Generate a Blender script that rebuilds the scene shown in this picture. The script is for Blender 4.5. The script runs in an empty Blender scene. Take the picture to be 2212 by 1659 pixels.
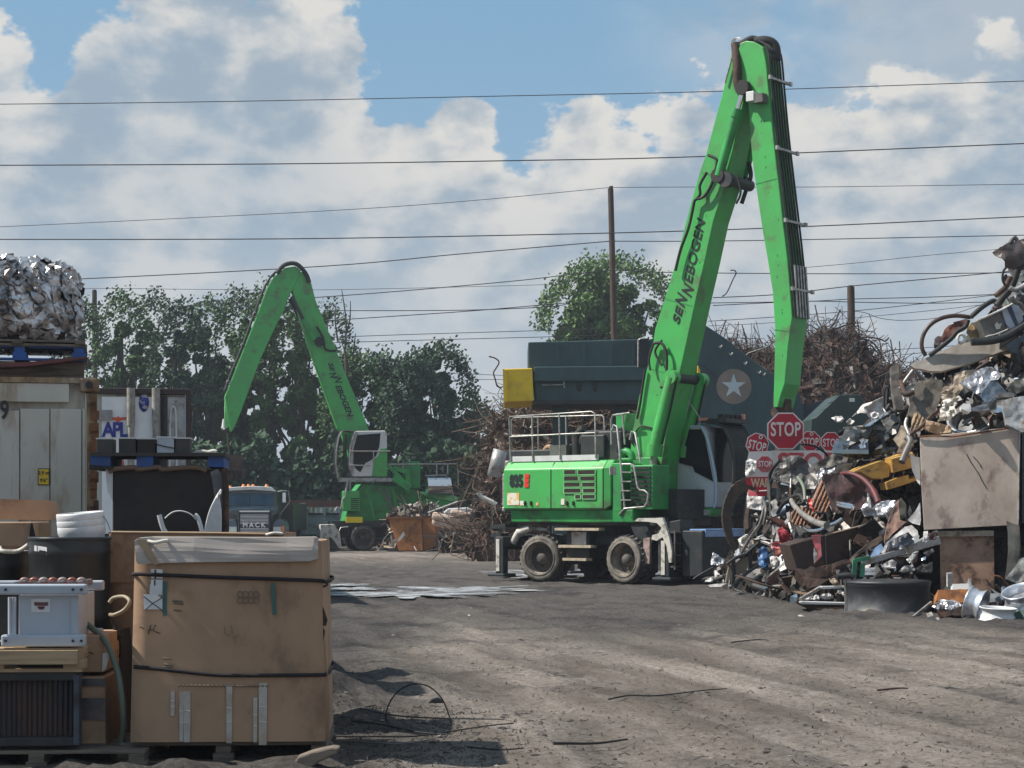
import bpy, bmesh, math, random
from mathutils import Vector, Matrix, noise
from mathutils.geometry import delaunay_2d_cdt
D = bpy.data; S = bpy.context.scene; COL = S.collection
R = math.radians
# ------------------------------------------------------------------ camera
FP, CX, HY, EYE = 4092.0, 1106.0, 1112.0, 1.6      # focal length and principal row in units of 1/2212 picture width
cd = D.cameras.new("camera"); cam = D.objects.new("camera", cd); COL.objects.link(cam)
cam.location = (0, 0, EYE); cam.rotation_euler = (R(90), 0, 0)
cd.sensor_width = 36; cd.lens = 36 * FP / 2212; cd.shift_y = (HY - 829.5) / 2212
cd.clip_start = 0.5; cd.clip_end = 6000
S.camera = cam
# ------------------------------------------------------------------ light and sky
SUN_EL, SUN_DIR = R(50), Vector((-0.995, -0.03, 0)).normalized()
sd = D.lights.new("sun", 'SUN'); sun = D.objects.new("sun", sd); COL.objects.link(sun)
sd.energy = 5.0; sd.angle = R(0.8); sd.color = (1.0, 0.93, 0.83)
sv = Vector((SUN_DIR.x * math.cos(SUN_EL), SUN_DIR.y * math.cos(SUN_EL), math.sin(SUN_EL)))
sun.rotation_euler = sv.to_track_quat('Z', 'Y').to_euler(); sun.location = (-30, 0, 40)
S.view_settings.view_transform = 'Standard'; S.view_settings.look = 'None'
S.view_settings.exposure = 0.44; S.view_settings.gamma = 1.0
w = D.worlds.new("World"); S.world = w; w.use_nodes = True
nt = w.node_tree; N = nt.nodes; L = nt.links; N.clear()
def nn(t, **k):
    n = N.new(t)
    for a, v in k.items(): setattr(n, a, v)
    return n
def m2(op, a, b=None, c=None, clamp=False):
    n = nn('ShaderNodeMath', operation=op, use_clamp=clamp)
    for i, v in enumerate((a, b, c)):
        if v is None: continue
        if isinstance(v, (int, float)): n.inputs[i].default_value = v
        else: L.new(v, n.inputs[i])
    return n.outputs[0]
def sstep(v, lo, hi):
    n = nn('ShaderNodeMapRange', interpolation_type='SMOOTHSTEP')
    L.new(v, n.inputs[0]); n.inputs[1].default_value = lo; n.inputs[2].default_value = hi
    return n.outputs[0]
def cmix(f, a, b):
    n = nn('ShaderNodeMix', data_type='RGBA')
    if isinstance(f, (int, float)): n.inputs[0].default_value = f
    else: L.new(f, n.inputs[0])
    for i, v in ((6, a), (7, b)):
        if isinstance(v, tuple): n.inputs[i].default_value = (*v, 1)
        else: L.new(v, n.inputs[i])
    return n.outputs[2]
sky = nn('ShaderNodeTexSky', sky_type='NISHITA', sun_disc=False)
sky.sun_elevation = SUN_EL; sky.sun_rotation = math.atan2(SUN_DIR.x, SUN_DIR.y)
sky.air_density = 1.0; sky.dust_density = 0.6; sky.ozone_density = 2.0
tc = nn('ShaderNodeTexCoord'); sep = nn('ShaderNodeSeparateXYZ'); L.new(tc.outputs['Generated'], sep.inputs[0])
az = m2('ARCTAN2', sep.outputs[0], sep.outputs[1]); el = m2('ARCSINE', sep.outputs[2])
mp = nn('ShaderNodeVectorMath', operation='MULTIPLY'); L.new(tc.outputs['Generated'], mp.inputs[0]); mp.inputs[1].default_value = (1, 1, 1.55)
def fbm(vec, scale, detail, rough, off=(0, 0, 0), dist=0.0):
    a = nn('ShaderNodeVectorMath', operation='ADD'); L.new(vec, a.inputs[0]); a.inputs[1].default_value = off
    n = nn('ShaderNodeTexNoise'); L.new(a.outputs[0], n.inputs['Vector'])
    n.inputs['Scale'].default_value = scale; n.inputs['Detail'].default_value = detail
    n.inputs['Roughness'].default_value = rough; n.inputs['Distortion'].default_value = dist
    return n.outputs[0]
V = mp.outputs[0]
n_big = fbm(V, 7, 9, .52, (3.1, .7, 1.3), .1)
n_mid = fbm(V, 26, 8, .55, (1.1, 2.7, 5.3))
# puffy relief: the same billows sampled a little towards the sun
rel_a = fbm(V, 11, 9, .52, (7, 3, 1), .12); rel_b = fbm(V, 11, 9, .52, (7 - .014, 3, 1 + .016), .12)
relief = m2('SUBTRACT', rel_a, rel_b)
def curve(v, pts):
    n = nn('ShaderNodeFloatCurve'); L.new(v, n.inputs[1]); c = n.mapping.curves[0]
    for i, (x, y) in enumerate(pts):
        if i < 2: c.points[i].location = (x, y)
        else: c.points.new(x, y)
    c.points.foreach_get  # keep
    for p in c.points: p.handle_type = 'AUTO'
    n.mapping.update(); return n.outputs[0]
def azu(px): return (math.atan((px - CX) / FP) + .5)
def elu(py): return math.atan((HY - py) / FP) * 2
u = m2('ADD', az, .5, clamp=True)
tops = [(-900, -140), (-200, 60), (0, 95), (55, 140), (120, 155), (180, 60), (240, 20), (300, -10), (420, -40), (640, -20), (720, 70), (790, 165), (850, 222), (915, 262),
        (975, 232), (1040, 245), (1085, 320), (1200, 305), (1320, 300), (1420, 275), (1500, 240), (1620, 215), (1700, 205), (1790, 240), (1900, 215), (2050, 190), (2212, 160), (2600, 60), (3100, 300)]
T = curve(u, [(azu(a), elu(b)) for a, b in tops]); T = m2('MULTIPLY', T, .5)
d1 = m2('SUBTRACT', T, el)
edge = m2('ADD', d1, m2('MULTIPLY', m2('SUBTRACT', n_mid, .5), .12))
edge = m2('ADD', edge, m2('MULTIPLY', m2('SUBTRACT', n_big, .5), .06))
cum = sstep(edge, -.002, .009)
# broken cloud low down lets pale sky through; thin high cloud above right
low = sstep(el, .20, .03)
hole = sstep(m2('ADD', n_big, m2('MULTIPLY', low, .05)), .36, .54)
cum = m2('MULTIPLY', cum, m2('ADD', m2('MULTIPLY', hole, .12), .88))
hi_m = sstep(az, .03, .17)
hi_e = sstep(m2('ADD', m2('ADD', el, m2('MULTIPLY', az, .35)), m2('MULTIPLY', n_big, .10)), .285, .345)
wisp = m2('MULTIPLY', m2('MULTIPLY', hi_m, hi_e), sstep(n_mid, .33, .55))
gray = m2('MULTIPLY', sstep(az, .10, .24), sstep(el, .175, .225))
wisp = m2('MAXIMUM', m2('MULTIPLY', wisp, .75), m2('MULTIPLY', gray, .8))
cover = m2('MAXIMUM', cum, wisp)
# cloud colour
lit = sstep(m2('ADD', m2('MULTIPLY', relief, 1.1), m2('ADD', m2('MULTIPLY', m2('SUBTRACT', n_big, .5), .26), m2('MULTIPLY', m2('SUBTRACT', n_mid, .5), .16))), -.11, .11)
nearedge = sstep(d1, .10, .0)
lit = m2('MULTIPLY', lit, m2('ADD', m2('MULTIPLY', nearedge, .35), .68), clamp=True)
ccol = cmix(lit, (.305, .385, .470), (.66, .65, .625))
warm = m2('MULTIPLY', sstep(el, .20, .03), .62)
ccol = cmix(warm, ccol, (.47, .53, .585))
ccol = cmix(m2('MULTIPLY', m2('SUBTRACT', 1, cum), wisp), ccol, (.36, .42, .49))
blue = cmix(sstep(el, .27, .02), (.225, .405, .585), (.37, .475, .58))
# the clear part carries the physical sky for lighting, tinted to the camera's white balance
skyc = nn('ShaderNodeVectorMath', operation='SCALE'); L.new(sky.outputs[0], skyc.inputs[0]); skyc.inputs['Scale'].default_value = .085
clear = cmix(.82, skyc.outputs[0], blue)
final = cmix(cover, clear, ccol)
below = sstep(el, .0, -.03)
final = cmix(below, final, (.12, .12, .13))
bg = nn('ShaderNodeBackground'); L.new(final, bg.inputs[0]); bg.inputs[1].default_value = 0.81
wo = nn('ShaderNodeOutputWorld'); L.new(bg.outputs[0], wo.inputs[0])
S.render.engine = 'CYCLES'
try: S.cycles.max_bounces = 6; S.cycles.transparent_max_bounces = 6
except Exception: pass
# ------------------------------------------------------------------ placing helpers
def P(px, py, Y): return Vector(((px - CX) / FP * Y, Y, EYE - (py - HY) / FP * Y))
def GY(py): return EYE * FP / (py - HY)
def G(px, py, z=0.0):
    Y = (EYE - z) * FP / (py - HY); return Vector(((px - CX) / FP * Y, Y, z))
class Frame:
    """a thing's own axes: x forward, y left, z up"""
    def __init__(s, o, deg):
        s.o = Vector(o); s.a = R(deg); s.m = Matrix.Translation(s.o) @ Matrix.Rotation(s.a, 4, 'Z'); s.i = s.m.inverted()
        s.c = s.i @ Vector((0, 0, EYE))
    def ray(s, px, py):
        return s.i.to_3x3() @ Vector(((px - CX) / FP, 1, (HY - py) / FP))
    def side(s, px, py, y):
        d = s.ray(px, py); t = (y - s.c.y) / d.y; return s.c + d * t
    def front(s, px, py, x):
        d = s.ray(px, py); t = (x - s.c.x) / d.x; return s.c + d * t
    def sides(s, pts, y): return [(q.x, q.z) for q in (s.side(a, b, y) for a, b in pts)]
# ------------------------------------------------------------------ materials
MATS = {}
def mat(name, c1, c2=None, rough=.6, metal=0.0, scale=3.0, lo=.42, hi=.62, bump=0.0, bscale=30.0, detail=6, stretch=(1, 1, 1), c3=None, s3=1.2, coat=0.0, spec=None, emit=None, r2=None, bd=.02, two=False):
    m = D.materials.new(name); m.use_nodes = True; t = m.node_tree; nd = t.nodes; lk = t.links
    b = nd['Principled BSDF']; b.inputs['Roughness'].default_value = rough; b.inputs['Metallic'].default_value = metal
    if coat: b.inputs['Coat Weight'].default_value = coat; b.inputs['Coat Roughness'].default_value = .12
    if spec is not None: b.inputs['Specular IOR Level'].default_value = spec
    if emit: b.inputs['Emission Color'].default_value = (*emit[:3], 1); b.inputs['Emission Strength'].default_value = emit[3]
    b.inputs['Base Color'].default_value = (*c1, 1)
    if c2 is not None or bump:
        tcn = nd.new('ShaderNodeTexCoord'); mpn = nd.new('ShaderNodeMapping'); lk.new(tcn.outputs['Object'], mpn.inputs[0]); mpn.inputs['Scale'].default_value = stretch
        mpn.inputs['Location'].default_value = (random.random() * 9, random.random() * 9, random.random() * 9)
    def noi(sc, det, ro=.6):
        n = nd.new('ShaderNodeTexNoise'); lk.new(mpn.outputs[0], n.inputs['Vector']); n.inputs['Scale'].default_value = sc; n.inputs['Detail'].default_value = det; n.inputs['Roughness'].default_value = ro; return n
    if c2 is not None:
        n = noi(scale, detail); r = nd.new('ShaderNodeMapRange'); lk.new(n.outputs[0], r.inputs[0]); r.inputs[1].default_value = lo; r.inputs[2].default_value = hi
        x = nd.new('ShaderNodeMix'); x.data_type = 'RGBA'; lk.new(r.outputs[0], x.inputs[0]); x.inputs[6].default_value = (*c1, 1); x.inputs[7].default_value = (*c2, 1)
        out = x.outputs[2]
        if c3 is not None:
            n3 = noi(s3, 5, .65); r3 = nd.new('ShaderNodeMapRange'); lk.new(n3.outputs[0], r3.inputs[0]); r3.inputs[1].default_value = .54; r3.inputs[2].default_value = .66
            x3 = nd.new('ShaderNodeMix'); x3.data_type = 'RGBA'; lk.new(r3.outputs[0], x3.inputs[0]); lk.new(out, x3.inputs[6]); x3.inputs[7].default_value = (*c3, 1); out = x3.outputs[2]
        lk.new(out, b.inputs['Base Color'])
        if r2 is not None:
            rr = nd.new('ShaderNodeMapRange'); lk.new(n.outputs[0], rr.inputs[0]); rr.inputs[1].default_value = lo; rr.inputs[2].default_value = hi; rr.inputs[3].default_value = rough; rr.inputs[4].default_value = r2; lk.new(rr.outputs[0], b.inputs['Roughness'])
    if bump:
        n = noi(bscale, 5); bp = nd.new('ShaderNodeBump'); bp.inputs['Strength'].default_value = bump; bp.inputs['Distance'].default_value = bd
        lk.new(n.outputs[0], bp.inputs['Height']); lk.new(bp.outputs[0], b.inputs['Normal'])
    MATS[name] = m; return m
random.seed(5)
GRN = mat('green_paint', (.052, .405, .085), (.060, .33, .080), .45, scale=1.4, c3=(.085, .20, .07), s3=1.6, bump=.05, bscale=9, coat=.15)
GRN2 = mat('shaded_green_paint', (.030, .33, .075), (.03, .22, .06), .5, scale=1.1, c3=(.05, .13, .05), s3=2)  # darker copy of the green, shade painted into turned-away and lower bodywork
GRNL = mat('pale_green_paint', (.25, .62, .25), (.14, .45, .15), .5, scale=2)
DKG = mat('dark_steel', (.016, .020, .024), (.04, .038, .035), .55, scale=4, bump=.1, bscale=20)
UND = mat('muddy_chassis_paint', (.013, .019, .022), (.06, .055, .045), .6, scale=2.5, lo=.52, hi=.78, bump=.15, bscale=14)
BLK = mat('black_rubber', (.012, .012, .013), (.05, .045, .04), .7, scale=5, lo=.5, hi=.8)
TYR = mat('dusty_tyre_rubber', (.022, .021, .020), (.10, .09, .08), .85, scale=3, lo=.35, hi=.65, bump=.2, bscale=30)
RIM = mat('mud_caked_rim_paint', (.34, .29, .235), (.15, .13, .11), .75, scale=5, bump=.2, bscale=25)
SIDEW = mat('dusty_sidewall', (.21, .185, .155), (.09, .08, .07), .85, scale=5, bump=.15, bscale=25)
RIMD = mat('dark_rim_paint', (.05, .045, .042), (.12, .10, .085), .7, scale=4)
WHT = mat('white_paint', (.62, .63, .63), (.42, .40, .37), .45, scale=2.5, lo=.5, hi=.8)
GWH = mat('worn_white_paint', (.55, .53, .48), (.2, .18, .15), .6, scale=6, lo=.5, hi=.65)
GLS = mat('dark_cab_glass', (.006, .009, .012), rough=.12, spec=.25)
GLB = mat('windscreen_glass', (.025, .085, .16), (.05, .13, .2), .3, scale=1.5, spec=.3)
STL = mat('bare_rail_steel', (.42, .42, .41), (.25, .22, .19), .4, .5, scale=7)
CHR = mat('chrome', (.75, .76, .78), rough=.18, metal=1)
RED = mat('red_sign_face', (.50, .012, .035), (.42, .015, .035), .45, scale=5, bump=.04, bscale=14)
REDF = mat('faded_red_ink', (.52, .07, .09), (.60, .22, .20), .6, scale=6, lo=.5, hi=.8)
SIGNW = mat('white_sign_face', (.74, .73, .71), (.5, .48, .44), .5, scale=8, lo=.55, hi=.8)
YEL = mat('yellow_paint', (.72, .48, .012), (.66, .43, .015), .5, scale=2, c3=(.58, .38, .03), s3=4)
CARD = mat('cardboard', (.36, .235, .15), (.30, .19, .12), .88, scale=2.2, stretch=(1.2, 1.2, .9), bump=.12, bscale=60, c3=(.21, .135, .09), s3=2.2, bd=.004)
CARDL = mat('pale_cardboard', (.36, .26, .17), (.28, .19, .12), .9, scale=3, bump=.1, bscale=40, bd=.004)
FLAP = mat('grey_weathered_cardboard', (.44, .40, .37), (.36, .325, .30), .9, scale=1.6, lo=.4, hi=.6, bump=.15, bscale=50, bd=.004)
STRAP = mat('dark_banding', (.012, .009, .012), rough=.8)
WOOD = mat('weathered_wood', (.17, .14, .11), (.09, .075, .06), .85, scale=4, stretch=(1, 1, 9), bump=.3, bscale=12, bd=.01)
WOODL = mat('new_pallet_wood', (.42, .30, .18), (.30, .21, .13), .8, scale=3, stretch=(1, 1, 12), bump=.15, bscale=12, bd=.006)
BLUP = mat('blue_pallet_paint', (.018, .09, .33), (.03, .07, .2), .7, scale=5, c3=(.08, .07, .07), s3=6)
BLKP = mat('black_drum_paint', (.008, .011, .012), (.02, .024, .025), .42, scale=4, bump=.08, bscale=6)
BWHT = mat('bright_white_enamel', (.84, .85, .86), (.70, .70, .69), .4, scale=2, lo=.5, hi=.8)
PWHT = mat('white_plastic', (.62, .64, .66), (.5, .5, .5), .45, scale=6)
EGRY = mat('light_grey_enamel', (.40, .44, .50), (.33, .37, .43), .42, scale=2, bump=.03, bscale=20)
ALU = mat('crushed_aluminium', (.66, .66, .68), (.16, .15, .15), .38, .8, scale=5, lo=.40, hi=.62, bump=.4, bscale=14, c3=(.2, .16, .14), s3=6)  # dark second tone paints the shade of crevices between crumples
ALUC = mat('cast_aluminium', (.70, .73, .80), (.45, .47, .50), .3, .7, scale=6, bump=.1, bscale=30)
RUST = mat('rust', (.19, .075, .03), (.075, .035, .02), .85, scale=5, bump=.3, bscale=20, c3=(.03, .022, .02), s3=3)
DRUST = mat('dark_rust', (.065, .036, .026), (.03, .02, .017), .8, scale=4, bump=.25, bscale=18, c3=(.12, .06, .035), s3=5)
CONT = mat('container_white', (.56, .55, .49), (.46, .44, .38), .6, scale=1.2, stretch=(1, 1, .25), c3=(.30, .22, .14), s3=2.5, bump=.06, bscale=8)
CRUST = mat('rusty_container_steel', (.34, .24, .14), (.13, .065, .03), .8, scale=6, lo=.4, hi=.6, stretch=(1, 1, .4), bump=.3, bscale=22, c3=(.42, .36, .27), s3=3)
MAR = mat('maroon_steel', (.045, .014, .015), (.022, .011, .011), .65, scale=3)
GRAYM = mat('grey_sheet_metal', (.15, .145, .14), (.09, .085, .08), .5, .3, scale=4, bump=.15, bscale=9)
GRAYL = mat('pale_grey_sheet_metal', (.40, .41, .42), (.25, .24, .23), .45, .3, scale=4, bump=.1, bscale=9, c3=(.2, .13, .08), s3=5)
TAN = mat('tan_panel', (.40, .33, .25), (.27, .21, .15), .7, scale=4, bump=.1, bscale=12, c3=(.15, .10, .07), s3=5)
TANG = mat('grey_tan_slab', (.38, .35, .31), (.29, .26, .23), .75, scale=2, bump=.15, bscale=14)
BRNP = mat('brown_ribbed_panel', (.30, .15, .085), (.17, .085, .055), .7, scale=4, bump=.1, bscale=10)
SILV = mat('silver_foil', (.62, .63, .67), (.26, .25, .26), .38, .55, scale=7, bump=.4, bscale=9)
WFOAM = mat('white_sheet_scrap', (.64, .63, .62), (.34, .31, .30), .6, scale=5, bump=.2, bscale=12)
BLUG = mat('blue_grey_sheet', (.14, .20, .27), (.08, .10, .13), .5, .2, scale=4)
BSTR = mat('sky_reflection_blue', (.23, .40, .72), (.33, .50, .78), .35, scale=5)  # pale blue paints the sky's reflection on the blade top
PINK = mat('pink_fabric', (.62, .10, .13), (.5, .2, .2), .8, scale=5)
BLUF = mat('blue_plastic', (.02, .09, .24), (.03, .05, .1), .5, scale=5)
GRNP = mat('green_plastic_frame', (.03, .25, .12), (.04, .12, .08), .5, scale=5)
SLATE = mat('slate_green_armour_paint', (.036, .080, .088), (.026, .056, .064), .55, scale=1.3, stretch=(1, 1, .35), lo=.38, hi=.66, bump=.04, bscale=3, c3=(.026, .05, .062), s3=.9)
STARB = mat('brown_disc_paint', (.25, .195, .165), (.21, .165, .14), .6, scale=2)
STARW = mat('white_star_paint', (.48, .55, .58), (.42, .48, .52), .55, scale=2)
BOXS = mat('stained_steel_plate', (.56, .48, .41), (.40, .32, .27), .75, scale=1.6, lo=.38, hi=.62, stretch=(1, 1, .7), c3=(.24, .17, .15), s3=2.4, bump=.1, bscale=20)
BOXB = mat('rust_stained_cabinet_steel', (.40, .25, .18), (.26, .15, .10), .75, scale=4, lo=.38, hi=.62, c3=(.085, .05, .04), s3=4, bump=.15, bscale=20)
ORNG = mat('rusty_orange_steel', (.40, .165, .045), (.27, .10, .035), .75, scale=2.5, c3=(.15, .06, .03), s3=3, bump=.1, bscale=10)
POLE = mat('creosoted_pole_timber', (.045, .030, .024), (.085, .055, .04), .9, scale=3, stretch=(6, 6, .6), bump=.3, bscale=20)
WIRE = mat('dull_cable', (.03, .03, .035), rough=.6)
INK = mat('black_ink', (.012, .014, .018), rough=.5)
INKF = mat('faded_print', (.16, .125, .09), rough=.8)
TEAL = mat('teal_print', (.035, .115, .11), (.06, .12, .11), .8, scale=8)
BLUI = mat('blue_ink', (.015, .03, .28), rough=.5)
ORI = mat('orange_red_ink', (.62, .10, .04), rough=.5)
AMB = mat('amber_lens', (.85, .32, .12), rough=.25)
TAPE = mat('clear_packing_tape', (.42, .40, .37), (.34, .29, .24), .22, scale=7, spec=.8)
HOSE = mat('grey_green_hose', (.10, .12, .095), rough=.5)
FIN = mat('shade_darkened_radiator_steel', (.014, .015, .020), (.045, .022, .018), .6, scale=4, stretch=(1, 1, .3), lo=.45, hi=.6)  # dark rusty steel, made darker still to paint in the corner's shade
DARKC = mat('soot_black_board', (.022, .018, .017), (.035, .027, .024), .85, scale=3)
COPP = mat('copper_coil', (.20, .07, .05), (.12, .09, .08), .4, .5, scale=8)
LEAFC = [(.038, .075, .030), (.055, .105, .038), (.030, .062, .034), (.080, .14, .048)]
BARK = mat('bark', (.055, .045, .038), (.09, .075, .06), .95, scale=6, bump=.3, bscale=15)
# ------------------------------------------------------------------ mesh building
class MB:
    def __init__(s): s.v = []; s.f = []; s.sm = []
    def add(s, vs, fs, smooth=False):
        o = len(s.v); s.v += [Vector(v) for v in vs]; s.f += [tuple(i + o for i in f) for f in fs]; s.sm += [smooth] * len(fs); return s
    def box(s, c, d, rz=0, m=None):
        hx, hy, hz = d[0] / 2, d[1] / 2, d[2] / 2
        M = Matrix.Translation(Vector(c)) @ (m.to_4x4() if m else Matrix.Rotation(R(rz), 4, 'Z'))
        vs = [M @ Vector((x * hx, y * hy, z * hz)) for x in (-1, 1) for y in (-1, 1) for z in (-1, 1)]
        return s.add(vs, [(0, 1, 3, 2), (4, 6, 7, 5), (0, 4, 5, 1), (2, 3, 7, 6), (0, 2, 6, 4), (1, 5, 7, 3)])
    def beam(s, a, b, wd, ht=None, up=(0, 0, 1)):
        a, b = Vector(a), Vector(b); ht = ht or wd; d = b - a; ln = d.length
        if ln < 1e-6: return s
        x = d / ln; u = Vector(up)
        if abs(x.dot(u)) > .98: u = Vector((0, 1, 0))
        y = u.cross(x).normalized(); z = x.cross(y)
        return s.box((a + b) / 2, (ln, wd, ht), m=Matrix((x, y, z)).transposed())
    def cyl(s, a, b, r1, r2=None, n=14, caps=True, smooth=True):
        a, b = Vector(a), Vector(b); r2 = r1 if r2 is None else r2; d = (b - a).normalized()
        u = d.orthogonal().normalized(); v = d.cross(u)
        vs = [p + (u * math.cos(t) + v * math.sin(t)) * r for p, r in ((a, r1), (b, r2)) for t in (2 * math.pi * i / n for i in range(n))]
        s.add(vs, [(i, (i + 1) % n, n + (i + 1) % n, n + i) for i in range(n)], smooth)
        if caps: s.add(vs, [tuple(range(n))[::-1], tuple(range(n, 2 * n))])
        return s
    def tube(s, pts, r, n=7, smooth=True, res=0, caps=True):
        pts = [Vector(p) for p in pts]
        if res: pts = smooth_path(pts, res)
        rr = r if isinstance(r, (list, tuple)) else [r] * len(pts)
        if len(rr) != len(pts): rr = [rr[0] + (rr[-1] - rr[0]) * i / (len(pts) - 1) for i in range(len(pts))]
        vs = []; u = None
        for i, p in enumerate(pts):
            d = (pts[min(i + 1, len(pts) - 1)] - pts[max(i - 1, 0)])
            d = d.normalized() if d.length > 1e-9 else Vector((0, 0, 1))
            u = d.orthogonal().normalized() if u is None else (u - d * u.dot(d)).normalized()
            v = d.cross(u)
            vs += [p + (u * math.cos(2 * math.pi * k / n) + v * math.sin(2 * math.pi * k / n)) * rr[i] for k in range(n)]
        fs = [(i * n + k, i * n + (k + 1) % n, (i + 1) * n + (k + 1) % n, (i + 1) * n + k) for i in range(len(pts) - 1) for k in range(n)]
        s.add(vs, fs, smooth)
        if caps: s.add([vs[k] for k in range(n)] + [vs[len(vs) - n + k] for k in range(n)], [tuple(range(n))[::-1], tuple(range(n, 2 * n))])
        return s
    def prism(s, poly, y0, y1, axis='y', top=None):
        """closed outline (two coordinates) pushed along the axis; top = outline at the far end"""
        n = len(poly); top = top or poly
        def mk(p, q): return {'y': (p[0], q, p[1]), 'x': (q, p[0], p[1]), 'z': (p[0], p[1], q)}[axis]
        vs = [mk(p, y0) for p in poly] + [mk(p, y1) for p in top]
        return s.add(vs, [tuple(range(n)), tuple(range(2 * n - 1, n - 1, -1))] + [(i, i + n, (i + 1) % n + n, (i + 1) % n) for i in range(n)])
    def lathe(s, prof, n=28, m=None, smooth=True):
        """prof: (radius, height) pairs turned round z"""
        m = m or Matrix.Identity(4); vs = []
        for r, h in prof: vs += [m @ Vector((r * math.cos(2 * math.pi * k / n), r * math.sin(2 * math.pi * k / n), h)) for k in range(n)]
        return s.add(vs, [(i * n + k, i * n + (k + 1) % n, (i + 1) * n + (k + 1) % n, (i + 1) * n + k) for i in range(len(prof) - 1) for k in range(n)], smooth)
    def disc(s, c, nrm, r, n=20):
        nrm = Vector(nrm).normalized(); u = nrm.orthogonal().normalized(); v = nrm.cross(u)
        return s.add([Vector(c) + (u * math.cos(2 * math.pi * i / n) + v * math.sin(2 * math.pi * i / n)) * r for i in range(n)], [tuple(range(n))])
    def mesh(s, name, M=None):
        me = D.meshes.new(name); me.from_pydata([tuple(v) for v in s.v], [], s.f)
        me.polygons.foreach_set('use_smooth', s.sm); me.update(); return me
    def pieces(s):
        key = {}; par = list(range(len(s.v)))
        def fd(i):
            while par[i] != i: par[i] = par[par[i]]; i = par[i]
            return i
        for i, v in enumerate(s.v):
            k = (round(v.x, 4), round(v.y, 4), round(v.z, 4))
            if k in key: par[fd(i)] = fd(key[k])
            else: key[k] = i
        for f in s.f:
            for i in f[1:]: par[fd(i)] = fd(f[0])
        out = {}
        for fi, f in enumerate(s.f): out.setdefault(fd(f[0]), []).append(fi)
        res = []
        for fl in out.values():
            q = MB(); mp_ = {}
            for fi in fl:
                t = []
                for i in s.f[fi]:
                    if i not in mp_: mp_[i] = len(q.v); q.v.append(s.v[i])
                    t.append(mp_[i])
                q.f.append(tuple(t)); q.sm.append(s.sm[fi])
            res.append(q)
        return res
    def build(s, name, material, parent=None, loc=None, bevel=0.0, fix=True, label=None, each=False):
        if each: return [q.build(name, material, parent, loc, bevel, fix, label) for q in s.pieces()][0]
        me = s.mesh(name)
        if fix:
            bm = bmesh.new(); bm.from_mesh(me); bmesh.ops.recalc_face_normals(bm, faces=bm.faces); bm.to_mesh(me); bm.free()
        me.materials.append(material); o = D.objects.new(name, me); COL.objects.link(o)
        if parent: o.parent = parent
        if loc is not None: o.location = loc
        if bevel:
            b = o.modifiers.new('bevel', 'BEVEL'); b.width = bevel; b.segments = 2; b.limit_method = 'ANGLE'; b.angle_limit = R(40)
        if label: o['label'] = label
        return o
    def single(s, name, material, label, cat, group=None, kind=None, **k):
        """one thing that is one mesh; its origin goes to the middle of its foot"""
        if s.v:
            xs = [v.x for v in s.v]; ys = [v.y for v in s.v]; zs = [v.z for v in s.v]
            c = Vector(((min(xs) + max(xs)) / 2, (min(ys) + max(ys)) / 2, min(zs)))
            s.v = [v - c for v in s.v]
        else: c = Vector((0, 0, 0))
        o = s.build(name, material, loc=c, **k); tag(o, label, cat, group, kind); return o
def smooth_path(pts, res):
    out = []; n = len(pts)
    for i in range(n - 1):
        a, b, c, d = pts[max(i - 1, 0)], pts[i], pts[i + 1], pts[min(i + 2, n - 1)]
        for k in range(res):
            t = k / res; out.append(.5 * ((2 * b) + (c - a) * t + (2 * a - 5 * b + 4 * c - d) * t * t + (3 * b - a - 3 * c + d) * t ** 3))
    out.append(pts[-1]); return out
def tag(o, label=None, cat=None, group=None, kind=None):
    if label: o['label'] = label
    if cat: o['category'] = cat
    if group: o['group'] = group
    if kind: o['kind'] = kind
def thing(name, label, cat, loc=(0, 0, 0), rz=0, group=None):
    o = D.objects.new(name, None); COL.objects.link(o); o.location = loc; o.rotation_euler = (0, 0, R(rz)); o.empty_display_size = .3
    tag(o, label, cat, group); return o
def letters(txt, size, depth=.004, bold=0.0, shear=0.0, spacing=1.0, sx=1.0):
    """flat raised lettering: x right, y up, centred, as a mesh"""
    c = D.curves.new('lettering', 'FONT'); c.body = txt; c.size = size; c.extrude = depth / 2; c.offset = bold; c.shear = shear
    c.space_character = spacing; c.align_x = 'CENTER'; c.align_y = 'CENTER'; c.resolution_u = 4
    o = D.objects.new('lettering', c); COL.objects.link(o); dg = bpy.context.evaluated_depsgraph_get(); dg.update()
    me = D.meshes.new_from_object(o.evaluated_get(dg)); D.objects.remove(o); D.curves.remove(c)
    me.materials.clear()
    for v in me.vertices: v.co.x *= sx
    return me
def put_letters(name, me, material, parent, origin, xdir, ydir, label=None):
    x = Vector(xdir).normalized(); y = (Vector(ydir) - x * Vector(ydir).dot(x)).normalized(); z = x.cross(y)
    me.transform(Matrix.Translation(Vector(origin)) @ Matrix((x, y, z)).transposed().to_4x4()); me.materials.append(material)
    o = D.objects.new(name, me); COL.objects.link(o); o.parent = parent
    if label: o['label'] = label
    return o
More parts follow.
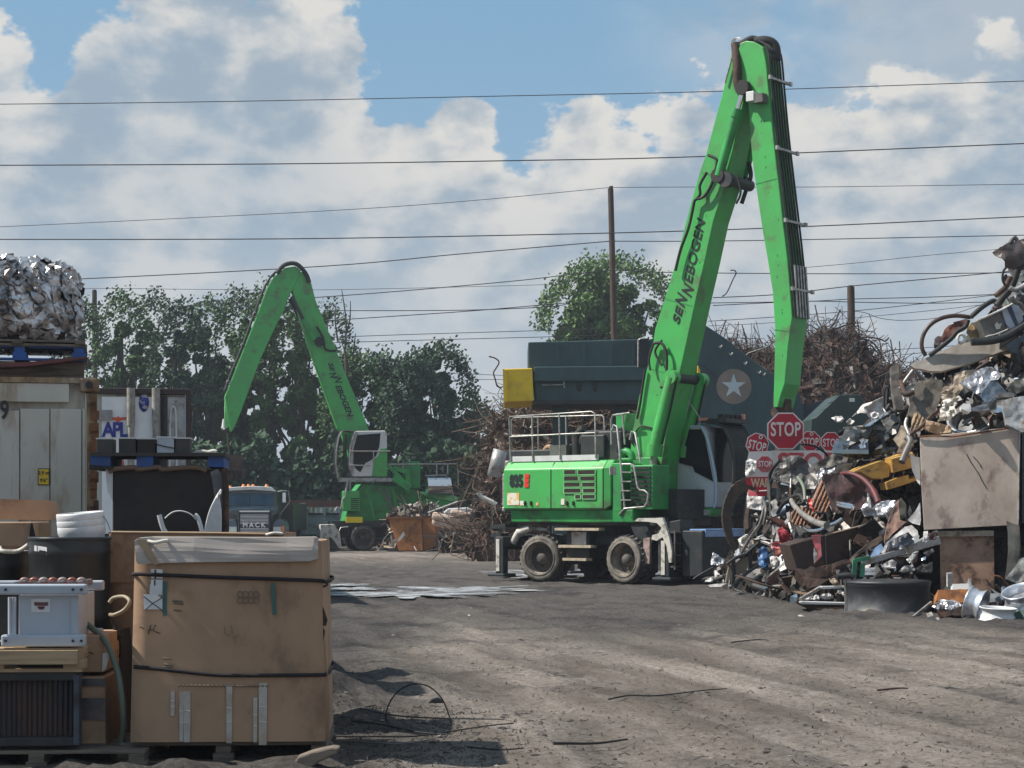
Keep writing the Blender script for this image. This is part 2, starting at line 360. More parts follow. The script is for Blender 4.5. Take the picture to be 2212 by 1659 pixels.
# ------------------------------------------------------------------ ground
def fb(x, y, z=0, oct=5): return noise.fractal(Vector((x, y, z)), 1.0, 2.1, oct)
def sm(t, a, b):
    t = max(0, min(1, (t - a) / (b - a))); return t * t * (3 - 2 * t)
def pxy(x, y): return CX + x / y * FP, HY + EYE * FP / y
def mound(x, y):
    """loose dirt pushed up: (height, darkness)"""
    h = 0; dk = 0
    d = math.hypot((x + 1.95) / 1.0, (y - 16.2) / 2.2)          # heap by the big carton
    if d < 1: k = (1 - d * d) ** 1.5; h += .30 * k * (1 + .5 * fb(x * 3, y * 3)); dk = max(dk, min(1, k * 2.2))
    # berm along the foot of the scrap pile
    if y > 20:
        px = CX + x / y * FP
        ft = pile_foot(px); e = y - (ft - 1.3)
        if px > 1450: k = math.exp(-(e / 1.3) ** 2) * sm(px, 1450, 1600); h += .05 * k * (1 + .8 * fb(x * 2.2, y * 1.5)) + .05 * k * abs(fb(x * 4, y * 3, 3, 4)); dk = max(dk, sm(e, -2.6, -.8) * sm(px, 1480, 1620))
    return h, dk
def pile_foot(px):
    pts = [(1400, 46), (1520, 43), (1600, 38.5), (1720, 33.6), (1830, 31.2), (2010, 30.2), (2120, 28.6), (2260, 27.6), (2600, 27)]
    for (a, b), (c, d) in zip(pts, pts[1:]):
        if px <= c: return b + (d - b) * max(0, (px - a)) / (c - a)
    return 27
def rut_uv(x, y):
    c = .018 * (y - 20) ** 2 * (1 if y > 20 else .6)       # the ruts bend away to the left further off
    xx = x + .22 * (y - 12) + .04 * c; return y, xx * .96
TRK = (-.9, .95, 2.3, 4.1, 5.2, 7.0, 8.9)
def track(x, y):
    u_, v_ = rut_uv(x, y); v_ += .55 * fb(u_ * .10, 3.3, 1, 4); return max(math.exp(-((v_ - t_) / .24) ** 4) for t_ in TRK) * (.55 + .45 * fb(u_ * .25, v_ * .3, 8, 2))
def trackedge(x, y):
    u_, v_ = rut_uv(x, y); v_ += .55 * fb(u_ * .10, 3.3, 1, 4); return max(math.exp(-((abs(v_ - t_) - .34) / .12) ** 2) for t_ in TRK)
def ground_h(x, y):
    if y > 130 or y < 3: return 0.0
    f = sm(y, 130, 60)
    u_, v_ = rut_uv(x, y)
    ruts = .026 * fb(v_ * 1.5, u_ * .10, 3.0, 4)
    pd = 1 - .88 * math.exp(-(((x + 1.9) / 3.0) ** 2 + ((y - 38.8) / 3.0) ** 2) ** 1)
    h = (ruts + .030 * fb(x * .25, y * .25, 7) + .014 * fb(x * 2.3, y * 2.3, 1, 4)) * f * pd - .040 * track(x, y) * f + .014 * trackedge(x, y) * f * (1 + fb(x * 3, y * 3, 6, 3)) + (.012 * fb(x * 5, y * 4, 9, 3) * f if y < 34 else 0)
    if x < -.2 and y < 22: h += .10 * sm(-x, .2, 1.0) * sm(y, 22, 17) * abs(fb(x * 2.2, y * 1.8, 5, 5))
    if y < 45: h += .010 * abs(fb(x * 7, y * 5, 2, 4)) * 1.6
    return h + mound(x, y)[0]
def axis(segs):
    o = [segs[0][0]]
    for a, b, st in segs:
        n = max(1, round((b - a) / st)); o += [a + (b - a) * i / n for i in range(1, n + 1)]
    return o
XS = axis([(-3000, -400, 400), (-400, -60, 34), (-60, -12, 4), (-12, -5, .3), (-5, 12, .085), (12, 20, .5), (20, 60, 4), (60, 400, 34), (400, 3000, 400)])
YS = axis([(-200, 0, 40), (0, 10, 1), (10, 20, .055), (20, 34, .09), (34, 60, .2), (60, 120, 1.5), (120, 400, 28), (400, 4000, 450)])
nx, ny = len(XS), len(YS); vs = []; dirt = []
for y in YS:
    for x in XS:
        near = -16 < x < 24 and 5 < y < 130
        vs.append((x, y, ground_h(x, y) if near else 0.0))
        c = 0.0
        if y > 5:
            px, py = pxy(x, y); n1 = fb(x * .35, y * .16, 4)
            # soot-dark dirt in the middle distance, pale dust in front
            c = sm(y + n1 * 5, 20, 31) * .88
            c = max(c, sm(px + n1 * 160, 1020, 780) * sm(y + n1 * 3, 13, 19))
            c *= 1 - .85 * math.exp(-((y - 74) / 11) ** 2)
            if near: c = min(1, max(c, (.55 * track(x, y) * (.6 + fb(x * 1.3, y * .5, 2, 4)) + .40 * max(0, fb(x * .8, y * .35, 11, 5))) * sm(y, 60, 34)))
            c = max(c, sm(-x + n1 * .5, .1, 1.2) * sm(y, 24, 18) * .8)
            c = max(c, mound(x, y)[1] if near else 0)
            if y > 120: c = .35
        dirt.append(c)
me = D.meshes.new('ground')
me.from_pydata(vs, [], [(j * nx + i, j * nx + i + 1, (j + 1) * nx + i + 1, (j + 1) * nx + i) for j in range(ny - 1) for i in range(nx - 1)])
me.polygons.foreach_set('use_smooth', [True] * len(me.polygons))
at = me.attributes.new('dark_dirt', 'FLOAT', 'POINT'); at.data.foreach_set('value', dirt)
gm = D.materials.new('dirt_yard'); gm.use_nodes = True; t = gm.node_tree; nd = t.nodes; lk = t.links; b = nd['Principled BSDF']
b.inputs['Roughness'].default_value = .95; b.inputs['Specular IOR Level'].default_value = .15
geo = nd.new('ShaderNodeNewGeometry'); av = nd.new('ShaderNodeAttribute'); av.attribute_name = 'dark_dirt'
def gno(sc, det, st=(1, 1, 1), rot=0, ro=.6, dist=0):
    m_ = nd.new('ShaderNodeMapping'); lk.new(geo.outputs['Position'], m_.inputs[0]); m_.inputs['Scale'].default_value = st; m_.inputs['Rotation'].default_value = (0, 0, rot)
    n = nd.new('ShaderNodeTexNoise'); lk.new(m_.outputs[0], n.inputs['Vector']); n.inputs['Scale'].default_value = sc; n.inputs['Detail'].default_value = det; n.inputs['Roughness'].default_value = ro; n.inputs['Distortion'].default_value = dist; return n.outputs[0]
def gdir(sc, det, across, along, ro=.6, seed=0):
    dt = []
    for vec in ((.96, .22, 0), (-.22, .96, 0), (0, 0, 1)):
        n = nd.new('ShaderNodeVectorMath'); n.operation = 'DOT_PRODUCT'; lk.new(geo.outputs['Position'], n.inputs[0]); n.inputs[1].default_value = vec; dt.append(n.outputs['Value'])
    cb = nd.new('ShaderNodeCombineXYZ')
    for i in range(3): lk.new(dt[i], cb.inputs[i])
    m_ = nd.new('ShaderNodeMapping'); lk.new(cb.outputs[0], m_.inputs[0]); m_.inputs['Scale'].default_value = (across, along, 1); m_.inputs['Location'].default_value = (seed, seed * 2, 0)
    n = nd.new('ShaderNodeTexNoise'); lk.new(m_.outputs[0], n.inputs['Vector']); n.inputs['Scale'].default_value = sc; n.inputs['Detail'].default_value = det; n.inputs['Roughness'].default_value = ro; n.inputs['Distortion'].default_value = .2; return n.outputs[0]
def gmr(v, a, b_, c=0, d=1):
    n = nd.new('ShaderNodeMapRange'); lk.new(v, n.inputs[0]); n.inputs[1].default_value = a; n.inputs[2].default_value = b_; n.inputs[3].default_value = c; n.inputs[4].default_value = d; return n.outputs[0]
def gmx(f, a, b_):
    n = nd.new('ShaderNodeMix'); n.data_type = 'RGBA'
    if isinstance(f, float): n.inputs[0].default_value = f
    else: lk.new(f, n.inputs[0])
    for i, v in ((6, a), (7, b_)):
        if isinstance(v, tuple): n.inputs[i].default_value = (*v, 1)
        else: lk.new(v, n.inputs[i])
    return n.outputs[2]
def gma(op, a, b_):
    n = nd.new('ShaderNodeMath'); n.operation = op; n.use_clamp = True
    for i, v in enumerate((a, b_)):
        if isinstance(v, (int, float)): n.inputs[i].default_value = v
        else: lk.new(v, n.inputs[i])
    return n.outputs[0]
streak = gmr(gdir(1.3, 7, 1, .12, .62), .44, .62); streak2 = gmr(gdir(3.5, 6, 1, .10, .65, 4), .42, .66)
blot = gmr(gno(.35, 7, (1, .55, 1), 0, .65), .42, .64)
fine = gmr(gno(16, 9, (1, .8, 1), 0, .78), .34, .66)
mott = gmr(gno(.85, 11, (1, .8, 1), .3, .76), .50, .58); mott2 = gmr(gno(.22, 6, (1, .7, 1), .3, .6), .40, .62); 
speck = gmr(gno(26, 6, (1, .6, 1), .3, .75), .57, .63)
pale = gmx(fine, (.20, .172, .150), (.49, .44, .39)); pale = gmx(gma('MULTIPLY', streak, .80), pale, (.115, .096, .08))
pale = gmx(gma('MULTIPLY', streak2, .40), pale, (.14, .115, .095)); pale = gmx(gma('MULTIPLY', blot, .35), pale, (.13, .11, .09))
dark = gmx(fine, (.028, .027, .029), (.12, .110, .104)); dark = gmx(gma('MULTIPLY', mott, .6), dark, (.022, .021, .022)); dark = gmx(gma('MULTIPLY', streak, .35), dark, (.15, .13, .115))
pale = gmx(gma('MULTIPLY', gma('MULTIPLY', mott, mott2), .80), pale, (.058, .050, .046))
k = gma('ADD', av.outputs['Fac'], gma('MULTIPLY', gmr(gno(.5, 6, (1, .4, 1), 0, .6), .5, .7), .25))
col = gmx(k, pale, dark); col = gmx(gma('MULTIPLY', speck, .75), col, (.028, .026, .026))
lk.new(col, b.inputs['Base Color'])
bp = nd.new('ShaderNodeBump'); bp.inputs['Strength'].default_value = 1.0; bp.inputs['Distance'].default_value = .06; lk.new(gno(13, 10, (1, .8, 1), .5, .78), bp.inputs['Height'])
bp2 = nd.new('ShaderNodeBump'); bp2.inputs['Strength'].default_value = .7; bp2.inputs['Distance'].default_value = .05; lk.new(gdir(4.0, 7, 1, .25, .62, 2), bp2.inputs['Height']); lk.new(bp.outputs[0], bp2.inputs['Normal'])
lk.new(bp2.outputs[0], b.inputs['Normal'])
me.materials.append(gm); go = D.objects.new('ground', me); COL.objects.link(go); tag(go, kind='structure')
# puddles, the white sky reflection painted into their colour
pm = D.materials.new('sky_white_puddle_water'); pm.use_nodes = True; b = pm.node_tree.nodes['Principled BSDF']; t = pm.node_tree
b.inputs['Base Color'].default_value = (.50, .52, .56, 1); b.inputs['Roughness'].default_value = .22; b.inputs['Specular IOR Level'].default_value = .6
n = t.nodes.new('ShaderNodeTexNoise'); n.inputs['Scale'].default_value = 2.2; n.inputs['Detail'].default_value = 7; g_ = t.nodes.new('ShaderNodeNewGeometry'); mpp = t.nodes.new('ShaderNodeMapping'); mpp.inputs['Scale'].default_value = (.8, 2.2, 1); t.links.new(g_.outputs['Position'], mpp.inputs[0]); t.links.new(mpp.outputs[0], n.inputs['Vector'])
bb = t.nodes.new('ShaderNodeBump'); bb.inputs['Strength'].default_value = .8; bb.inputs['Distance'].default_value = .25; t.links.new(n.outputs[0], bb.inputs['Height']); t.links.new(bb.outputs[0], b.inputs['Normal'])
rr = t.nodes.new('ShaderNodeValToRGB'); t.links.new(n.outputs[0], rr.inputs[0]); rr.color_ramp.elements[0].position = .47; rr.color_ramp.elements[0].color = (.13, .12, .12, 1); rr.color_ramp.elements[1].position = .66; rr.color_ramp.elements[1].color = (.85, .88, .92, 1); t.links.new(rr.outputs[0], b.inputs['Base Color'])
def puddle(cx, cy, rx, ry, seed, z=.06):
    n = 160; o = MB(); vs = [(cx, cy, z)]
    for i in range(n):
        a = 2 * math.pi * i / n; k = max(.25, 1 + .95 * noise.fractal(Vector((math.cos(a) * 4.0 + seed, math.sin(a) * 4.0, seed)), 1, 2, 5))
        vs.append((cx + rx * k * math.cos(a), cy + ry * k * math.sin(a), z))
    o.add(vs, [(0, 1 + i, 1 + (i + 1) % n) for i in range(n)]); p = o.build('puddle', pm); tag(p, kind='structure'); return p
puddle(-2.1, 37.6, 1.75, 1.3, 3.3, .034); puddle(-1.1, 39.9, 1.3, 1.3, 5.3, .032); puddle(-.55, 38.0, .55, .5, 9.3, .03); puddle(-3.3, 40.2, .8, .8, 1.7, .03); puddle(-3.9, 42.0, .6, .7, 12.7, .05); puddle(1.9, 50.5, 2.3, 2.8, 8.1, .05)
# ------------------------------------------------------------------ material handlers
def wheel(root, c, rad, wd, yaw, out, tyre=TYR, rim=RIM, dual=True):
    """axle along local y; out = +1/-1 outward side"""
    M = Matrix.Translation(Vector(c)) @ Matrix.Rotation(R(yaw), 4, 'Z') @ Matrix.Rotation(R(90 * (-1 if out > 0 else 1)), 4, 'X')
    o = thing_part('wheel', root)
    t = MB(); r = rad
    def ty(z0, z1):
        return [(r * .66, z0), (r * .80, z0 - .02), (r * .93, z0 + .01), (r * .99, z0 + .06), (r, (z0 + z1) / 2), (r * .99, z1 - .06), (r * .93, z1 - .01), (r * .80, z1 + .02), (r * .66, z1)]
    h = wd / 2
    if dual: t.lathe(ty(-h, -.03), 36, M); t.lathe(ty(.03, h), 36, M)
    else: t.lathe(ty(-h, h), 36, M)
    for s0, s1 in (((-h, -.03), (.03, h)) if dual else ((-h, h),)):
        for k in range(26):
            a = 2 * math.pi * k / 26
            p = M @ Matrix.Rotation(a, 4, 'Z')
            zz = (s0 + s1) / 2
            t.beam(p @ Vector((r * .985, -.03, s0 + .04)), p @ Vector((r * .985, .05, zz)), .05, .05)
            t.beam(p @ Vector((r * .985, .05, zz)), p @ Vector((r * .985, -.03, s1 - .04)), .05, .05)
    w_ = t.build('tyre', tyre, root); w_.name = 'wheel'; D.objects.remove(o)
    m = MB(); m.lathe([(r * .935, h + .004), (r * .90, h + .022), (r * .80, h + .030), (r * .745, h + .020), (r * .735, h + .034), (r * .69, h + .036), (r * .66, h - .02)], 36, M); m.build('sidewall_mud', SIDEW if rim is RIM else rim, w_)
    m = MB(); m.lathe([(r * .66, h - .02), (r * .62, h - wd * .2), (r * .60, h - wd * .35)], 36, M)
    q = m.build('rim', RIM if rim is RIM else RIMD, w_)
    m = MB(); m.lathe([(r * .605, h - wd * .34), (r * .5, h - wd * .36), (r * .26, h - wd * .37), (r * .24, h - .10), (r * .19, h - .05), (0.001, h - .045)], 30, M)
    for k in range(10):
        a = 2 * math.pi * k / 10; p0 = M @ Vector((r * .37 * math.cos(a), r * .37 * math.sin(a), h - wd * .37)); p1 = M @ Vector((r * .37 * math.cos(a), r * .37 * math.sin(a), h - wd * .37 + .04)); m.cyl(p0, p1, .022, n=6)
    m.build('hub', RIMD, w_)
    return w_
def thing_part(name, root):
    o = D.objects.new(name, None); COL.objects.link(o); o.parent = root; return o
def railing(root, F, paths, r=.022, mat_=None, name='guard_rail'):
    m = MB()
    for pts in paths: m.tube(pts, r, 6)
    return m.build(name, mat_ or STL, root, each=True)
def lettering_on(F, y, txt, pa, pb, h, material, parent, out, name='lettering', bold=.012, shear=.25, sx=None, ytilt=None, eps=.012, spacing=1.0):
    """write txt from picture-independent anchor pa to pb on the plane y (points already local)"""
    a, b = Vector(pa), Vector(pb); x = b - a; me = letters(txt, h / .70, .006, bold, shear, spacing)
    w0 = max(v.co.x for v in me.vertices) - min(v.co.x for v in me.vertices)
    k = x.length / w0
    for v in me.vertices: v.co.x *= k
    n = Vector((0, out, 0)); yd = n.cross(x).normalized()
    return put_letters(name, me, material, parent, (a + b) / 2 + n * eps, x, yd)
# ---------- the near one
A1 = -38
F1 = Frame((2.34, 45.9, 0), A1)
h1 = thing('material_handler', 'big green material handler with tall boom reaching down beside the stop signs', 'material handler', F1.o, A1, 'green wheeled material handlers')
f = F1
YS_ = -1.5
# engine housing
pl = f.sides([(1083, 1017), (1088, 1009), (1304, 1003.5), (1307, 1079), (1303, 1096), (1088, 1103)], YS_)
x0 = pl[0][0]; x1 = f.side(1304, 1000, YS_).x; zt = f.side(1200, 996, YS_ + .25).z; zs = f.side(1200, 1013, YS_).z; zb = f.side(1200, 1101, YS_).z
m = MB(); m.prism([(-1.5, zb), (-1.5, zs), (-1.32, zt), (1.32, zt), (1.5, zs), (1.5, zb)], x0 + .06, x1, 'x'); body = m.build('engine_housing', GRN, h1, bevel=.03)
m = MB(); m.prism([(-1.5, zb), (-1.5, zs), (-1.32, zt + .003), (1.32, zt + .003), (1.5, zs), (1.5, zb)], x1 + .004, x1 + .16, 'x', top=[(-1.44, zb + .1), (-1.44, zs), (-1.28, zt), (1.28, zt), (1.44, zs), (1.44, zb + .1)]); m.build('housing_end_frame', GRN, h1, bevel=.012)
m = MB(); m.prism([(-1.36, zb - .30), (-1.40, zb - .003), (1.40, zb - .003), (1.36, zb - .30)], x0 + .2, x1 + .75, 'x'); m.build('lower_skirt', GRN2, h1, bevel=.02)
m = MB(); m.box((x0 + .03, 0, (zt + zs) / 2 - .03), (.12, 2.7, .33)); m.box((x0 + .02, 0, zb + .02), (.1, 2.9, .12)); m.box((x0 + .02, -.9, (zb + zs) / 2), (.08, 1.1, .8)); m.build('counterweight_trim', GRAYL, h1, bevel=.03, each=True)
m = MB()
seam = f.side(1190, 1050, YS_).x
m.box((seam, YS_ - .003, (zb + zs) / 2), (.018, .012, zs - zb - .02)); m.box((seam, -1.415, (zs + zt) / 2), (.018, .012, zt - zs), m=Matrix.Rotation(R(-35), 3, 'X'))
m.box(((x0 + x1) / 2 + .02, YS_ - .004, zb + .035), (x1 - x0 - .1, .012, .012)); m.box((x1 - .02, YS_ - .004, (zb + zs) / 2), (.014, .012, zs - zb))
m.build('panel_seam', INK, h1, each=True)
# grille: five rows of dark openings in pale frames
g = MB(); gd = MB()
def sp(px, py, dy=0): return f.side(px, py, YS_ + dy)
gx0, gx1 = sp(1219, 1050).x, sp(1288, 1050).x
rows = [(1015, 1025), (1028.5, 1039), (1042, 1052), (1055, 1065), (1068.5, 1078)]
split = [1247, 1252, 1256, 1258, 1257]
for i, (a, b_) in enumerate(rows):
    l = 1219 if i < 4 else 1243
    for (u0, u1) in ((l, split[i] - 1.5), (split[i] + 2, 1287)):
        c0, c1 = sp(u0, a), sp(u1, b_)
        gd.box(((c0.x + c1.x) / 2, YS_ - .008, (c0.z + c1.z) / 2), (c1.x - c0.x, .012, abs(c0.z - c1.z)))
        for kk in range(4): zz = c0.z - (c0.z - c1.z) * (kk + .5) / 4; gd.box(((c0.x + c1.x) / 2, YS_ - .02, zz), (c1.x - c0.x - .01, .012, .014))
        # raised frame
        for (p, q) in (((c0.x, c0.z), (c1.x, c0.z)), ((c0.x, c1.z), (c1.x, c1.z)), ((c0.x, c0.z), (c0.x, c1.z)), ((c1.x, c0.z), (c1.x, c1.z))):
            g.beam((p[0], YS_ - .02, p[1]), (q[0], YS_ - .02, q[1]), .02, .014)
g.build('grille_frame', GRNL, h1); gd.build('grille', mat('grille_shadow_mesh', (.05, .035, .03), rough=.7), h1)
lettering_on(f, YS_, '835', sp(1101.5, 1040), sp(1130, 1039.5), .27, INK, h1, -1, 'model_number', .02, 0)
lettering_on(f, YS_, 'E', sp(1132.5, 1039.5), sp(1143, 1039.5), .27, mat('red_decal', (.75, .03, .03), rough=.4), h1, -1, 'model_letter', .03, .1, eps=.016)
m = MB()
a, b_ = sp(1096, 1065), sp(1122, 1091); m.box(((a.x + b_.x) / 2, YS_ - .005, (a.z + b_.z) / 2), (b_.x - a.x, .008, a.z - b_.z)); m.box((sp(1128, 1086).x, YS_ - .009, sp(1128, 1087).z), (.12, .008, .11)); m.box((sp(1216, 1086).x, YS_ - .009, sp(1216, 1084).z), (.1, .008, .14)); m.box((sp(1161, 1089).x, YS_ - .009, sp(1161, 1089).z), (.07, .008, .07)); m.build('warning_decal', mat('pale_sticker', (.72, .70, .60), (.75, .42, .12), .5, scale=5, lo=.52, hi=.56), h1, each=True)
m = MB()
for q in (1134.5, 1147.5, 1225, 1239): a = sp(q, 1087); m.box((a.x, YS_ - .014, a.z), (.05, .025, .10)); m.cyl((a.x, YS_ - .01, a.z), (a.x, YS_ - .05, a.z), .02, n=8)
m.build('door_latch', BLK, h1, each=True)
# front face of housing, ladder box with louvres
xq = x1 + .16
m = MB(); m.box((xq + .14, -.97, (zb + zt) / 2 - .06), (.27, .86, zt - zb - .04)); m.build('front_bulkhead', GRN2, h1, bevel=.02)
a0 = f.front(1318, 1008, xq + .3); a1_ = f.front(1332, 1026, xq + .3); m = MB(); m.prism([(a0.y, a0.z), (a1_.y - .0, a0.z), (a1_.y, a1_.z), (a0.y, a1_.z)], xq + .277, xq + .29, 'x'); m.build('notice_plate', GWH, h1)
lx0, lx1 = sp(1343, 1050).x, sp(1392, 1050).x
m = MB(); m.box(((lx0 + lx1) / 2 + .1, -.95, (zb + 2.75) / 2), (lx1 - lx0, .7, 2.75 - zb)); m.build('tool_locker', GRN2, h1, bevel=.02)
m = MB()
for i in range(9):
    zz = 2.68 - i * .105; m.box(((lx0 + lx1) / 2 + .1, -1.315, zz), (lx1 - lx0 - .1 - .02 * i * 0, .03, .055))
m.build('louvre', BLK, h1, each=True)
railing(h1, f, [[sp(1322, 930, .1), sp(1326, 918, .1), sp(1333, 921, .1), sp(1340, 990, .1), sp(1346, 1060, .1), sp(1350, 1098, .1), sp(1338, 1112, .1)],
    [sp(1361, 950, .2), sp(1365, 932, .2), sp(1372, 934, .2), sp(1384, 1000, .2)]], .028, GRAYL, 'ladder_handrail')
railing(h1, f, [[sp(1344, 1003), sp(1360, 1002.5), sp(1368, 1004), sp(1377, 1052), sp(1382, 1059), sp(1392, 1059.5), sp(1400, 1066), sp(1399, 1084), sp(1392, 1095), sp(1348, 1099)]], .026, STL, 'access_rail')
m = MB()
for q in (1020, 1040, 1060, 1080): a = sp(1344, q, .12); b_ = sp(1366, q, .12); m.beam(a, b_, .12, .03)
m.build('ladder_step', STL, h1, each=True)
# walkway kick plate and rails
m = MB(); a, b_ = sp(1103, 1000, .12), sp(1290, 1000, .12); m.box(((a.x + b_.x) / 2, YS_ + .16, zt + .065), (b_.x - a.x, .04, .13)); m.build('kick_plate', WHT, h1)
yr = .12
railing(h1, f, [[sp(1103, 1000, yr), sp(1100, 903, yr), sp(1102, 900, yr), sp(1277, 889, yr), sp(1285, 893, yr), sp(1287, 990, yr)], [sp(1100.5, 944, yr), sp(1222, 937.5, yr), sp(1286, 935, yr)], [sp(1149, 897, yr), sp(1151, 996, yr)], [sp(1207.5, 893.5, yr), sp(1210, 993, yr)]], .019)
fy = lambda px, py: f.side(px, py, 1.3)
railing(h1, f, [[fy(1105, 940), fy(1105, 906), fy(1110, 902), fy(1300, 897), fy(1304, 901), fy(1306, 940)], [fy(1106, 941), fy(1306, 937)], [fy(1162, 900), fy(1163, 985)], [fy(1222, 899), fy(1224, 985)]], .017)
railing(h1, f, [[f.side(1321, 960, -.6), f.side(1320, 906, -.6), f.side(1324, 897, -.6), f.side(1360, 892, -.6)], [f.side(1345, 894, -.6), f.side(1350, 960, -.6)]], .026)
# engine deck clutter
m = MB(); q = lambda px, py: f.side(px, py, -.3)
m.cyl(f.side(1235, 985, 0), f.side(1300, 985, 0), .30, n=18); m.box(f.side(1300, 965, -.2), (.7, .8, .55)); m.box(f.side(1180, 988, .2), (1.5, 1.2, .35)); m.build('engine', DKG, h1, bevel=.03)
m = MB(); m.cyl(q(1248, 990), q(1246, 940), .13, n=14); m.cyl(q(1246, 940), q(1262, 925), .10, n=12); m.tube([q(1255, 960), q(1262, 940), q(1290, 935), q(1330, 938)], .08, res=4); m.build('exhaust_stack', BLK, h1)
m = MB(); m.tube([q(1175, 993), q(1178, 972), q(1190, 966), q(1196, 985)], .07, res=4); m.cyl(q(1190, 990), q(1191, 972), .1, n=12); m.build('filter_housing', mat('brown_filter', (.32, .19, .10), (.1, .07, .05), .6, scale=6), h1)
m = MB(); m.cyl(q(1120, 985), q(1165, 983), .08, n=10); m.box(q(1213, 975), (.5, .3, .3)); m.build('coolant_pipe', GRAYM, h1, each=True)
m = MB(); m.box(f.side(1342, 972, .0), (.7, 1.0, .9)); m.build('valve_block', DKG, h1, bevel=.04)
m = MB()
random.seed(4)
for i in range(9): a = f.side(1325 + i * 4, 945 + random.random() * 20, -.3); m.tube([a, a + Vector((.1, -.1, .25)), a + Vector((.35, 0, -.1)), a + Vector((.4, .1, -.5))], .025, res=4)
m.build('hydraulic_hose', BLK, h1, each=True)
m = MB(); m.tube([f.side(1342, 985, -.9), f.side(1350, 975, -.9), f.side(1362, 980, -.9), f.side(1366, 993, -.9)], .09, res=5); m.build('swivel_hose', GRN2, h1)
# boom: near face outline, then 0.7 m across
BY = -.34
bo = [(1582, 103), (1572, 150), (1561, 200), (1543, 265), (1525, 333), (1511, 372), (1494, 432), (1475, 505), (1456, 578), (1436, 645), (1415, 711), (1411, 740), (1398, 795), (1381, 855), (1367, 930), (1360, 985), (1385, 1060), (1420, 1065), (1432, 985), (1440, 935), (1455, 860), (1469, 802), (1486, 725), (1503, 647), (1522, 565), (1541, 477), (1556, 430), (1570, 389), (1588, 300), (1607, 215), (1622, 150), (1612, 104)]
m = MB(); m.prism(f.sides(bo, BY), BY, .34); boom = m.build('boom', GRN, h1, bevel=.015)
lettering_on(f, BY, 'SE', f.side(1459, 702, BY), f.side(1470, 664, BY), .20, INK, boom, -1, 'maker_lettering', .006, .25)
lettering_on(f, BY, 'N', f.side(1467, 664, BY), f.side(1476, 638, BY), .30, INK, boom, -1, 'maker_lettering', .008, .35)
lettering_on(f, BY, 'N', f.side(1482, 642, BY), f.side(1490, 617, BY), .30, INK, boom, -1, 'maker_lettering', .008, .35)
lettering_on(f, BY, 'EBOGEN', f.side(1486, 614, BY), f.side(1516, 474, BY), .23, INK, boom, -1, 'maker_lettering', .004, .25)
# the big zigzag N
def nz(seq, th):
    mm = MB()
    for (a, b_) in zip(seq, seq[1:]):
        pa, pb = f.side(*a, BY), f.side(*b_, BY); d = (pb - pa).normalized(); nrm = Vector((-d.z, 0, d.x)) * th / 2
        mm.prism([((pa + nrm).x, (pa + nrm).z), ((pb + nrm).x, (pb + nrm).z), ((pb - nrm).x, (pb - nrm).z), ((pa - nrm).x, (pa - nrm).z)], BY - .006, BY - .015)
    return mm
m = MB()
for zz in ((1568, 388, 1626, 366), (1451, 815, 1505, 818)):
    a = f.side(zz[0], zz[1], BY - .18); c = Vector((a.x, BY - .2, a.z)); m.cyl(c, (a.x, .55, a.z), .13, n=16); m.cyl(c - Vector((0, .02, 0)), c + Vector((0, .12, 0)), .18, n=16)
m.build('pivot_pin', DKG, boom, each=True)
# lift cylinders on the underside
for yy, far in ((-.62, 0), (.62, 1)):
    px = [(1452, 815), (1416, 960), (1413, 985), (1400, 1110)] if not far else None
    if not far: a, b_, c, d = (f.side(*p, yy) for p in px)
    else:
        da = Vector((0, 1.24, 0)); a, b_, c, d = (f.side(*p, -.62) + da for p in [(1452, 815), (1416, 960), (1413, 985), (1400, 1110)])
    m = MB(); m.cyl(a, b_, .15, n=18); m.cyl(b_, c, .19, n=18); m.cyl(a - Vector((0, .12, 0)), a + Vector((0, .12, 0)), .17, n=14); cy = m.build('lift_cylinder', GRN, h1)
    m = MB(); m.cyl(c, d, .085, n=14); m.cyl(d - Vector((0, .12, 0)), d + Vector((0, .12, 0)), .14, n=14); m.build('piston_rod', STL, cy, each=True)
    m = MB(); m.tube([a + Vector((.16, -.03, 0)), (a + b_) / 2 + Vector((.2, -.03, 0)), b_ + Vector((.2, -.03, 0))], .025); m.build('oil_line', BLK, cy)
# stick
SY = -.37
so = [(1599, 93), (1612, 88), (1628, 90), (1648, 102), (1655, 140), (1658, 178), (1664, 235), (1669, 285), (1675, 340), (1682, 397), (1691, 480), (1701, 562), (1711, 685), (1703, 743), (1695, 829), (1686, 855), (1680, 880), (1671, 880), (1671, 855), (1673, 780), (1674, 711), (1669, 631), (1658, 560), (1647, 498), (1637, 430), (1626, 354), (1620, 290), (1617, 230), (1612, 195), (1597, 180), (1590, 130)]
m = MB(); m.prism(f.sides(so, SY), SY, .33); stick = m.build('stick', GRN, h1, bevel=.015)
# hoses down the outer face of the stick: follow the crease at six offsets
cre = [(1632, 92), (1650, 102), (1656, 140), (1659, 178), (1669, 285), (1682, 397), (1701, 562), (1711, 685)]
cp = [f.side(a, b_, SY) for a, b_ in cre]
for i in range(6):
    yy = SY + .06 + i * .118; m = MB(); pts = [Vector((p.x + .045, yy, p.z + (.05 if k == 0 else 0))) for k, p in enumerate(cp)]
    m.tube(pts, .024, 8, res=4); m.build('stick_hose', BLK, stick, each=True)
m = MB()
for py in (170, 322, 478, 625):
    t_ = None
    for (a, pa), (b_, pb) in zip(zip(cre, cp), list(zip(cre, cp))[1:]):
        if a[1] <= py <= b_[1]: k = (py - a[1]) / (b_[1] - a[1]); t_ = pa.lerp(pb, k)
    m.box((t_.x + .10, -.02, t_.z), (.07, .84, .05)); m.box((t_.x + .13, -.47, t_.z), (.05, .10, .09)); m.box((t_.x + .13, .43, t_.z), (.05, .10, .09))
m.build('hose_clamp', STL, stick, each=True)
m = MB(); a = f.side(1711, 685, SY)
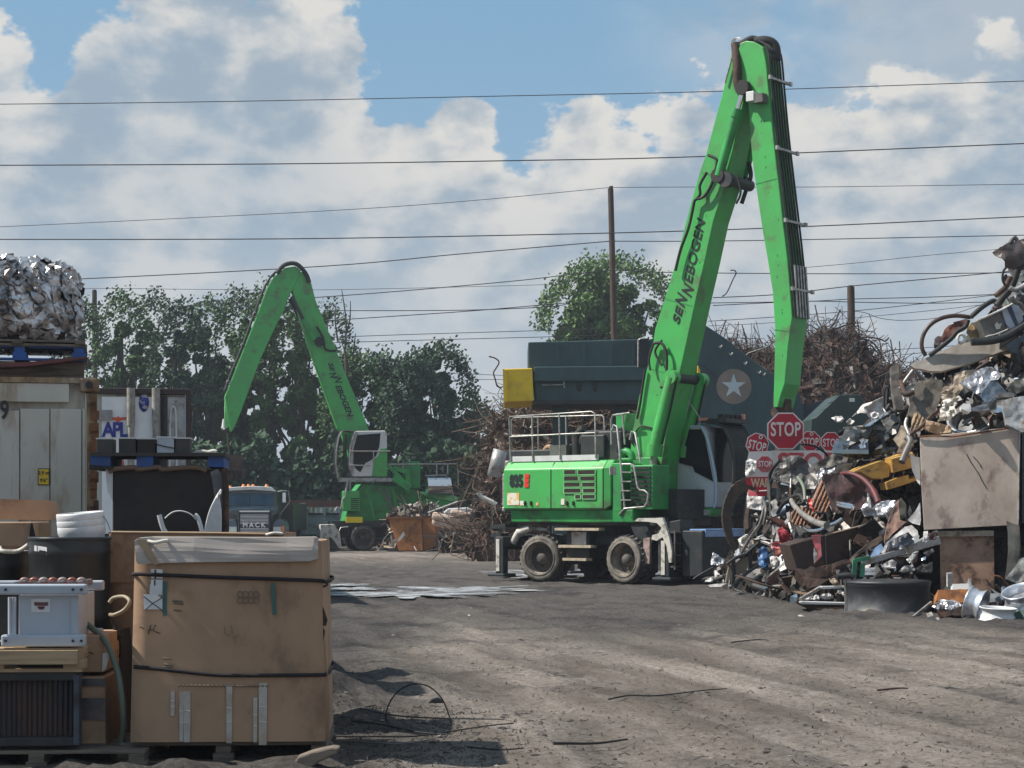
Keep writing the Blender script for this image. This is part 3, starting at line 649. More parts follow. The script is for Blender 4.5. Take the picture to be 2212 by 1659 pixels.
for i in range(5): yy = SY + .10 + i * .125; p = f.side(1703, 620, SY); m.cyl((p.x + .10, yy, p.z + .5), (a.x + .09, yy, a.z), .026, n=8)
m.build('steel_line', STL, stick, each=True)
m = MB(); a = f.side(1632, 212, SY); m.box((a.x, SY - .13, a.z), (.20, .25, .22)); m.build('work_lamp', WHT, stick, bevel=.01)
m = MB(); a = f.side(1653, 212, SY - .1); m.box((a.x - .1, SY - .13, a.z), (.22, .22, .2)); m.build('lamp_bracket', GRAYM, stick)
m = MB(); a = f.side(1609, 100, BY); m.tube([f.side(1630, 92, -.1), f.side(1655, 90, 0), f.side(1672, 100, .1), f.side(1676, 130, .1)], .13, res=5); m.tube([f.side(1600, 98, -.3), f.side(1625, 85, -.1), f.side(1650, 95, .1)], .09, res=5); m.build('hose_bundle', BLK, stick, each=True)
m = MB(); a = f.side(1586, 140, -.3); m.tube([f.side(1588, 95, -.3), f.side(1592, 140, -.42), f.side(1594, 185, -.42), f.side(1604, 205, -.42)], .10, res=5); m.build('knuckle_guard', DRUST, stick, each=True)
m = MB(); a = f.side(1588, 90, -.3)
for i in range(3): m.tube([a + Vector((math.cos(t_) * .1 + i * .04, 0, math.sin(t_) * .09)) for t_ in [j * 1.05 for j in range(7)]], .012)
m.tube([f.side(1583, 118, -.4), f.side(1574, 150, -.4), f.side(1566, 180, -.4)], .02); m.build('lamp_cage', STL, boom)
# stick cylinders either side of the boom
for yy in (-.5, .5):
    a0, b0, c0 = f.side(1553, 380, -.5), f.side(1594, 235, -.5), f.side(1606, 190, -.5); d_ = Vector((0, yy + .5, 0))
    m = MB(); m.cyl(a0 + d_, b0 + d_, .11, n=16); m.cyl(b0 + d_ - (b0 - a0).normalized() * .2, b0 + d_, .135, n=16); cy = m.build('stick_cylinder', GRN2, h1)
    m = MB(); m.cyl(b0 + d_, c0 + d_, .06, n=12); m.build('piston_rod', CHR, cy, each=True)
    m = MB()
    for e in (a0, c0): m.cyl(e + d_ - Vector((0, .09, 0)), e + d_ + Vector((0, .09, 0)), .17, n=16)
    m.build('cylinder_eye', BLK, cy, each=True)
m = MB()
for pts in ([(1530, 335), (1548, 345), (1546, 365), (1536, 400), (1520, 425), (1503, 430)], [(1527, 372), (1512, 400), (1512, 420), (1500, 434)], [(1500, 434), (1488, 490), (1470, 540), (1459, 585)], [(1592, 378), (1600, 415), (1590, 440)], [(1412, 742), (1430, 742), (1440, 770), (1437, 830), (1427, 836)], [(1412, 742), (1402, 775), (1405, 800)], [(1430, 735), (1415, 760), (1430, 790)]):
    m.tube([f.side(a, b_, BY - .12) for a, b_ in pts], .035 if len(pts) > 3 else .028, res=5)
m.tube([f.side(a, b_, .45) for a, b_ in [(1617, 350), (1622, 380), (1612, 410), (1602, 440)]], .05, res=5)
m.build('boom_hose', BLK, boom, each=True)
m = MB(); m.tube([f.side(a, b_, BY - .06) for a, b_ in [(1394, 800), (1388, 835), (1383, 870), (1376, 905)]], .03, res=3); m.tube([f.side(a, b_, BY - .03) for a, b_ in [(1360, 950), (1372, 935), (1390, 920), (1436, 935)]], .02, res=3); m.build('grease_line', BLK, boom, each=True)
# boom foot tower
m = MB(); m.box((f.side(1400, 1050, 0).x, 0, 2.2), (1.0, 1.1, 1.5)); m.prism(f.sides([(1335, 893), (1360, 893), (1350, 940), (1336, 950)], .2), .1, .5); m.build('boom_foot', GRN2, h1, bevel=.02)
m = MB(); m.box((f.side(1450, 1080, 0).x - .3, .0, 1.85), (1.8, 1.3, .7)); m.box((f.side(1350, 1100, 0).x, 0, 1.45), (3.4, 2.3, .22)); m.build('slew_deck', DKG, h1, bevel=.02)
m = MB(); m.cyl((0, 0, 1.05), (0, 0, 1.36), .95, n=30); m.build('slew_ring', DKG, h1)
# cab, on the far side
cy0 = .52; cs = lambda px, py: f.side(px, py, cy0)
side = f.sides([(1470, 922), (1520, 920), (1528, 935), (1537, 985), (1546, 1035), (1548, 1060), (1546, 1096), (1480, 1097), (1450, 1097), (1440, 1040), (1445, 960)], cy0)
m = MB(); m.prism(side, cy0, 1.52); cab = m.build('cab', WHT, h1, bevel=.03)
m = MB(); m.prism(f.sides([(1470, 928), (1515, 927), (1523, 945), (1532, 990), (1541, 1040), (1502, 1020), (1497, 1008), (1468, 1000)], cy0), cy0 - .004, cy0 - .02); m.build('side_window', GLS, cab)
m = MB(); m.tube([cs(1516, 922), cs(1527, 945), cs(1537, 985), cs(1546, 1040), cs(1546, 1086), cs(1541, 1095)], .045, res=3); m.tube([cs(1494, 960), cs(1496, 1018)], .02); m.tube([cs(1465, 922), cs(1515, 921)], .03); m.tube([cs(1524, 1000), cs(1521, 1003), cs(1522, 1022), cs(1527, 1024)], .012); m.build('window_pillar', mat('blue_white_pillar', (.45, .52, .62), rough=.3), cab, each=True)
m = MB(); m.prism(f.sides([(1470, 1098), (1541, 1098), (1538, 1110), (1532, 1115), (1470, 1116)], cy0), cy0 - .004, 1.52); m.build('cab_skirt', GRN, cab, bevel=.02)
m = MB(); a = cs(1526, 1107); m.box((a.x, cy0 - .02, a.z), (.2, .04, .12)); m.build('side_light', GWH, cab)
m = MB(); a = cs(1543, 1000).x; m.box((a + .02, 1.02, 2.9), (.05, .96, 1.5)); m.build('front_window', GLS, cab)
# bulging bar guard over the front
gp = [f.front(1550, 918, 0)]
xf = cs(1530, 920).x
prof = [(xf - .05, 3.78), (xf + .35, 3.70), (xf + .62, 3.2), (xf + .68, 2.6), (xf + .62, 2.0), (xf + .40, 1.65)]
for i in range(15):
    m_y = cy0 + .02 + i * .0707
    m = MB() if i == 0 else m
    m.tube([(a, m_y, b_) for a, b_ in prof], .024 if i % 14 else .035, 5, res=4)
for (a, b_) in prof[1:]: m.tube([(a, cy0, b_), (a, cy0 + 1.0, b_)], .02)
m.box((xf + .15, cy0 + .5, 3.82), (.7, 1.05, .10)); m.build('grille_guard', DKG, cab)
m = MB()
for i in range(5): m.box((xf + .30, cy0 + .12 + i * .19, 3.92), (.14, .14, .1))
m.build('roof_lamp', BLK, cab, each=True); m = MB(); m.box((xf - .12, cy0 - .02, 3.86), (.22, .12, .06)); m.cyl((xf + .4, 1.45, 3.86), (xf + .4, 1.45, 4.0), .05, n=8); m.build('beacon', mat('orange_pink_lens', (.75, .28, .2), rough=.3), cab)
m = MB(); m.tube([(xf - .2, cy0 - .05, 3.88), (xf - .5, cy0 - .2, 4.4)], .015); m.build('aerial', STL, cab)
m = MB(); m.box((xf - .7, 1.0, 2.0), (.5, .5, .6)); m.build('seat', BLK, cab)
# chassis
m = MB(); m.box((.1, 0, .78), (4.6, 1.1, .46)); m.box((0, 0, .98), (2.2, 2.1, .2)); m.build('chassis', UND, h1, bevel=.03)
wc = [f.side(1160, 1208, -1.5), f.side(1349, 1207, -1.5)]
for k, c in enumerate(wc):
    yw = 9 if k == 0 else -8
    wheel(h1, (c.x, -1.14, .56), .565, .66, yw, -1); wheel(h1, (c.x, 1.14, .56), .565, .66, yw, 1)
    m = MB(); m.cyl((c.x, -.9, .56), (c.x, .9, .56), .16, n=14); m.box((c.x, 0, .6), (.5, .9, .4)); m.build('axle', UND, h1)
m = MB()
for (l, r_, py) in ((1199, 1294, 1143), (1207, 1277, 1180), (1216, 1267, 1208)): a, b_ = sp(l, py), sp(r_, py); m.box(((a.x + b_.x) / 2, -1.40, a.z), (b_.x - a.x, .24, .06))
m.build('step', mat('dusty_step', (.50, .42, .31), (.3, .25, .18), .8, scale=8), h1, each=True)
m = MB(); a, b_ = sp(1213, 1148), sp(1262, 1205); m.box(((a.x + b_.x) / 2, -1.15, (a.z + b_.z) / 2), (b_.x - a.x, .3, a.z - b_.z)); m.build('step_box', UND, h1, bevel=.01)
m = MB(); a, b_ = sp(1226, 1149), sp(1257, 1177); m.box(((a.x + b_.x) / 2, -1.325, (a.z + b_.z) / 2), (b_.x - a.x, .03, a.z - b_.z)); m.build('step_box_door', GRAYL, h1)
m = MB(); a = sp(1110, 1144); m.tube([sp(1146, 1140, .3), sp(1120, 1150, .3), sp(1108, 1172, .3)], .09, 6); m.tube([sp(1185, 1145, .5), sp(1150, 1140, .5), sp(1118, 1160, .5)], .05, 6); m.build('mudguard', GWH, h1, each=True)
# outriggers
for (pa, pb, yy, nm) in (((1118, 1165), (1083, 1175), -1.35, 0), ((1400, 1165), (1440, 1180), -1.35, 0)):
    m = MB(); a = sp(pa[0], pa[1], .3); b_ = sp(pb[0], pb[1], .1); m.beam((a.x, -.5, 1.0), (b_.x, -1.35, .95), .28, .24); m.box((b_.x, -1.38, .62), (.24, .2, .9)); m.box((b_.x, -1.38, .14), (.5, .5, .07)); og = m.build('outrigger', UND, h1, bevel=.02, each=True)
    m = MB(); m.box((b_.x - .04, -1.49, .62), (.10, .02, .78)); m.build('worn_edge', GWH, og)
    m = MB(); m.beam((a.x, .5, 1.0), (b_.x, 1.35, .95), .28, .24); m.box((b_.x, 1.38, .62), (.24, .2, .9)); m.box((b_.x, 1.38, .14), (.5, .5, .07)); m.build('outrigger', UND, h1, bevel=.02, each=True)
m = MB(); m.beam(sp(1072, 1138, .5), sp(1105, 1135, .5), .5, .1); m.beam(sp(1068, 1156, .4), sp(1090, 1156, .4), .3, .08); m.box((sp(1086, 1165, .4).x, -.6, .9), (.3, 1.3, .3)); m.build('rear_bracket', UND, h1, each=True)
# front blade with steps
bx = f.side(1462, 1170, -1.2).x
m = MB(); m.prism(f.sides([(1428, 1130), (1470, 1122), (1470, 1215), (1448, 1228), (1410, 1232)], -1.2), -1.2, -.7); m.build('blade_arm', UND, h1, bevel=.02)
m = MB(); m.box((bx + .45, 0, .72), (.55, 2.5, 1.05)); bl = m.build('dozer_blade', UND, h1, bevel=.03)
m = MB(); m.box((bx + .5, .05, 1.262), (.42, 2.3, .03)); m.build('blade_top_plate', BSTR, bl)
m = MB(); a = f.front(1520, 1138, bx + .74); m.box((bx + .735, 0.0, 1.17), (.02, 2.3, .14)); m.build('blade_sky_strip', BSTR, bl)
m = MB(); m.box((bx + .735, -.1, .98), (.02, .12, .1)); m.build('reflector', GWH, bl)
m = MB(); m.cyl((bx + .70, -.1, .70), (bx + .735, -.1, .70), .12, n=18); m.build('tow_eye', INK, bl)
m = MB()
for zz in (1.2, .95, .68, .42): m.box((bx - .1, -1.3, zz), (.42, .3, .035))
m.beam((bx - .31, -1.45, 1.25), (bx - .31, -1.45, .35), .03); m.beam((bx + .11, -1.45, 1.25), (bx + .11, -1.45, .35), .03); m.build('boarding_step', GRAYM, h1, each=True)
m = MB(); m.prism(f.sides([(1370, 1126), (1380, 1119), (1415, 1119), (1432, 1118), (1438, 1135), (1446, 1160), (1452, 1190), (1451, 1215), (1446, 1215), (1441, 1180), (1432, 1160), (1420, 1168), (1408, 1165), (1410, 1156), (1424, 1152), (1430, 1140), (1420, 1130), (1400, 1127)], -1.5), -1.52, -1.44); m.build('worn_bracket', GWH, h1)
m = MB(); m.prism(f.sides([(1362, 1135), (1395, 1132), (1410, 1165), (1400, 1215), (1384, 1190), (1372, 1160)], -1.3), -1.3, -1.1); m.build('splash_plate', UND, h1)
m = MB(); m.prism(f.sides([(1391, 1163), (1404, 1161), (1404, 1218), (1390, 1218)], -1.42), -1.44, -1.36); m.build('worn_post', mat('pinkish_primer', (.42, .30, .27), (.2, .15, .13), .7, scale=8), h1)
# open orange peel grab hanging from the stick, behind the pile of signs
tipp = f.side(1690, 868, 0)
m = MB(); m.box(tipp + Vector((0, 0, -.05)), (.30, .3, .5)); m.cyl(tipp + Vector((0, -.3, -.25)), tipp + Vector((0, .3, -.25)), .13, n=14); m.cyl(tipp + Vector((0, 0, -.3)), Vector((tipp.x, tipp.y, 3.0)), .17, n=14); m.cyl(Vector((tipp.x, tipp.y, 3.0)), Vector((tipp.x, tipp.y, 2.2)), .42, n=18); grab = m.build('grab', DRUST, h1)
gz = 2.35
for k in range(5):
    a = 2 * math.pi * k / 5 + 2.75; dx, dy = math.cos(a), math.sin(a); pr = [(.42, gz), (1.05, gz - .15), (1.32, gz - .7), (1.25, gz - 1.25), (.98, max(.05, gz - 1.75))]
    m = MB(); pts = smooth_path([Vector((tipp.x + r_ * dx, tipp.y + r_ * dy, z_)) for r_, z_ in pr], 5)
    for i, (p, q_) in enumerate(zip(pts, pts[1:])): w_ = .34 * (1 - .8 * i / len(pts)); m.beam(p, q_, w_, .09, up=(-dy, dx, 0.01))
    m.build('tine', mat('tine_steel', (.07, .055, .05), (.12, .08, .06), .5, .3, scale=5) if k == 0 else MATS['tine_steel'], grab)
# ---------- the far one
A2 = 192
F2 = Frame(((858 - CX) / FP * 86, 86, 0), A2); f = F2
h2 = thing('material_handler', 'far green material handler with raised white cab, facing left in front of the trees', 'material handler', F2.o, A2, 'green wheeled material handlers')
BY2 = .36
bo = [(658, 589), (672, 610), (682, 649), (700, 695), (722, 745), (748, 812), (772, 868), (790, 909), (798, 935), (800, 1000), (760, 1000), (738, 935), (730, 925), (700, 840), (666, 741), (650, 690), (636, 640), (625, 610), (640, 585)]
m = MB(); m.prism(f.sides(bo, BY2), BY2, -.36); boom2 = m.build('boom', GRN, h2, bevel=.02)
so = [(602, 589), (618, 578), (638, 575), (650, 584), (640, 610), (630, 629), (620, 650), (614, 669), (590, 716), (562, 777), (542, 830), (522, 885), (506, 925), (500, 932), (492, 905), (486, 857), (505, 810), (534, 737), (556, 680), (578, 621), (590, 600)]
m = MB(); m.prism(f.sides(so, BY2 + .03), BY2 + .03, -.39); st2 = m.build('stick', GRN, h2, bevel=.02)
cre = [(606, 582), (578, 618), (534, 735), (505, 806), (490, 845)]
cp = [f.side(a, b_, BY2 + .03) for a, b_ in cre]
for i in range(4):
    m = MB(); m.tube([Vector((p.x + .09, BY2 - .06 - i * .17, p.z + .02)) for p in cp], .05, 6, res=3); m.build('stick_hose', BLK, st2, each=True)
m = MB()
for k in (.25, .55, .9): p = cp[1].lerp(cp[4], k); m.box((p.x + .12, 0, p.z), (.08, .95, .07))
m.build('hose_clamp', STL, st2, each=True)
m = MB(); m.prism(f.sides([(488, 850), (496, 848), (497, 895), (492, 925), (486, 922), (485, 880)], .1), .2, -.1); m.build('lit_end_plate', GRNL, st2)  # paler green paints sunlight on the front of the stick tip
m = MB(); m.cyl(f.side(484, 925, .1), f.side(484, 905, .1), .12, .06, n=8); m.build('lamp', WHT, st2)
m = MB(); m.tube([f.side(492, 925, 0), f.side(493, 960, 0), f.side(497, 985, 0)], .05); m.box(f.side(500, 1000, 0), (.9, .9, .7)); m.build('hanging_grab', DRUST, h2)
m = MB()
for k in range(5): m.tube([f.side(500 + (k - 2) * 3, 1005, 0), f.side(500 + (k - 2) * 11, 1015, 0), f.side(500 + (k - 2) * 13, 1035, 0)], .1, res=3)
m.build('grab_tine', DRUST, h2, each=True)
lettering_on(f, BY2, 'SE', f.side(712, 781, BY2 + .0), f.side(718, 802, BY2), .20, INK, boom2, 1, 'maker_lettering', .01, .3)
lettering_on(f, BY2, 'N', f.side(716, 803, BY2), f.side(721, 816, BY2), .32, INK, boom2, 1, 'maker_lettering', .01, .3)
lettering_on(f, BY2, 'N', f.side(727, 812, BY2), f.side(731, 827, BY2), .32, INK, boom2, 1, 'maker_lettering', .01, .3)
lettering_on(f, BY2, 'EBOGEN', f.side(728, 830, BY2), f.side(757, 900, BY2), .24, INK, boom2, 1, 'maker_lettering', .012, .3)
m = MB(); m.tube([f.side(a, b_, BY2 + .1) for a, b_ in [(598, 590), (615, 572), (640, 570), (660, 590), (668, 610)]], .10, res=4); m.build('hose_bundle', BLK, st2, each=True)
for yy in (.5, -.5):
    a, b_, c = f.side(678, 735, .5), f.side(655, 690, .5), f.side(630, 640, .5); d_ = Vector((0, yy - .5, 0))
    m = MB(); m.cyl(a + d_, b_ + d_, .13, n=12); cy = m.build('stick_cylinder', DKG if yy < 0 else GRN2, h2); m = MB(); m.cyl(b_ + d_, c + d_, .08, n=10); m.build('piston_rod', DKG, cy, each=True)
m = MB(); m.tube([f.side(a, b_, BY2 + .1) for a, b_ in [(684, 705), (698, 730), (704, 755), (730, 757)]], .05, res=4); m.cyl(f.side(690, 738, BY2 + .2), f.side(690, 738, BY2 - 1), .22, n=12); m.build('boom_hose', BLK, boom2, each=True)
# cab
cy1 = 1.5; cs = lambda px, py: f.side(px, py, cy1)
m = MB(); m.prism(f.sides([(768, 931), (833, 930), (836, 940), (836, 1028), (762, 1030), (757, 1000), (760, 960)], cy1), cy1, .5); cab2 = m.build('cab', WHT, h2, bevel=.04)
m = MB(); m.prism(f.sides([(770, 940), (822, 936), (819, 965), (812, 985), (800, 995), (789, 1000), (778, 1020), (768, 1012), (762, 1000), (763, 965)], cy1), cy1 + .005, cy1 + .03); m.build('side_window', GLS, cab2)
m = MB(); m.prism(f.sides([(822, 970), (836, 968), (836, 1020), (836, 1029), (803, 1029), (808, 992), (818, 985)], cy1), cy1 + .005, cy1 + .04); m.build('cab_side_panel', GRN, cab2)
railing(cab2, f, [[cs(754, 975) + Vector((0, .15, 0)), cs(842, 975) + Vector((0, .15, 0))], [cs(753, 1005) + Vector((0, .15, 0)), cs(800, 1006) + Vector((0, .15, 0))], [cs(806, 975) + Vector((0, .15, 0)), cs(806, 1003) + Vector((0, .15, 0))]], .03, STL, 'cab_rail')
railing(cab2, f, [[cs(768, 932), cs(757, 965), cs(755, 1005), cs(762, 1029)], [cs(772, 934), cs(762, 970), cs(762, 1028)]], .045, STL, 'window_pillar')
xf = cs(760, 960).x; prof = [(cs(765, 932).x, cs(765, 932).z), (cs(739, 932).x, cs(739, 932).z), (cs(729, 965).x, cs(729, 965).z), (cs(727, 1000).x, cs(727, 1000).z), (cs(732, 1030).x, cs(732, 1030).z)]
m = MB()
for i in range(12): m.tube([(a, cy1 - i * .09, b_) for a, b_ in prof], .022, 5, res=3)
for (a, b_) in prof: m.tube([(a, cy1, b_), (a, .5, b_)], .03)
m.build('grille_guard', GRAYM, cab2)
m = MB(); m.box((cs(748, 980).x, 1.0, cs(748, 985).z), (.05, 1.0, 1.9)); m.build('front_window', GLS, cab2)
# riser and platform
m = MB(); a, b_ = cs(737, 1036), cs(872, 1036); m.box(((a.x + b_.x) / 2, 1.0, a.z), (abs(b_.x - a.x), 1.1, .16)); m.build('cab_platform', GRAYL, h2)
m = MB(); m.beam(cs(838, 1005), cs(882, 1050), .16, .16); m.beam(cs(850, 1030), cs(885, 1055), .3, .35); m.beam(cs(850, 1010), cs(880, 1020), .2, .2); m.box((cs(881, 1030).x, 1.2, cs(881, 1035).z), (.22, .5, 1.3)); m.box((cs(897, 1030).x, .8, cs(897, 1025).z), (.6, .5, 1.2)); m.build('cab_riser', GRN2, h2, bevel=.02, each=True)
m = MB(); m.cyl(cs(752, 1035), cs(745, 1075), .05, n=8); m.cyl(cs(757, 1035), cs(756, 1060), .04, n=8); m.build('platform_stay', STL, h2, each=True)
m = MB(); m.prism(f.sides([(783, 1045), (880, 1050), (905, 1062), (930, 1075), (925, 1140), (745, 1140), (760, 1075)], 1.0), 1.0, -1.4); m.prism(f.sides([(925, 1075), (985, 1085), (992, 1100), (990, 1130), (890, 1140), (880, 1125), (905, 1090)], 1.48), 1.48, -1.4); m.build('engine_housing', GRN2, h2, bevel=.05)
m = MB(); m.prism(f.sides([(952, 1098), (985, 1086), (998, 1090), (996, 1130), (960, 1130), (948, 1115)], 1.5), 1.5, 1.52); m.build('rust_patch', DRUST, h2)
m = MB(); m.prism(f.sides([(905, 1062), (965, 1064), (992, 1075), (985, 1084), (925, 1074)], 1.4), 1.4, -1.4); m.build('deck_plate', GRNL, h2)
m = MB(); m.cyl(cs(922, 1052), cs(972, 1052), .42, n=18); m.build('engine_drum', CHR, h2)
railing(h2, f, [[cs(838, 1003), cs(988, 1002), cs(990, 1030)], [cs(918, 1028), cs(962, 1026), cs(972, 1040), cs(980, 1075), cs(988, 1095)], [cs(943, 1003), cs(943, 1026)], [cs(967, 1003), cs(967, 1026)], [cs(989, 1026), cs(990, 1055)], [cs(870, 1003), cs(872, 1015)]], .03)
# lit front corner with louvres
xfr = f.side(748, 1080, -1.2).x
m = MB(); q0, q1 = cs(746, 1060), cs(782, 1104); m.box(((q0.x + q1.x) / 2 + .1, 1.1, (q0.z + q1.z) / 2), (.75, .85, q0.z - q1.z)); fb2 = m.build('front_locker', GRN, h2, bevel=.06)
m = MB()
for i in range(6): zz = q0.z - .35 - i * .09; m.box(((q0.x + q1.x) / 2 - .05, 1.53, zz), (.36, .02, .045))
m.build('louvre', BLK, fb2, each=True)
railing(h2, f, [[cs(736, 1100), cs(740, 1078), cs(746, 1072)], [cs(723, 1105), cs(728, 1095), cs(735, 1100)]], .03)
m = MB(); a = cs(765, 1123); m.box((a.x, 1.52, a.z), (.75, .05, .26)); m.build('reflector', mat('yellow_reflector', (.85, .62, .01), rough=.35), h2, bevel=.05)
for i, (a, b_, c) in enumerate(((845, 850, 1.05), (800, 808, 1.02), (828, 848, 1.03), (858, 862, 1.04))): m = MB(); m.tube([cs(a - 10, 1055), cs(b_ - 8, 1085), cs(b_, 1120)], .05, res=3); m.build('hydraulic_pipe', GRN2 if i % 2 else GRAYM, h2, each=True)
m = MB(); m.box((cs(840, 1140).x, 0, .95), (5.2, 1.6, .7)); m.box((cs(800, 1137).x, 1.1, 1.18), (3.5, .5, .3)); m.build('chassis', UND, h2, bevel=.03)
for c in (785, 905):
    p = cs(c, 1170); wheel(h2, (p.x, 1.15, .58), .58, .6, 0, 1, tyre=BLK, rim=RIMD); wheel(h2, (p.x, -1.15, .58), .58, .6, 0, -1, tyre=BLK, rim=RIMD)
m = MB(); m.prism(f.sides([(692, 1133), (722, 1132), (734, 1150), (738, 1180), (732, 1185), (724, 1172), (716, 1162), (700, 1162), (690, 1178)], 1.6), 1.6, .3); m.build('stabiliser_plate', GWH, h2, bevel=.03)
m = MB(); m.box((cs(712, 1175).x, 1.0, .35), (.9, 1.0, .6)); m.build('stabiliser_leg', DKG, h2)
m = MB(); m.tube([cs(752, 1138), cs(736, 1140), cs(732, 1150)], .03); m.build('hose_stub', STL, h2)

random.seed(17); f = F1
for (par, yy, cx0, cy0, cx1, cy1, nn_) in ((boom, BY, 1400, 860, 1560, 330, 16), (stick, SY, 1636, 240, 1690, 800, 14)):
    for i in range(nn_):
        k = random.random(); px = cx0 + (cx1 - cx0) * k + random.uniform(2, 24); py = cy0 + (cy1 - cy0) * k + random.uniform(-12, 12); L_ = random.uniform(1.5, 7); p = f.side(px, py, yy); q_ = f.side(px + random.uniform(-2, 2), py + L_, yy)
        m = MB(); m.tube([Vector((p.x, yy - .001, p.z)), Vector(((p.x + q_.x) / 2, yy - .003, (p.z + q_.z) / 2)), Vector((q_.x, yy - .001, q_.z))], random.uniform(.003, .008), 4); m.build('paint_scuff', DRUST if i % 3 else DKG, par)
for (par, yy, seam_) in ((boom, BY, ((1513, 372), (1572, 386))), (boom, BY, ((1436, 645), (1498, 662))), (boom, BY, ((1398, 795), (1466, 812))), (stick, SY, ((1630, 398), (1680, 385))), (stick, SY, ((1673, 712), (1706, 716)))):
    a, b_ = f.side(*seam_[0], yy), f.side(*seam_[1], yy); d_ = (b_ - a) * .04; m = MB(); m.beam(Vector((a.x, yy - .002, a.z)) + d_, Vector((b_.x, yy - .002, b_.z)) - d_, .008, .022); m.build('weld_seam', GRN2, par)
# ------------------------------------------------------------------ foreground left
def pallet(name_label, loc, rz, w=1.2, d=1.0, mat_=WOOD, group=None, h=.14, label_cat='pallet', boards=5):
    t = thing('pallet', name_label, 'pallet', loc, rz, group)
    for i in range(boards):
        x = -w / 2 + w / boards * (i + .5)
        m = MB(); m.box((0, -d / 2 + d / boards * (i + .5), h - .011), (w, d / boards - .03 - random.random() * .02, .022)); m.build('deck_board', mat_, t, bevel=.003)
    for i in range(3):
        x = (-.5 + i * .5) * (w - .1); 
        m = MB(); m.box((x * .999, 0, h - .045 - .0), (.095, d, .045)); m.build('stringer', mat_, t)
        for j in (-1, 0, 1): m = MB(); m.box((x, j * (d - .12) / 2, .022 + (h - .09) / 2), (.13, .12, h - .092)); m.build('block', mat_, t)
    for j in (-1, 1): m = MB(); m.box((0, j * (d - .1) / 2, .011), (w, .1, .022)); m.build('bottom_board', mat_, t)
    return t
random.seed(11)
# carton: local frame on its front face, front at y=0
bx0 = G(500, 1655).x
pallet('grey weathered pallet under the strapped cardboard carton', (P(495, 1650, 12.7).x + .02, 12.68, .0), 2.6, 1.32, 1.06, WOOD)
CF = Frame((P(493, 1600, 12.12).x, 12.12, .15), 2.6)
ct = thing('cardboard_carton', 'large brown strapped cardboard carton with grey flap folded over its top', 'carton', CF.o, 2.6)
c0 = lambda px, py, y=0: CF.side(px, py, y)
W2 = .592; ZT = c0(500, 1165).z
# body with slightly bowed, uneven faces
def bowed_box(w2, d, zt, zb=0, bow=.02, n=14, seed=0, flare=.02, top=True):
    m = MB(); vs = []; per = []
    corners = [(-w2, 0), (w2, 0), (w2, d), (-w2, d)]
    for k in range(4):
        a, b = corners[k], corners[(k + 1) % 4]
        for i in range(n): per.append((a[0] + (b[0] - a[0]) * i / n, a[1] + (b[1] - a[1]) * i / n, k, i / n))
    nz = 22; N_ = len(per)
    for j in range(nz + 1):
        tz = j / nz; z = zb + (zt - zb) * tz
        for (x, y, k, s_) in per:
            out = [(0, -1), (1, 0), (0, 1), (-1, 0)][k]; bb = bow * math.sin(math.pi * tz) * math.sin(math.pi * s_) + .006 * noise.noise(Vector((x * 4 + seed, y * 4, z * 4)))
            fl = 1 + flare * (1 - tz)
            vs.append((x * fl + out[0] * bb, (y - d / 2) * fl + d / 2 + out[1] * bb, z + .006 * noise.noise(Vector((x * 3, y * 3, 9 + seed))) * tz))
    fs = [(j * N_ + i, j * N_ + (i + 1) % N_, (j + 1) * N_ + (i + 1) % N_, (j + 1) * N_ + i) for j in range(nz) for i in range(N_)]
    m.add(vs, fs, True)
    if top: m.add([vs[nz * N_ + i] for i in range(N_)], [tuple(range(N_))])
    return m
cb_ = bowed_box(W2, 1.05, ZT - .012, 0, .012, seed=2, flare=.045).build('carton_body', CARD, ct)
def ys(px, py): # local y of the bowed front face, a little proud
    p = c0(px, py); return -.012 * max(0, math.sin(math.pi * max(0, min(1, p.z / ZT)))) * max(0, math.cos(p.x / W2 * math.pi / 2)) - .0236 * (1 - p.z / ZT) - .006
def decal(name, pts, material, parent, off=.003, n=8, label=None):
    """thin sheet of outline pts lying on the carton's front"""
    m = MB(); q = [c0(a, b) for a, b in pts]; vs = [(p.x, ys(a, b) - off, p.z) for p, (a, b) in zip(q, pts)]
    k = len(vs); m.add(vs + [(v[0], v[1] + .002, v[2]) for v in vs], [tuple(range(k)), tuple(range(2 * k - 1, k - 1, -1))] + [(i, (i + 1) % k, (i + 1) % k + k, i + k) for i in range(k)])
    return m.build(name, material, parent, label=label)
# flap of grey board folded down outside the front
fl = MB(); fx = [(292, 1172), (300, 1166), (330, 1164), (420, 1164.5), (520, 1165), (620, 1165), (680, 1164), (688, 1168)]
low = [(296, 1212), (302, 1219), (330, 1217), (420, 1214), (520, 1213), (620, 1213), (670, 1212), (688, 1206)]
vs = []
for (a, b), (c, d) in zip(fx, low):
    for t_ in range(7):
        k = t_ / 6; px, py = a + (c - a) * k, b + (d - b) * k; p = c0(px, py); bulge = -.022 - .012 * k - .006 * math.sin(k * 3.1) - .008 * math.sin(px * .05) - .01 * noise.noise(Vector((px * .03, k * 2, 0)))
        vs.append((p.x, bulge, p.z + (.012 if t_ == 0 else 0)))
fl.add(vs, [(i * 7 + j, i * 7 + j + 1, (i + 1) * 7 + j + 1, (i + 1) * 7 + j) for i in range(len(fx) - 1) for j in range(6)], False)
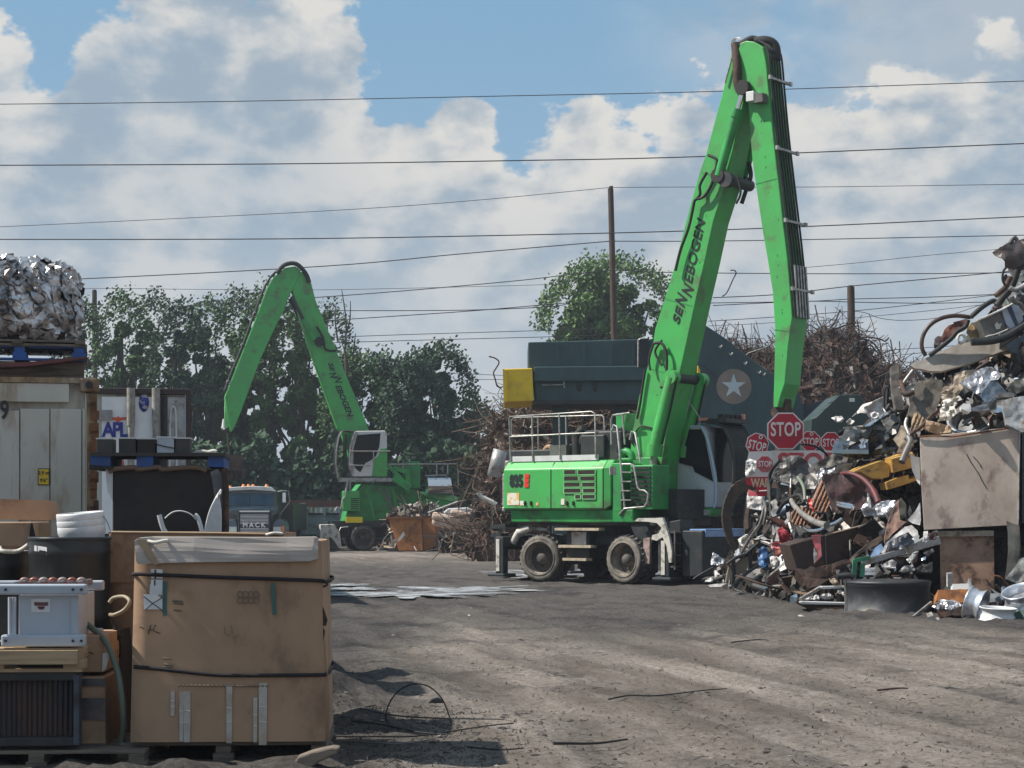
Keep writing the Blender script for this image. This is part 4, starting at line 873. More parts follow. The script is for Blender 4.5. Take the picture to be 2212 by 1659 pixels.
# fold running back over the rim
rim = [vs[i * 7] for i in range(len(fx))]; fl.add(rim + [(v[0], .10, v[2] + .002) for v in rim], [(i, i + 1, i + 1 + len(rim), i + len(rim)) for i in range(len(rim) - 1)], True)
fo = fl.build('folded_flap', FLAP, ct, fix=False); sm_ = fo.modifiers.new('thick', 'SOLIDIFY'); sm_.thickness = .007
m = MB(); p = [c0(a, b) for a, b in ((298, 1166), (318, 1166), (330, 1190), (345, 1218), (335, 1219), (318, 1195), (305, 1178))]; m.prism([(q.x, q.z) for q in p], -.052, -.047); m.build('torn_edge', CARDL, ct)
m = MB(); m.tube([c0(320, 1169, -.03), c0(335, 1172, -.05), c0(352, 1169, -.045), c0(362, 1168, -.03)], .012, 6, res=3); m.build('torn_liner', GWH, ct)
# banding
for pts, r_ in (([(284, 1241), (300, 1240), (380, 1243), (480, 1247), (580, 1250), (688, 1254), (704, 1257)], .012), ([(288, 1441), (300, 1440), (380, 1448), (470, 1457), (560, 1458), (688, 1457), (706, 1457)], .011)):
    m = MB(); q = []
    for i, (a, b) in enumerate(pts): p = c0(a, b); q.append(Vector((max(-W2 - .03, min(W2 + .035, p.x)), ys(a, b) - (.012 if 0 < i < len(pts) - 1 else -.02), p.z)))
    q = smooth_path(q, 4); zr = q[-1].z; zl = q[0].z
    q += [Vector((W2 + .05, .25, zr)), Vector((W2 + .045, .8, zr)), Vector((W2, 1.09, zr)), Vector((0, 1.1, (zl + zr) / 2)), Vector((-W2, 1.09, zl)), Vector((-W2 - .045, .5, zl)), q[0]]
    vs = []
    for p in q: vs += [(p.x, p.y, p.z - .012), (p.x, p.y, p.z + .012)]
    m.add(vs, [(2 * i, 2 * i + 2, 2 * i + 3, 2 * i + 1) for i in range(len(q) - 1)], True); so_ = m.build('banding_strap', STRAP, ct, fix=False); md = so_.modifiers.new('thick', 'SOLIDIFY'); md.thickness = .004
m = MB(); m.tube([c0(688, 1255, -.01), c0(702, 1257, -.02), c0(707, 1262, .0), c0(700, 1267, .03), c0(690, 1266, .05)], .006, 6, res=4); m.build('strap_loop', STRAP, ct)
# papers and marks
for nm, pts, mt, off in (('paper_label', [(327, 1229), (352, 1230), (352, 1250), (327, 1249)], PWHT, .003), ('paper_label', [(327, 1252), (352, 1252), (352, 1285), (326, 1285)], PWHT, .005),
    ('paper_label', [(325, 1262), (351, 1264), (350, 1283), (324, 1282)], PWHT, .008), ('paper_label', [(311, 1283), (346, 1284), (352, 1290), (352, 1316), (312, 1316)], PWHT, .010),
    ('teal_mark', [(353, 1256), (361, 1256), (361, 1330), (353, 1330)], TEAL, .002), ('teal_mark', [(586, 1259), (593, 1259), (598, 1327), (590, 1328)], TEAL, .002)):
    decal(nm, pts, mt, ct, off)
def pen(lines, r=.0035, name='pen_mark', material=INK, off=.006, parent=None):
    for ln in lines:
        m = MB(); pts = [Vector((c0(a, b).x, ys(a, b) - off, c0(a, b).z)) for a, b in ln]; m.tube(pts, r, 5, smooth=False); m.build(name, material, parent or ct)
pen([[(312, 1288), (330, 1302), (347, 1314), (354, 1321)], [(315, 1317), (332, 1302), (346, 1294), (352, 1290)], [(344, 1285), (352, 1291)]], .003, off=.012)
pen([[(336, 1230), (336, 1251)], [(335, 1253), (335, 1264)]], .005, off=.008)
pen([[(303, 1353), (312, 1358)], [(327, 1349), (321, 1370)], [(320, 1361), (329, 1359)], [(338, 1349), (331, 1361), (340, 1365), (348, 1368)]], .0035)
pen([[(486, 1353), (487, 1370)], [(490, 1370), (499, 1373)], [(501, 1350), (503, 1368)], [(507, 1373), (508, 1380)]], .002, material=INKF)
ci = [[(520 + 11.5 * i + (6.4 * math.cos(t_ * .5236)), 1283.5 + 13 * j + 6.6 * math.sin(t_ * .5236)) for t_ in range(13)] for i in range(4) for j in range(2)]
pen(ci, .0028, 'printed_ring', INKF, .001)
pen([[(374, 1297), (396, 1299)], [(376, 1302), (397, 1304)], [(377, 1317), (392, 1319)], [(354, 1421), (372, 1422)], [(355, 1434), (374, 1435)], [(355, 1440), (374, 1440)]], .006, 'faded_print', INKF, .000)
pen([[(385 + 9 * i, 1479 + .1 * i), (385 + 9 * i + 6.5, 1479 + .1 * i)] for i in range(22)], .007, 'faded_print', INKF, .000)
for l, r_, t_, b_ in ((366, 373, 1492, 1544), (380, 400, 1490, 1600), (452, 462, 1478, 1603), (490 + 8, 510, 1500, 1600), (516, 530, 1470, 1606)):
    l2, r2 = 287 + (l - 287), r_
for l, r_, t_, b_ in ((370, 379, 1492, 1545), (389, 398, 1494, 1600), (398, 413, 1492, 1602), (490, 503, 1480, 1604), (563 - 15, 572 - 15, 1506, 1602), (560, 578, 1474, 1608)):
    decal('packing_tape', [(l, t_), (r_, t_), (r_ - 1, b_), (l, b_)], TAPE, ct, .003)
    pen([[(l, t_ + (b_ - t_) * k), (r_, t_ + (b_ - t_) * (k + .01))] for k in (.38, .62)], .0022, 'tape_crease', PWHT, .006)
m = MB(); m.prism([(c0(a, b).x, c0(a, b).z) for a, b in ((690, 1295), (700, 1318), (707, 1340), (704, 1352), (696, 1353), (702, 1365), (698, 1385), (690, 1378))], .02, .04); m.build('torn_corner', DRUST, ct)
m = MB(); m.prism([(c0(a, b).x, c0(a, b).z) for a, b in ((689, 1390), (701, 1385), (706, 1440), (712, 1520), (710, 1600), (700, 1600))], .05, .075); m.build('split_corner', CARDL, ct)
# splintered plank in front of the pallet
m = MB(); a, b = G(628, 1668, .03), G(730, 1622, .12); a.y = 11.75; m.prism([(P(x, y, 11.85).x, P(x, y, 11.85).z) for x, y in ((628, 1659), (645, 1633), (675, 1622), (718, 1612), (734, 1614), (728, 1628), (690, 1645), (655, 1672), (630, 1672))], 11.8, 11.95); m.single('broken_plank', WOOD, 'broken grey plank on the ground in front of the carton pallet', 'plank', bevel=.012)
# second carton behind
C2 = Frame((P(425, 1400, 13.55).x, 13.55, 0), 2); d0 = lambda px, py, y=0: C2.side(px, py, y)
c2 = thing('cardboard_carton', 'plain open cardboard carton behind the drum and the strapped carton', 'carton', C2.o, 2)
zt = d0(420, 1152).z; wl = -d0(236, 1152).x; wr = d0(612, 1155).x
bowed_box(wl, 1.1, zt, .14, .008, seed=5, flare=.0, top=False).build('carton_body', CARD, c2)
m = MB(); m.box((0, -.012, zt - .17), (wl * 2 - .02, .012, .36)); m.build('outer_flap', CARD, c2)
m = MB(); m.tube([(-wl, -.02, zt + .008), (0, -.02, zt + .002), (wl, -.02, zt - .008)], .010, 6); m.build('rim_edge', CARDL, c2)
m = MB(); m.tube([d0(575, 1156, -.03), d0(590, 1152, -.04), d0(610, 1153, -.03)], .012, 6, res=3); m.build('torn_liner', GWH, c2)
# drums
def drum(name, label, x, y, r, zt, rz=0, tiltm=0):
    t = thing(name, label, 'drum', (x, y, 0), rz, 'black open steel drums')
    pr = [(r - .004, .0), (r, .02)]
    for hz in (.30, .62): pr += [(r, hz * zt - .03), (r + .012, hz * zt), (r, hz * zt + .03)]
    pr += [(r, zt - .12), (r + .008, zt - .10), (r, zt - .08), (r, zt - .012)]
    m = MB(); m.lathe(pr, 44); m.lathe([(r - .01, zt - .01), (r - .012, zt - .5), (.001, zt - .5)], 40); m.build('drum_body', BLKP, t)
    m = MB(); m.lathe([(r - .012, zt - .02), (r - .010, zt + .004), (r + .004, zt + .008), (r + .010, zt), (r + .004, zt - .016)], 44); m.build('rim', BLKP, t); return t
YD = 13.3; xd = P(151, 1200, YD).x; zd = P(151, 1163, YD - .28).z; rd = 86 / FP * YD
dr = drum('steel_drum', 'black open steel drum holding white buckets', xd, YD, rd, zd)
def on_drum(px, py, off=.004): 
    # point on the drum's near face at a picture column
    p = P(px, py, YD - rd * .8); x = p.x - xd; x = max(-rd * .99, min(rd * .99, x)); a = math.atan2(-math.sqrt(max(0, rd * rd - x * x)), x); return Vector(((rd + off) * math.cos(a), (rd + off) * math.sin(a), p.z))
for pts in (((73, 1178), (80, 1179), (80, 1191), (73, 1190)), ((82, 1179), (105, 1182), (105, 1198), (83, 1194))):
    m = MB(); q = [on_drum(*p) for p in pts]; m.add(q, [(0, 1, 2, 3)]); m.build('sticker', PWHT, dr)
m = MB(); m.tube([on_drum(87, 1188, .007), on_drum(99, 1190, .007)], .003, 4); m.build('sticker_print', INK, dr)
bt = thing('plastic_bucket', 'white plastic buckets nested in a leaning stack inside the black drum', 'bucket', (P(183, 1160, 13.35).x, 13.35, zd - .215))
bt.rotation_euler = (R(3), R(-4), 0)
for i in range(3):
    m = MB(); z0 = .12 + i * .046; r = .163; m.lathe([(r - .03, -.1 + z0), (r - .004, z0 + .12), (r + .003, z0 + .135), (r + .004, z0 + .17), (r, z0 + .182), (r - .01, z0 + .182), (r - .02, z0 + .1)], 36); m.build('bucket_shell', PWHT, bt)
m = MB(); m.tube([(.165, -.02, .36), (.20, -.05, .30), (.215, -.06, .22), (.17, -.03, .20)], .004, 5, res=4); m.build('wire_handle', STL, bt)
drum('steel_drum', 'black open steel drum partly behind the grey cabinet, at the far left', P(-12, 1200, 13.7).x, 13.7, .30, P(0, 1193, 13.4).z)
m = MB(); m.tube([P(0, 1183, 13.4), P(3, 1190, 13.35), P(30, 1192, 13.35), P(45, 1188, 13.35), P(62, 1176, 13.3)], .016, 6, res=3); m.single('frayed_rope', GWH, 'pale frayed rope lying over the rim of the leftmost drum', 'rope')
# cartons at far left
C3 = Frame((P(5, 1200, 15).x, 14.6, 0), 4); t = thing('cardboard_carton', 'cardboard carton with raised rounded flap at the left edge behind the drums', 'carton', C3.o, 4); e0 = lambda px, py, y=0: C3.side(px, py, y)
m = MB(); a, b = e0(-150, 1128), e0(69, 1128); m.box(((a.x + b.x) / 2, .4, a.z / 2), (b.x - a.x, .8, a.z)); m.build('carton_body', CARD, t, bevel=.008)
m = MB(); q = [e0(x, y, .1) for x, y in ((-150, 1072), (75, 1080), (88, 1086), (94, 1096), (95, 1125), (-150, 1120))]; m.prism([(p.x, p.z) for p in q], .8, .81); m.build('raised_flap', CARD, t)
m = MB(); q = [e0(x, y) for x, y in ((68, 1130), (70, 1129), (78, 1163), (62, 1166))]; m.prism([(p.x, p.z) for p in q], -.002, -.01); m.build('open_corner', STRAP, t)
m = MB(); q = [e0(x, y, .3) for x, y in ((74, 1128), (110, 1129), (110, 1163), (78, 1165))]; m.prism([(p.x, p.z) for p in q], .3, .31); m.build('side_flap', CARDL, t)
m = MB(); q = [e0(x, y) for x, y in ((-150, 1136), (60, 1140), (65, 1146), (62, 1180), (-150, 1180))]; m.prism([(p.x, p.z) for p in q], -.008, -.014); m.build('front_flap', CARD, t)
# grey cabinet with coils
EY = 11.95; EF = Frame((P(80, 1400, EY).x, EY, 0), 3); q0 = lambda px, py, y=0: EF.side(px, py, y)
zp = q0(80, 1398).z
t = thing('transformer_cabinet', 'light grey steel cabinet with bolted rails and a sticker, standing on a new pallet', 'cabinet', (EF.o.x, EF.o.y, 0), 3)
m = MB(); a, b = q0(38, 1286), q0(168, 1386); m.box(((a.x + b.x) / 2, .33, (a.z + b.z) / 2), (b.x - a.x, .6, a.z - b.z)); m.build('cabinet_body', EGRY, t, bevel=.006)
m = MB(); a, b = q0(152, 1288), q0(167, 1370); m.box(((a.x + b.x) / 2, .027, (a.z + b.z) / 2), (b.x - a.x, .01, a.z - b.z)); m.build('corner_strip', EGRY, t)
for (l, r_, tp, bo_, nm) in ((-60, 188, 1262, 1284, 'top_rail'), (4, 186, 1371, 1396, 'bottom_rail')):
    a, b = q0(l, tp), q0(r_, bo_); m = MB(); m.box(((a.x + b.x) / 2, .0, (a.z + b.z) / 2), (b.x - a.x, .07, a.z - b.z)); rl = m.build(nm, EGRY, t, bevel=.012)
    m = MB(); m.box(((a.x + b.x) / 2, .66, (a.z + b.z) / 2), (b.x - a.x, .07, a.z - b.z)); m.build(nm, EGRY, t, bevel=.012)
    m = MB()
    for px in (15, 160, 178): p = q0(px, (tp + bo_) / 2); m.cyl((p.x, -.03, p.z), (p.x, -.045, p.z), .009, n=8)
    m.build('bolt', DKG, rl, each=True)
m = MB(); a, b = q0(66, 1294), q0(107, 1323); m.box(((a.x + b.x) / 2, .027, (a.z + b.z) / 2), (b.x - a.x, .006, a.z - b.z)); st = m.build('sticker', PWHT, t)
m = MB()
for (x0_, x1_, y_) in ((72, 103, 1303), (73, 102, 1307), (80, 95, 1312), (82, 93, 1315)): a, b = q0(x0_, y_), q0(x1_, y_); m.beam(Vector((a.x, .022, a.z)), Vector((b.x, .022, b.z)), .003, .010)
m.build('sticker_print', mat('dark_red_print', (.12, .02, .03), rough=.6), st)
for i, px in enumerate(range(33, 170, 21)):
    p = q0(px, 1261); m = MB(); m.tube([Vector((p.x - .03, .3, p.z - .02)), Vector((p.x - .018, .3, p.z + .012)), Vector((p.x + .01, .3, p.z + .015)), Vector((p.x + .03, .3, p.z - .02))], .016, 8, res=3); m.cyl((p.x, .05, p.z - .008), (p.x, .6, p.z - .008), .022, n=10); m.build('coil', COPP if i % 2 else mat('silvered_coil_%d' % i, (.22, .18, .18), (.14, .06, .06), .5, .3, scale=9), t)
m = MB(); a, b = q0(-60, 1286), q0(36, 1386); m.box(((a.x + b.x) / 2, .4, (a.z + b.z) / 2), (b.x - a.x, .5, a.z - b.z)); m.build('dark_interior', DKG, t)
m = MB()
for px in (22, 30): m.cyl(q0(px, 1290, .06), q0(px, 1384, .06), .014, n=10)
m.build('corner_tube', EGRY, t, each=True)
# pallet under it and the stack below
PF = pallet('new pale wooden pallet carrying the light grey cabinet', (q0(70, 1400).x - .13 + EF.o.x - .13, EY + .45, zp - .155), 3, 1.1, 1.0, WOODL, h=.15)
m = MB(); a, b = q0(-120, 1404, -.06), q0(168, 1436, -.06); m.box(((a.x + b.x) / 2, -.06, (a.z + b.z) / 2), (b.x - a.x, .045, a.z - b.z - .01)); PF2 = m.build('front_stringer', WOODL, PF); PF2.location = PF.matrix_world.inverted() @ Vector((0, 0, 0)); 
PF2.parent = None; PF2.location = EF.o; PF2.rotation_euler = (0, 0, R(3)); bpy.context.view_layer.update(); mw = PF2.matrix_world.copy(); PF2.parent = PF; PF2.matrix_parent_inverse = PF.matrix_world.inverted()
zf = q0(80, 1450).z; zfb = q0(80, 1612).z
t = thing('radiator', 'dark rust-streaked finned radiator under the new pallet, bottom left corner', 'radiator', (EF.o.x, EF.o.y, 0), 3)
m = MB(); a, b = q0(-140, 1455), q0(165, 1610); m.box(((a.x + b.x) / 2, .45, (a.z + b.z) / 2), (b.x - a.x, .7, a.z - b.z)); m.build('radiator_core', FIN, t)
m = MB()
for i in range(26):
    px = -130 + i * 11.2; a, b = q0(px, 1472), q0(px, 1598); r_ = .011 + .004 * random.random(); m.cyl((a.x, .06 + .02 * random.random(), a.z), (a.x, .06, b.z), r_ + .006, n=8)
m.build('fin', FIN, t, each=True)
for py in (1462, 1604): m = MB(); a, b = q0(-140, py), q0(166, py); m.box(((a.x + b.x) / 2, .05, a.z), (b.x - a.x, .12, .06)); m.build('header', DKG, t, bevel=.01)
m = MB(); a, b = q0(162, 1458), q0(170, 1608); m.box(((a.x + b.x) / 2, .03, (a.z + b.z) / 2), (.035, .1, a.z - b.z)); m.build('side_frame', mat('scuffed_blue_steel', (.06, .08, .11), (.02, .02, .03), .5, scale=5), t)
pallet('dirty low pallet under the dark radiator', (EF.o.x - .02, EY + .45, 0), 3, 1.35, 1.0, WOOD, h=.115, boards=6)
m = MB(); a, b = q0(172, 1372, .25), q0(226, 1452, .25); m.box(((a.x + b.x) / 2, .55, (a.z + b.z) / 2), (b.x - a.x, .6, a.z - b.z)); bxx = m.build('cardboard_box', CARD, None, (EF.o.x, EF.o.y, 0), bevel=.006); bxx.rotation_euler = (0, 0, R(3)); tag(bxx, 'small cardboard box with pen marks right of the new pallet', 'box')
m = MB()
for ln in ([(186, 1398), (183, 1416)], [(178, 1402), (190, 1400)], [(190, 1398), (188, 1408), (202, 1412)]): m.tube([q0(a_, b_, .24) + Vector((0, 0, 0)) for a_, b_ in ln], .004, 4)
m.build('pen_mark', INK, bxx)
m = MB(); a, b = q0(168, 1462, .2), q0(228, 1625, .2); m.box(((a.x + b.x) / 2, .5, (a.z + b.z) / 2), (b.x - a.x, .6, a.z - b.z)); bx2 = m.build('cardboard_box', CARD, None, (EF.o.x, EF.o.y, 0), bevel=.01); bx2.rotation_euler = (0, 0, R(3)); tag(bx2, 'taped cardboard box standing right of the dark radiator', 'box')
for (tp, bo_) in ((1466, 1482), (1508, 1555), (1606, 1612)): m = MB(); a, b = q0(168, tp, .19), q0(227, bo_, .19); m.box(((a.x + b.x) / 2, .19, (a.z + b.z) / 2), (b.x - a.x + .004, .006, a.z - b.z)); m.build('wrap_band', mat('dark_stretch_wrap_%d' % tp, (.05, .05, .065), (.10, .08, .08), .25, scale=6), bx2)
m = MB(); m.prism([(P(x, y, 12.2).x, P(x, y, 12.2).z) for x, y in ((222, 1412), (236, 1408), (234, 1425), (228, 1446), (220, 1451))], 12.2, 12.21); m.single('paper_tag', PWHT, 'torn white paper tag hanging beside the green hose', 'tag')
m = MB(); m.tube([P(170, 1335, 12.4), P(205, 1362, 12.3), P(228, 1385, 12.2), P(246, 1425, 12.15), P(258, 1470, 12.1), P(265, 1530, 12.1), P(266, 1580, 12.15), P(255, 1625, 12.2), P(240, 1640, 12.3)], .021, 10, res=6); m.single('rubber_hose', HOSE, 'grey-green hose drooping to the ground between radiator and carton', 'hose')
m = MB(); m.tube([P(236, 1302, 13.0), P(245, 1292, 13.0), P(268, 1289, 12.95), P(280, 1300, 12.9), P(268, 1318, 12.9), P(248, 1328, 12.9), P(238, 1328, 12.95)], .014, 8, res=5); m.single('hose_loop', mat('dirty_beige_hose', (.25, .21, .15), rough=.5), 'dirty beige hose loop between black drum and strapped carton', 'hose')
m = MB()
for ln in ([(240, 1340), (252, 1360), (262, 1395), (258, 1420)], [(238, 1375), (255, 1380), (262, 1372)], [(250, 1350), (246, 1380), (252, 1410)]): m.tube([P(a, b, 12.75) for a, b in ln], .012, 6, res=4)
m.single('cable_offcuts', BLK, 'twisted black cable ends between the drum and the strapped carton', 'cables', kind='stuff')
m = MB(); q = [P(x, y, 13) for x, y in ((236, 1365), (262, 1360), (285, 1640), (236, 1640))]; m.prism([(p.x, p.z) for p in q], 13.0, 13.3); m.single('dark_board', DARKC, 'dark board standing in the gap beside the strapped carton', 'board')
# ------------------------------------------------------------------ containers at left
CO = Frame((P(210, 1200, 18).x, 18.0, 0), 12.5); k0 = lambda px, py, y=0: CO.side(px, py, y)
t = thing('shipping_container', 'white rust-edged shipping container under the crushed aluminium bale', 'container', CO.o, 12.5)
ztc = k0(150, 818).z; XL = -2.44
m = MB(); m.box((XL / 2 - .04, 3.05, ztc / 2), (2.3, 6.0, ztc - .1)); m.build('container_body', CONT, t)
for px0, px1 in ((-330, 42), (44, 107), (109, 116 + 60), (178, 186)):
    a, b = k0(px0, 877), k0(px1, 877); a.x = max(a.x, XL + .14)
    if b.x < a.x: continue
    m = MB(); m.box(((a.x + b.x) / 2, .0, a.z / 2), (b.x - a.x, .05, a.z - .05)); m.build('door_panel', CONT, t, bevel=.006)
m = MB(); a, b = k0(-330, 822), k0(172, 870); m.box((XL / 2 - .08, -.01, (a.z + b.z) / 2), (2.44 - .36, .06, a.z - b.z)); m.build('header_beam', CONT, t, bevel=.006)
m = MB(); m.box((XL / 2, -.005, ztc - .02), (2.40, .10, .05)); m.build('top_rail', CRUST, t)
a, b = k0(187, 850), k0(210, 850); m = MB(); m.box(((a.x + b.x) / 2, .05, ztc / 2 - .07), (b.x - a.x, .2, ztc - .14)); cp_ = m.build('corner_post', CRUST, t, bevel=.01)
m = MB()
for i in range(26):
    zz = .3 + i * (ztc - .5) / 26 + random.random() * .05; m.box((b.x - .01 - random.random() * .03, -.055, zz), (.05 + random.random() * .04, .02, .05 + random.random() * .06))
m.build('flaking_rust', RUST, cp_)
m = MB(); m.box((b.x - .07, .04, ztc - .06), (.18, .2, .13)); cc = m.build('corner_casting', CRUST, t, bevel=.012)
m = MB(); p = k0(195, 833); m.cyl((p.x - .01, -.055, ztc - .06), (p.x - .01, -.068, ztc - .06), .035, n=14); m.build('casting_hole', INK, cc)
p, q = k0(9, 888), k0(9, 888); put_letters('container_number', letters('9', .24, .004, .006, sx=.7), INK, t, Vector((p.x + .005, -.04, p.z)), (1, 0, 0), (0, 0, 1))
m = MB(); a, b = k0(82, 1012), k0(107, 1048); m.box(((a.x + b.x) / 2, -.032, (a.z + b.z) / 2), (b.x - a.x, .008, a.z - b.z)); lb = m.build('height_label_border', INK, t)
m = MB(); m.box(((a.x + b.x) / 2, -.038, (a.z + b.z) / 2), (b.x - a.x - .014, .008, a.z - b.z - .014)); m.build('height_label', YEL, t)
cxx = (a.x + b.x) / 2; cz = (a.z + b.z) / 2
put_letters('height_text', letters('2.9 m', .045, .002, .001), INK, t, (cxx, -.044, cz + .035), (1, 0, 0), (0, 0, 1)); put_letters('height_text', letters("9'6\"", .045, .002, .001), INK, t, (cxx, -.044, cz - .035), (1, 0, 0), (0, 0, 1))
# things on its roof
zr = ztc + .004
m = MB(); m.box((XL / 2 - .05, .35, .09), (2.3, .16, .17)); o = m.build('timber_beam', WOOD, None, CO.m @ Vector((0, 0, zr)), bevel=.01); o.rotation_euler = (0, 0, CO.a); tag(o, 'dark timber beam on the container roof under the red sheet', 'beam')
m = MB(); q = [k0(x, y, .1) for x, y in ((-200, 790), (60, 783), (189, 770), (188, 776), (60, 792), (-200, 802))]; m.prism([(p.x, p.z) for p in q], .05, 1.1); o = m.build('rusty_plate', mat('dull_red_plate', (.12, .035, .035), (.06, .03, .03), .7, scale=4), None, CO.o, bevel=.004); o.rotation_euler = (0, 0, CO.a); tag(o, 'long dull red steel sheet under the blue pallet on the container', 'sheet')
t = pallet('blue pallet under the aluminium bale on the container roof', CO.m @ Vector((-.72, .62, k0(50, 778).z + .01)), 12.5, 1.2, 1.0, BLUP, h=.145)
pallet('brown pallet board layer directly beneath the aluminium bale', CO.m @ Vector((-.74, .62, k0(50, 747).z + .012)), 12.5, 1.26, 1.02, WOOD, h=.06)
# bale of crushed aluminium: crumpled leaf-covered block
def crumple_block(cx_, cy_, z0, w_, d_, h_, seed, mat_, name, label, cat, rz=0, leaves=260, leaf=.12):
    random.seed(seed); m = MB(); n = 14
    # base lump
    vs = []; nu, nv = 40, 22
    for j in range(nv + 1):
        ph = math.pi * j / nv
        for i in range(nu):
            th = 2 * math.pi * i / nu; sx_, sy_, sz_ = math.sin(ph) * math.cos(th), math.sin(ph) * math.sin(th), math.cos(ph)
            k = (abs(sx_) ** 6 + abs(sy_) ** 6 + abs(sz_) ** 6) ** (-1 / 6)
            p = Vector((sx_ * k * w_ / 2, sy_ * k * d_ / 2, sz_ * k * h_ / 2)); nf = noise.fractal(p * 5 + Vector((seed, 0, 0)), 1, 2.2, 4)
            p *= 1 + .09 * nf; vs.append(p + Vector((0, 0, h_ / 2)))
    m.add(vs, [(j * nu + i, j * nu + (i + 1) % nu, (j + 1) * nu + (i + 1) % nu, (j + 1) * nu + i) for j in range(nv) for i in range(nu)], False)
    for i in range(leaves):
        p = random.choice(vs); nrm = Vector((p.x / w_, p.y / d_, (p.z - h_ / 2) / h_)).normalized(); p = p + nrm * (.01 + random.random() * .03)
        u_ = nrm.orthogonal().normalized(); u_ = Matrix.Rotation(random.random() * 6.3, 3, nrm) @ u_; v_ = nrm.cross(u_); a = leaf * (.4 + random.random())
        b = a * (.4 + random.random() * .6); ti = random.uniform(-.35, .35)
        c = [p + u_ * a * x + v_ * b * y + nrm * (ti * a * x + random.uniform(-.03, .03)) for x, y in ((-.5, -.5), (0, -.6), (.5, -.4), (.6, .1), (.4, .5), (-.1, .6), (-.6, .3))]
        ctr = sum(c, Vector()) / 7 + nrm * random.uniform(.0, .05); m.add(c + [ctr], [(k, (k + 1) % 7, 7) for k in range(7)])
    o = m.build(name, mat_, None, (cx_, cy_, z0), fix=False); o.rotation_euler = (0, 0, R(rz)); tag(o, label, cat); return o
c_ = CO.m @ Vector((-.72, .64, k0(50, 735).z + .015)); crumple_block(c_.x, c_.y, c_.z - .0, 1.0, .95, k0(50, 562).z - k0(50, 735).z, 3, ALU, 'aluminium_bale', 'crushed silver aluminium bale on pallets on top of the white container', 'bale', 12.5, leaves=1500, leaf=.10)
m = MB(); random.seed(8)
for i in range(14): a = P(random.uniform(-10, 20), random.uniform(560, 610), 18.3); m.tube([a, a + Vector((random.uniform(-.1, .1), 0, .08)), a + Vector((random.uniform(-.15, .15), .05, random.uniform(-.05, .1)))], .012, 5, res=3)
m.single('wire_tangle', BLK, 'black wire tangle at the left top edge of the bale', 'wire', kind='stuff')
# second container on its chassis
AF = Frame((P(412, 1200, 34).x, 34.0, 0), 10); a0_ = lambda px, py, y=0: AF.side(px, py, y)
t = thing('shipping_container', 'white refrigerated container with blue lettering, raised on wheels behind the rusty one', 'container', AF.o, 10)
zt = a0_(300, 842).z; wx = 2.44
m = MB(); m.box((-wx / 2, 3.1, zt - 1.3), (wx, 6.1, 2.55)); m.build('container_body', CONT, t)
fr = mat('black_door_frame', (.045, .03, .028), rough=.7)
m = MB(); m.box((-wx / 2, -.02, zt - .03), (wx, .16, .10)); m.build('roof_frame', fr, t, bevel=.01)
m = MB(); m.box((-.04, -.02, zt - 1.35), (.10, .16, 2.55)); m.build('door_post', fr, t)
m = MB(); a = a0_(357, 900).x; m.box((a, -.03, zt - 1.35), (.05, .12, 2.5)); m.build('door_seal', fr, t)
m = MB(); a = a0_(350, 900).x; m.box((a, -.04, zt - 1.35), (.05, .12, 2.5)); m.build('door_seal', BLK, t)
m = MB(); a, b = a0_(220, 850), a0_(352, 850); m.box(((a.x + b.x) / 2, -.012, zt - 1.38), (b.x - a.x, .07, 2.5)); m.build('door_panel', BWHT, t)
m = MB(); a, b = a0_(362, 850), a0_(406, 850); m.box(((a.x + b.x) / 2, -.012, zt - 1.38), (b.x - a.x, .05, 2.5)); m.build('side_door', GRAYL, t)
m = MB(); m.tube([a0_(366, 1010, -.06), a0_(368, 900, -.06), a0_(372, 880, -.06), a0_(377, 880, -.06), a0_(380, 900, -.06), a0_(382, 1010, -.06)], .02, res=3); m.build('door_handle', WHT, t)
m = MB(); m.tube([a0_(402, 850, -.06), a0_(402, 1010, -.06)], .025); m.build('lock_rod', WHT, t)
for px in (283, 337):
    m = MB(); m.cyl(a0_(px, 1120, -.16), a0_(px, 845, -.16), .062, n=12); m.cyl(a0_(px, 920, -.16), a0_(px, 838, -.16), .075, n=12); m.build('lashed_pole', mat('grey_wrapped_pole_%d' % px, (.33, .31, .28), (.2, .18, .16), .8, scale=9), t)
m = MB(); a, b = a0_(213, 886), a0_(243, 908); m.box(((a.x + b.x) / 2, -.08, (a.z + b.z) / 2), (b.x - a.x, .08, a.z - b.z)); m.build('hinge_box', GRAYL, t)
p = a0_(249, 930); put_letters('operator_lettering', letters('APL', .36, .006, .012, spacing=.80, sx=.84), BLUI, t, Vector((p.x, -.065, p.z)), (1, 0, 0), (0, 0, 1)).scale = (1, 1, 1)
# eagle-like bar emblem above the letters
m = MB(); e = lambda x, y: (a0_(x, y).x, a0_(x, y).z)
m.prism([e(x, y) for x, y in ((236, 901), (252, 902), (254, 900), (257, 900), (259, 902), (275, 901), (272, 907), (262, 908), (258, 912), (255, 914), (252, 911), (248, 908), (239, 907))], -.055, -.062); m.build('operator_emblem', ORI, t)
m = MB(); p = a0_(311, 870); m.lathe([(.001, 0), (.11, 0), (.11, .01), (.001, .01)], 24, Matrix.Translation(Vector((p.x, -.055, p.z))) @ Matrix.Diagonal((.8, 1, 1.5, 1)) @ Matrix.Rotation(R(90), 4, 'X')); m.build('oval_badge', mat('blue_oval_badge', (.02, .05, .3), (.5, .5, .55), .5, scale=14, lo=.5, hi=.55), t)
for px, w_ in ((262, 8), (306, 8)):
    m = MB(); m.prism([e(x, y) for x, y in ((px - 5, 1012), (px, 990), (px + 4, 990), (px + 8, 1012))], -.055, -.062); m.build('red_marking', ORI, t)
m = MB(); m.box((-wx / 2, 3.0, zt - 2.68), (1.0, 6.2, .22)); m.build('chassis_frame', DKG, t)
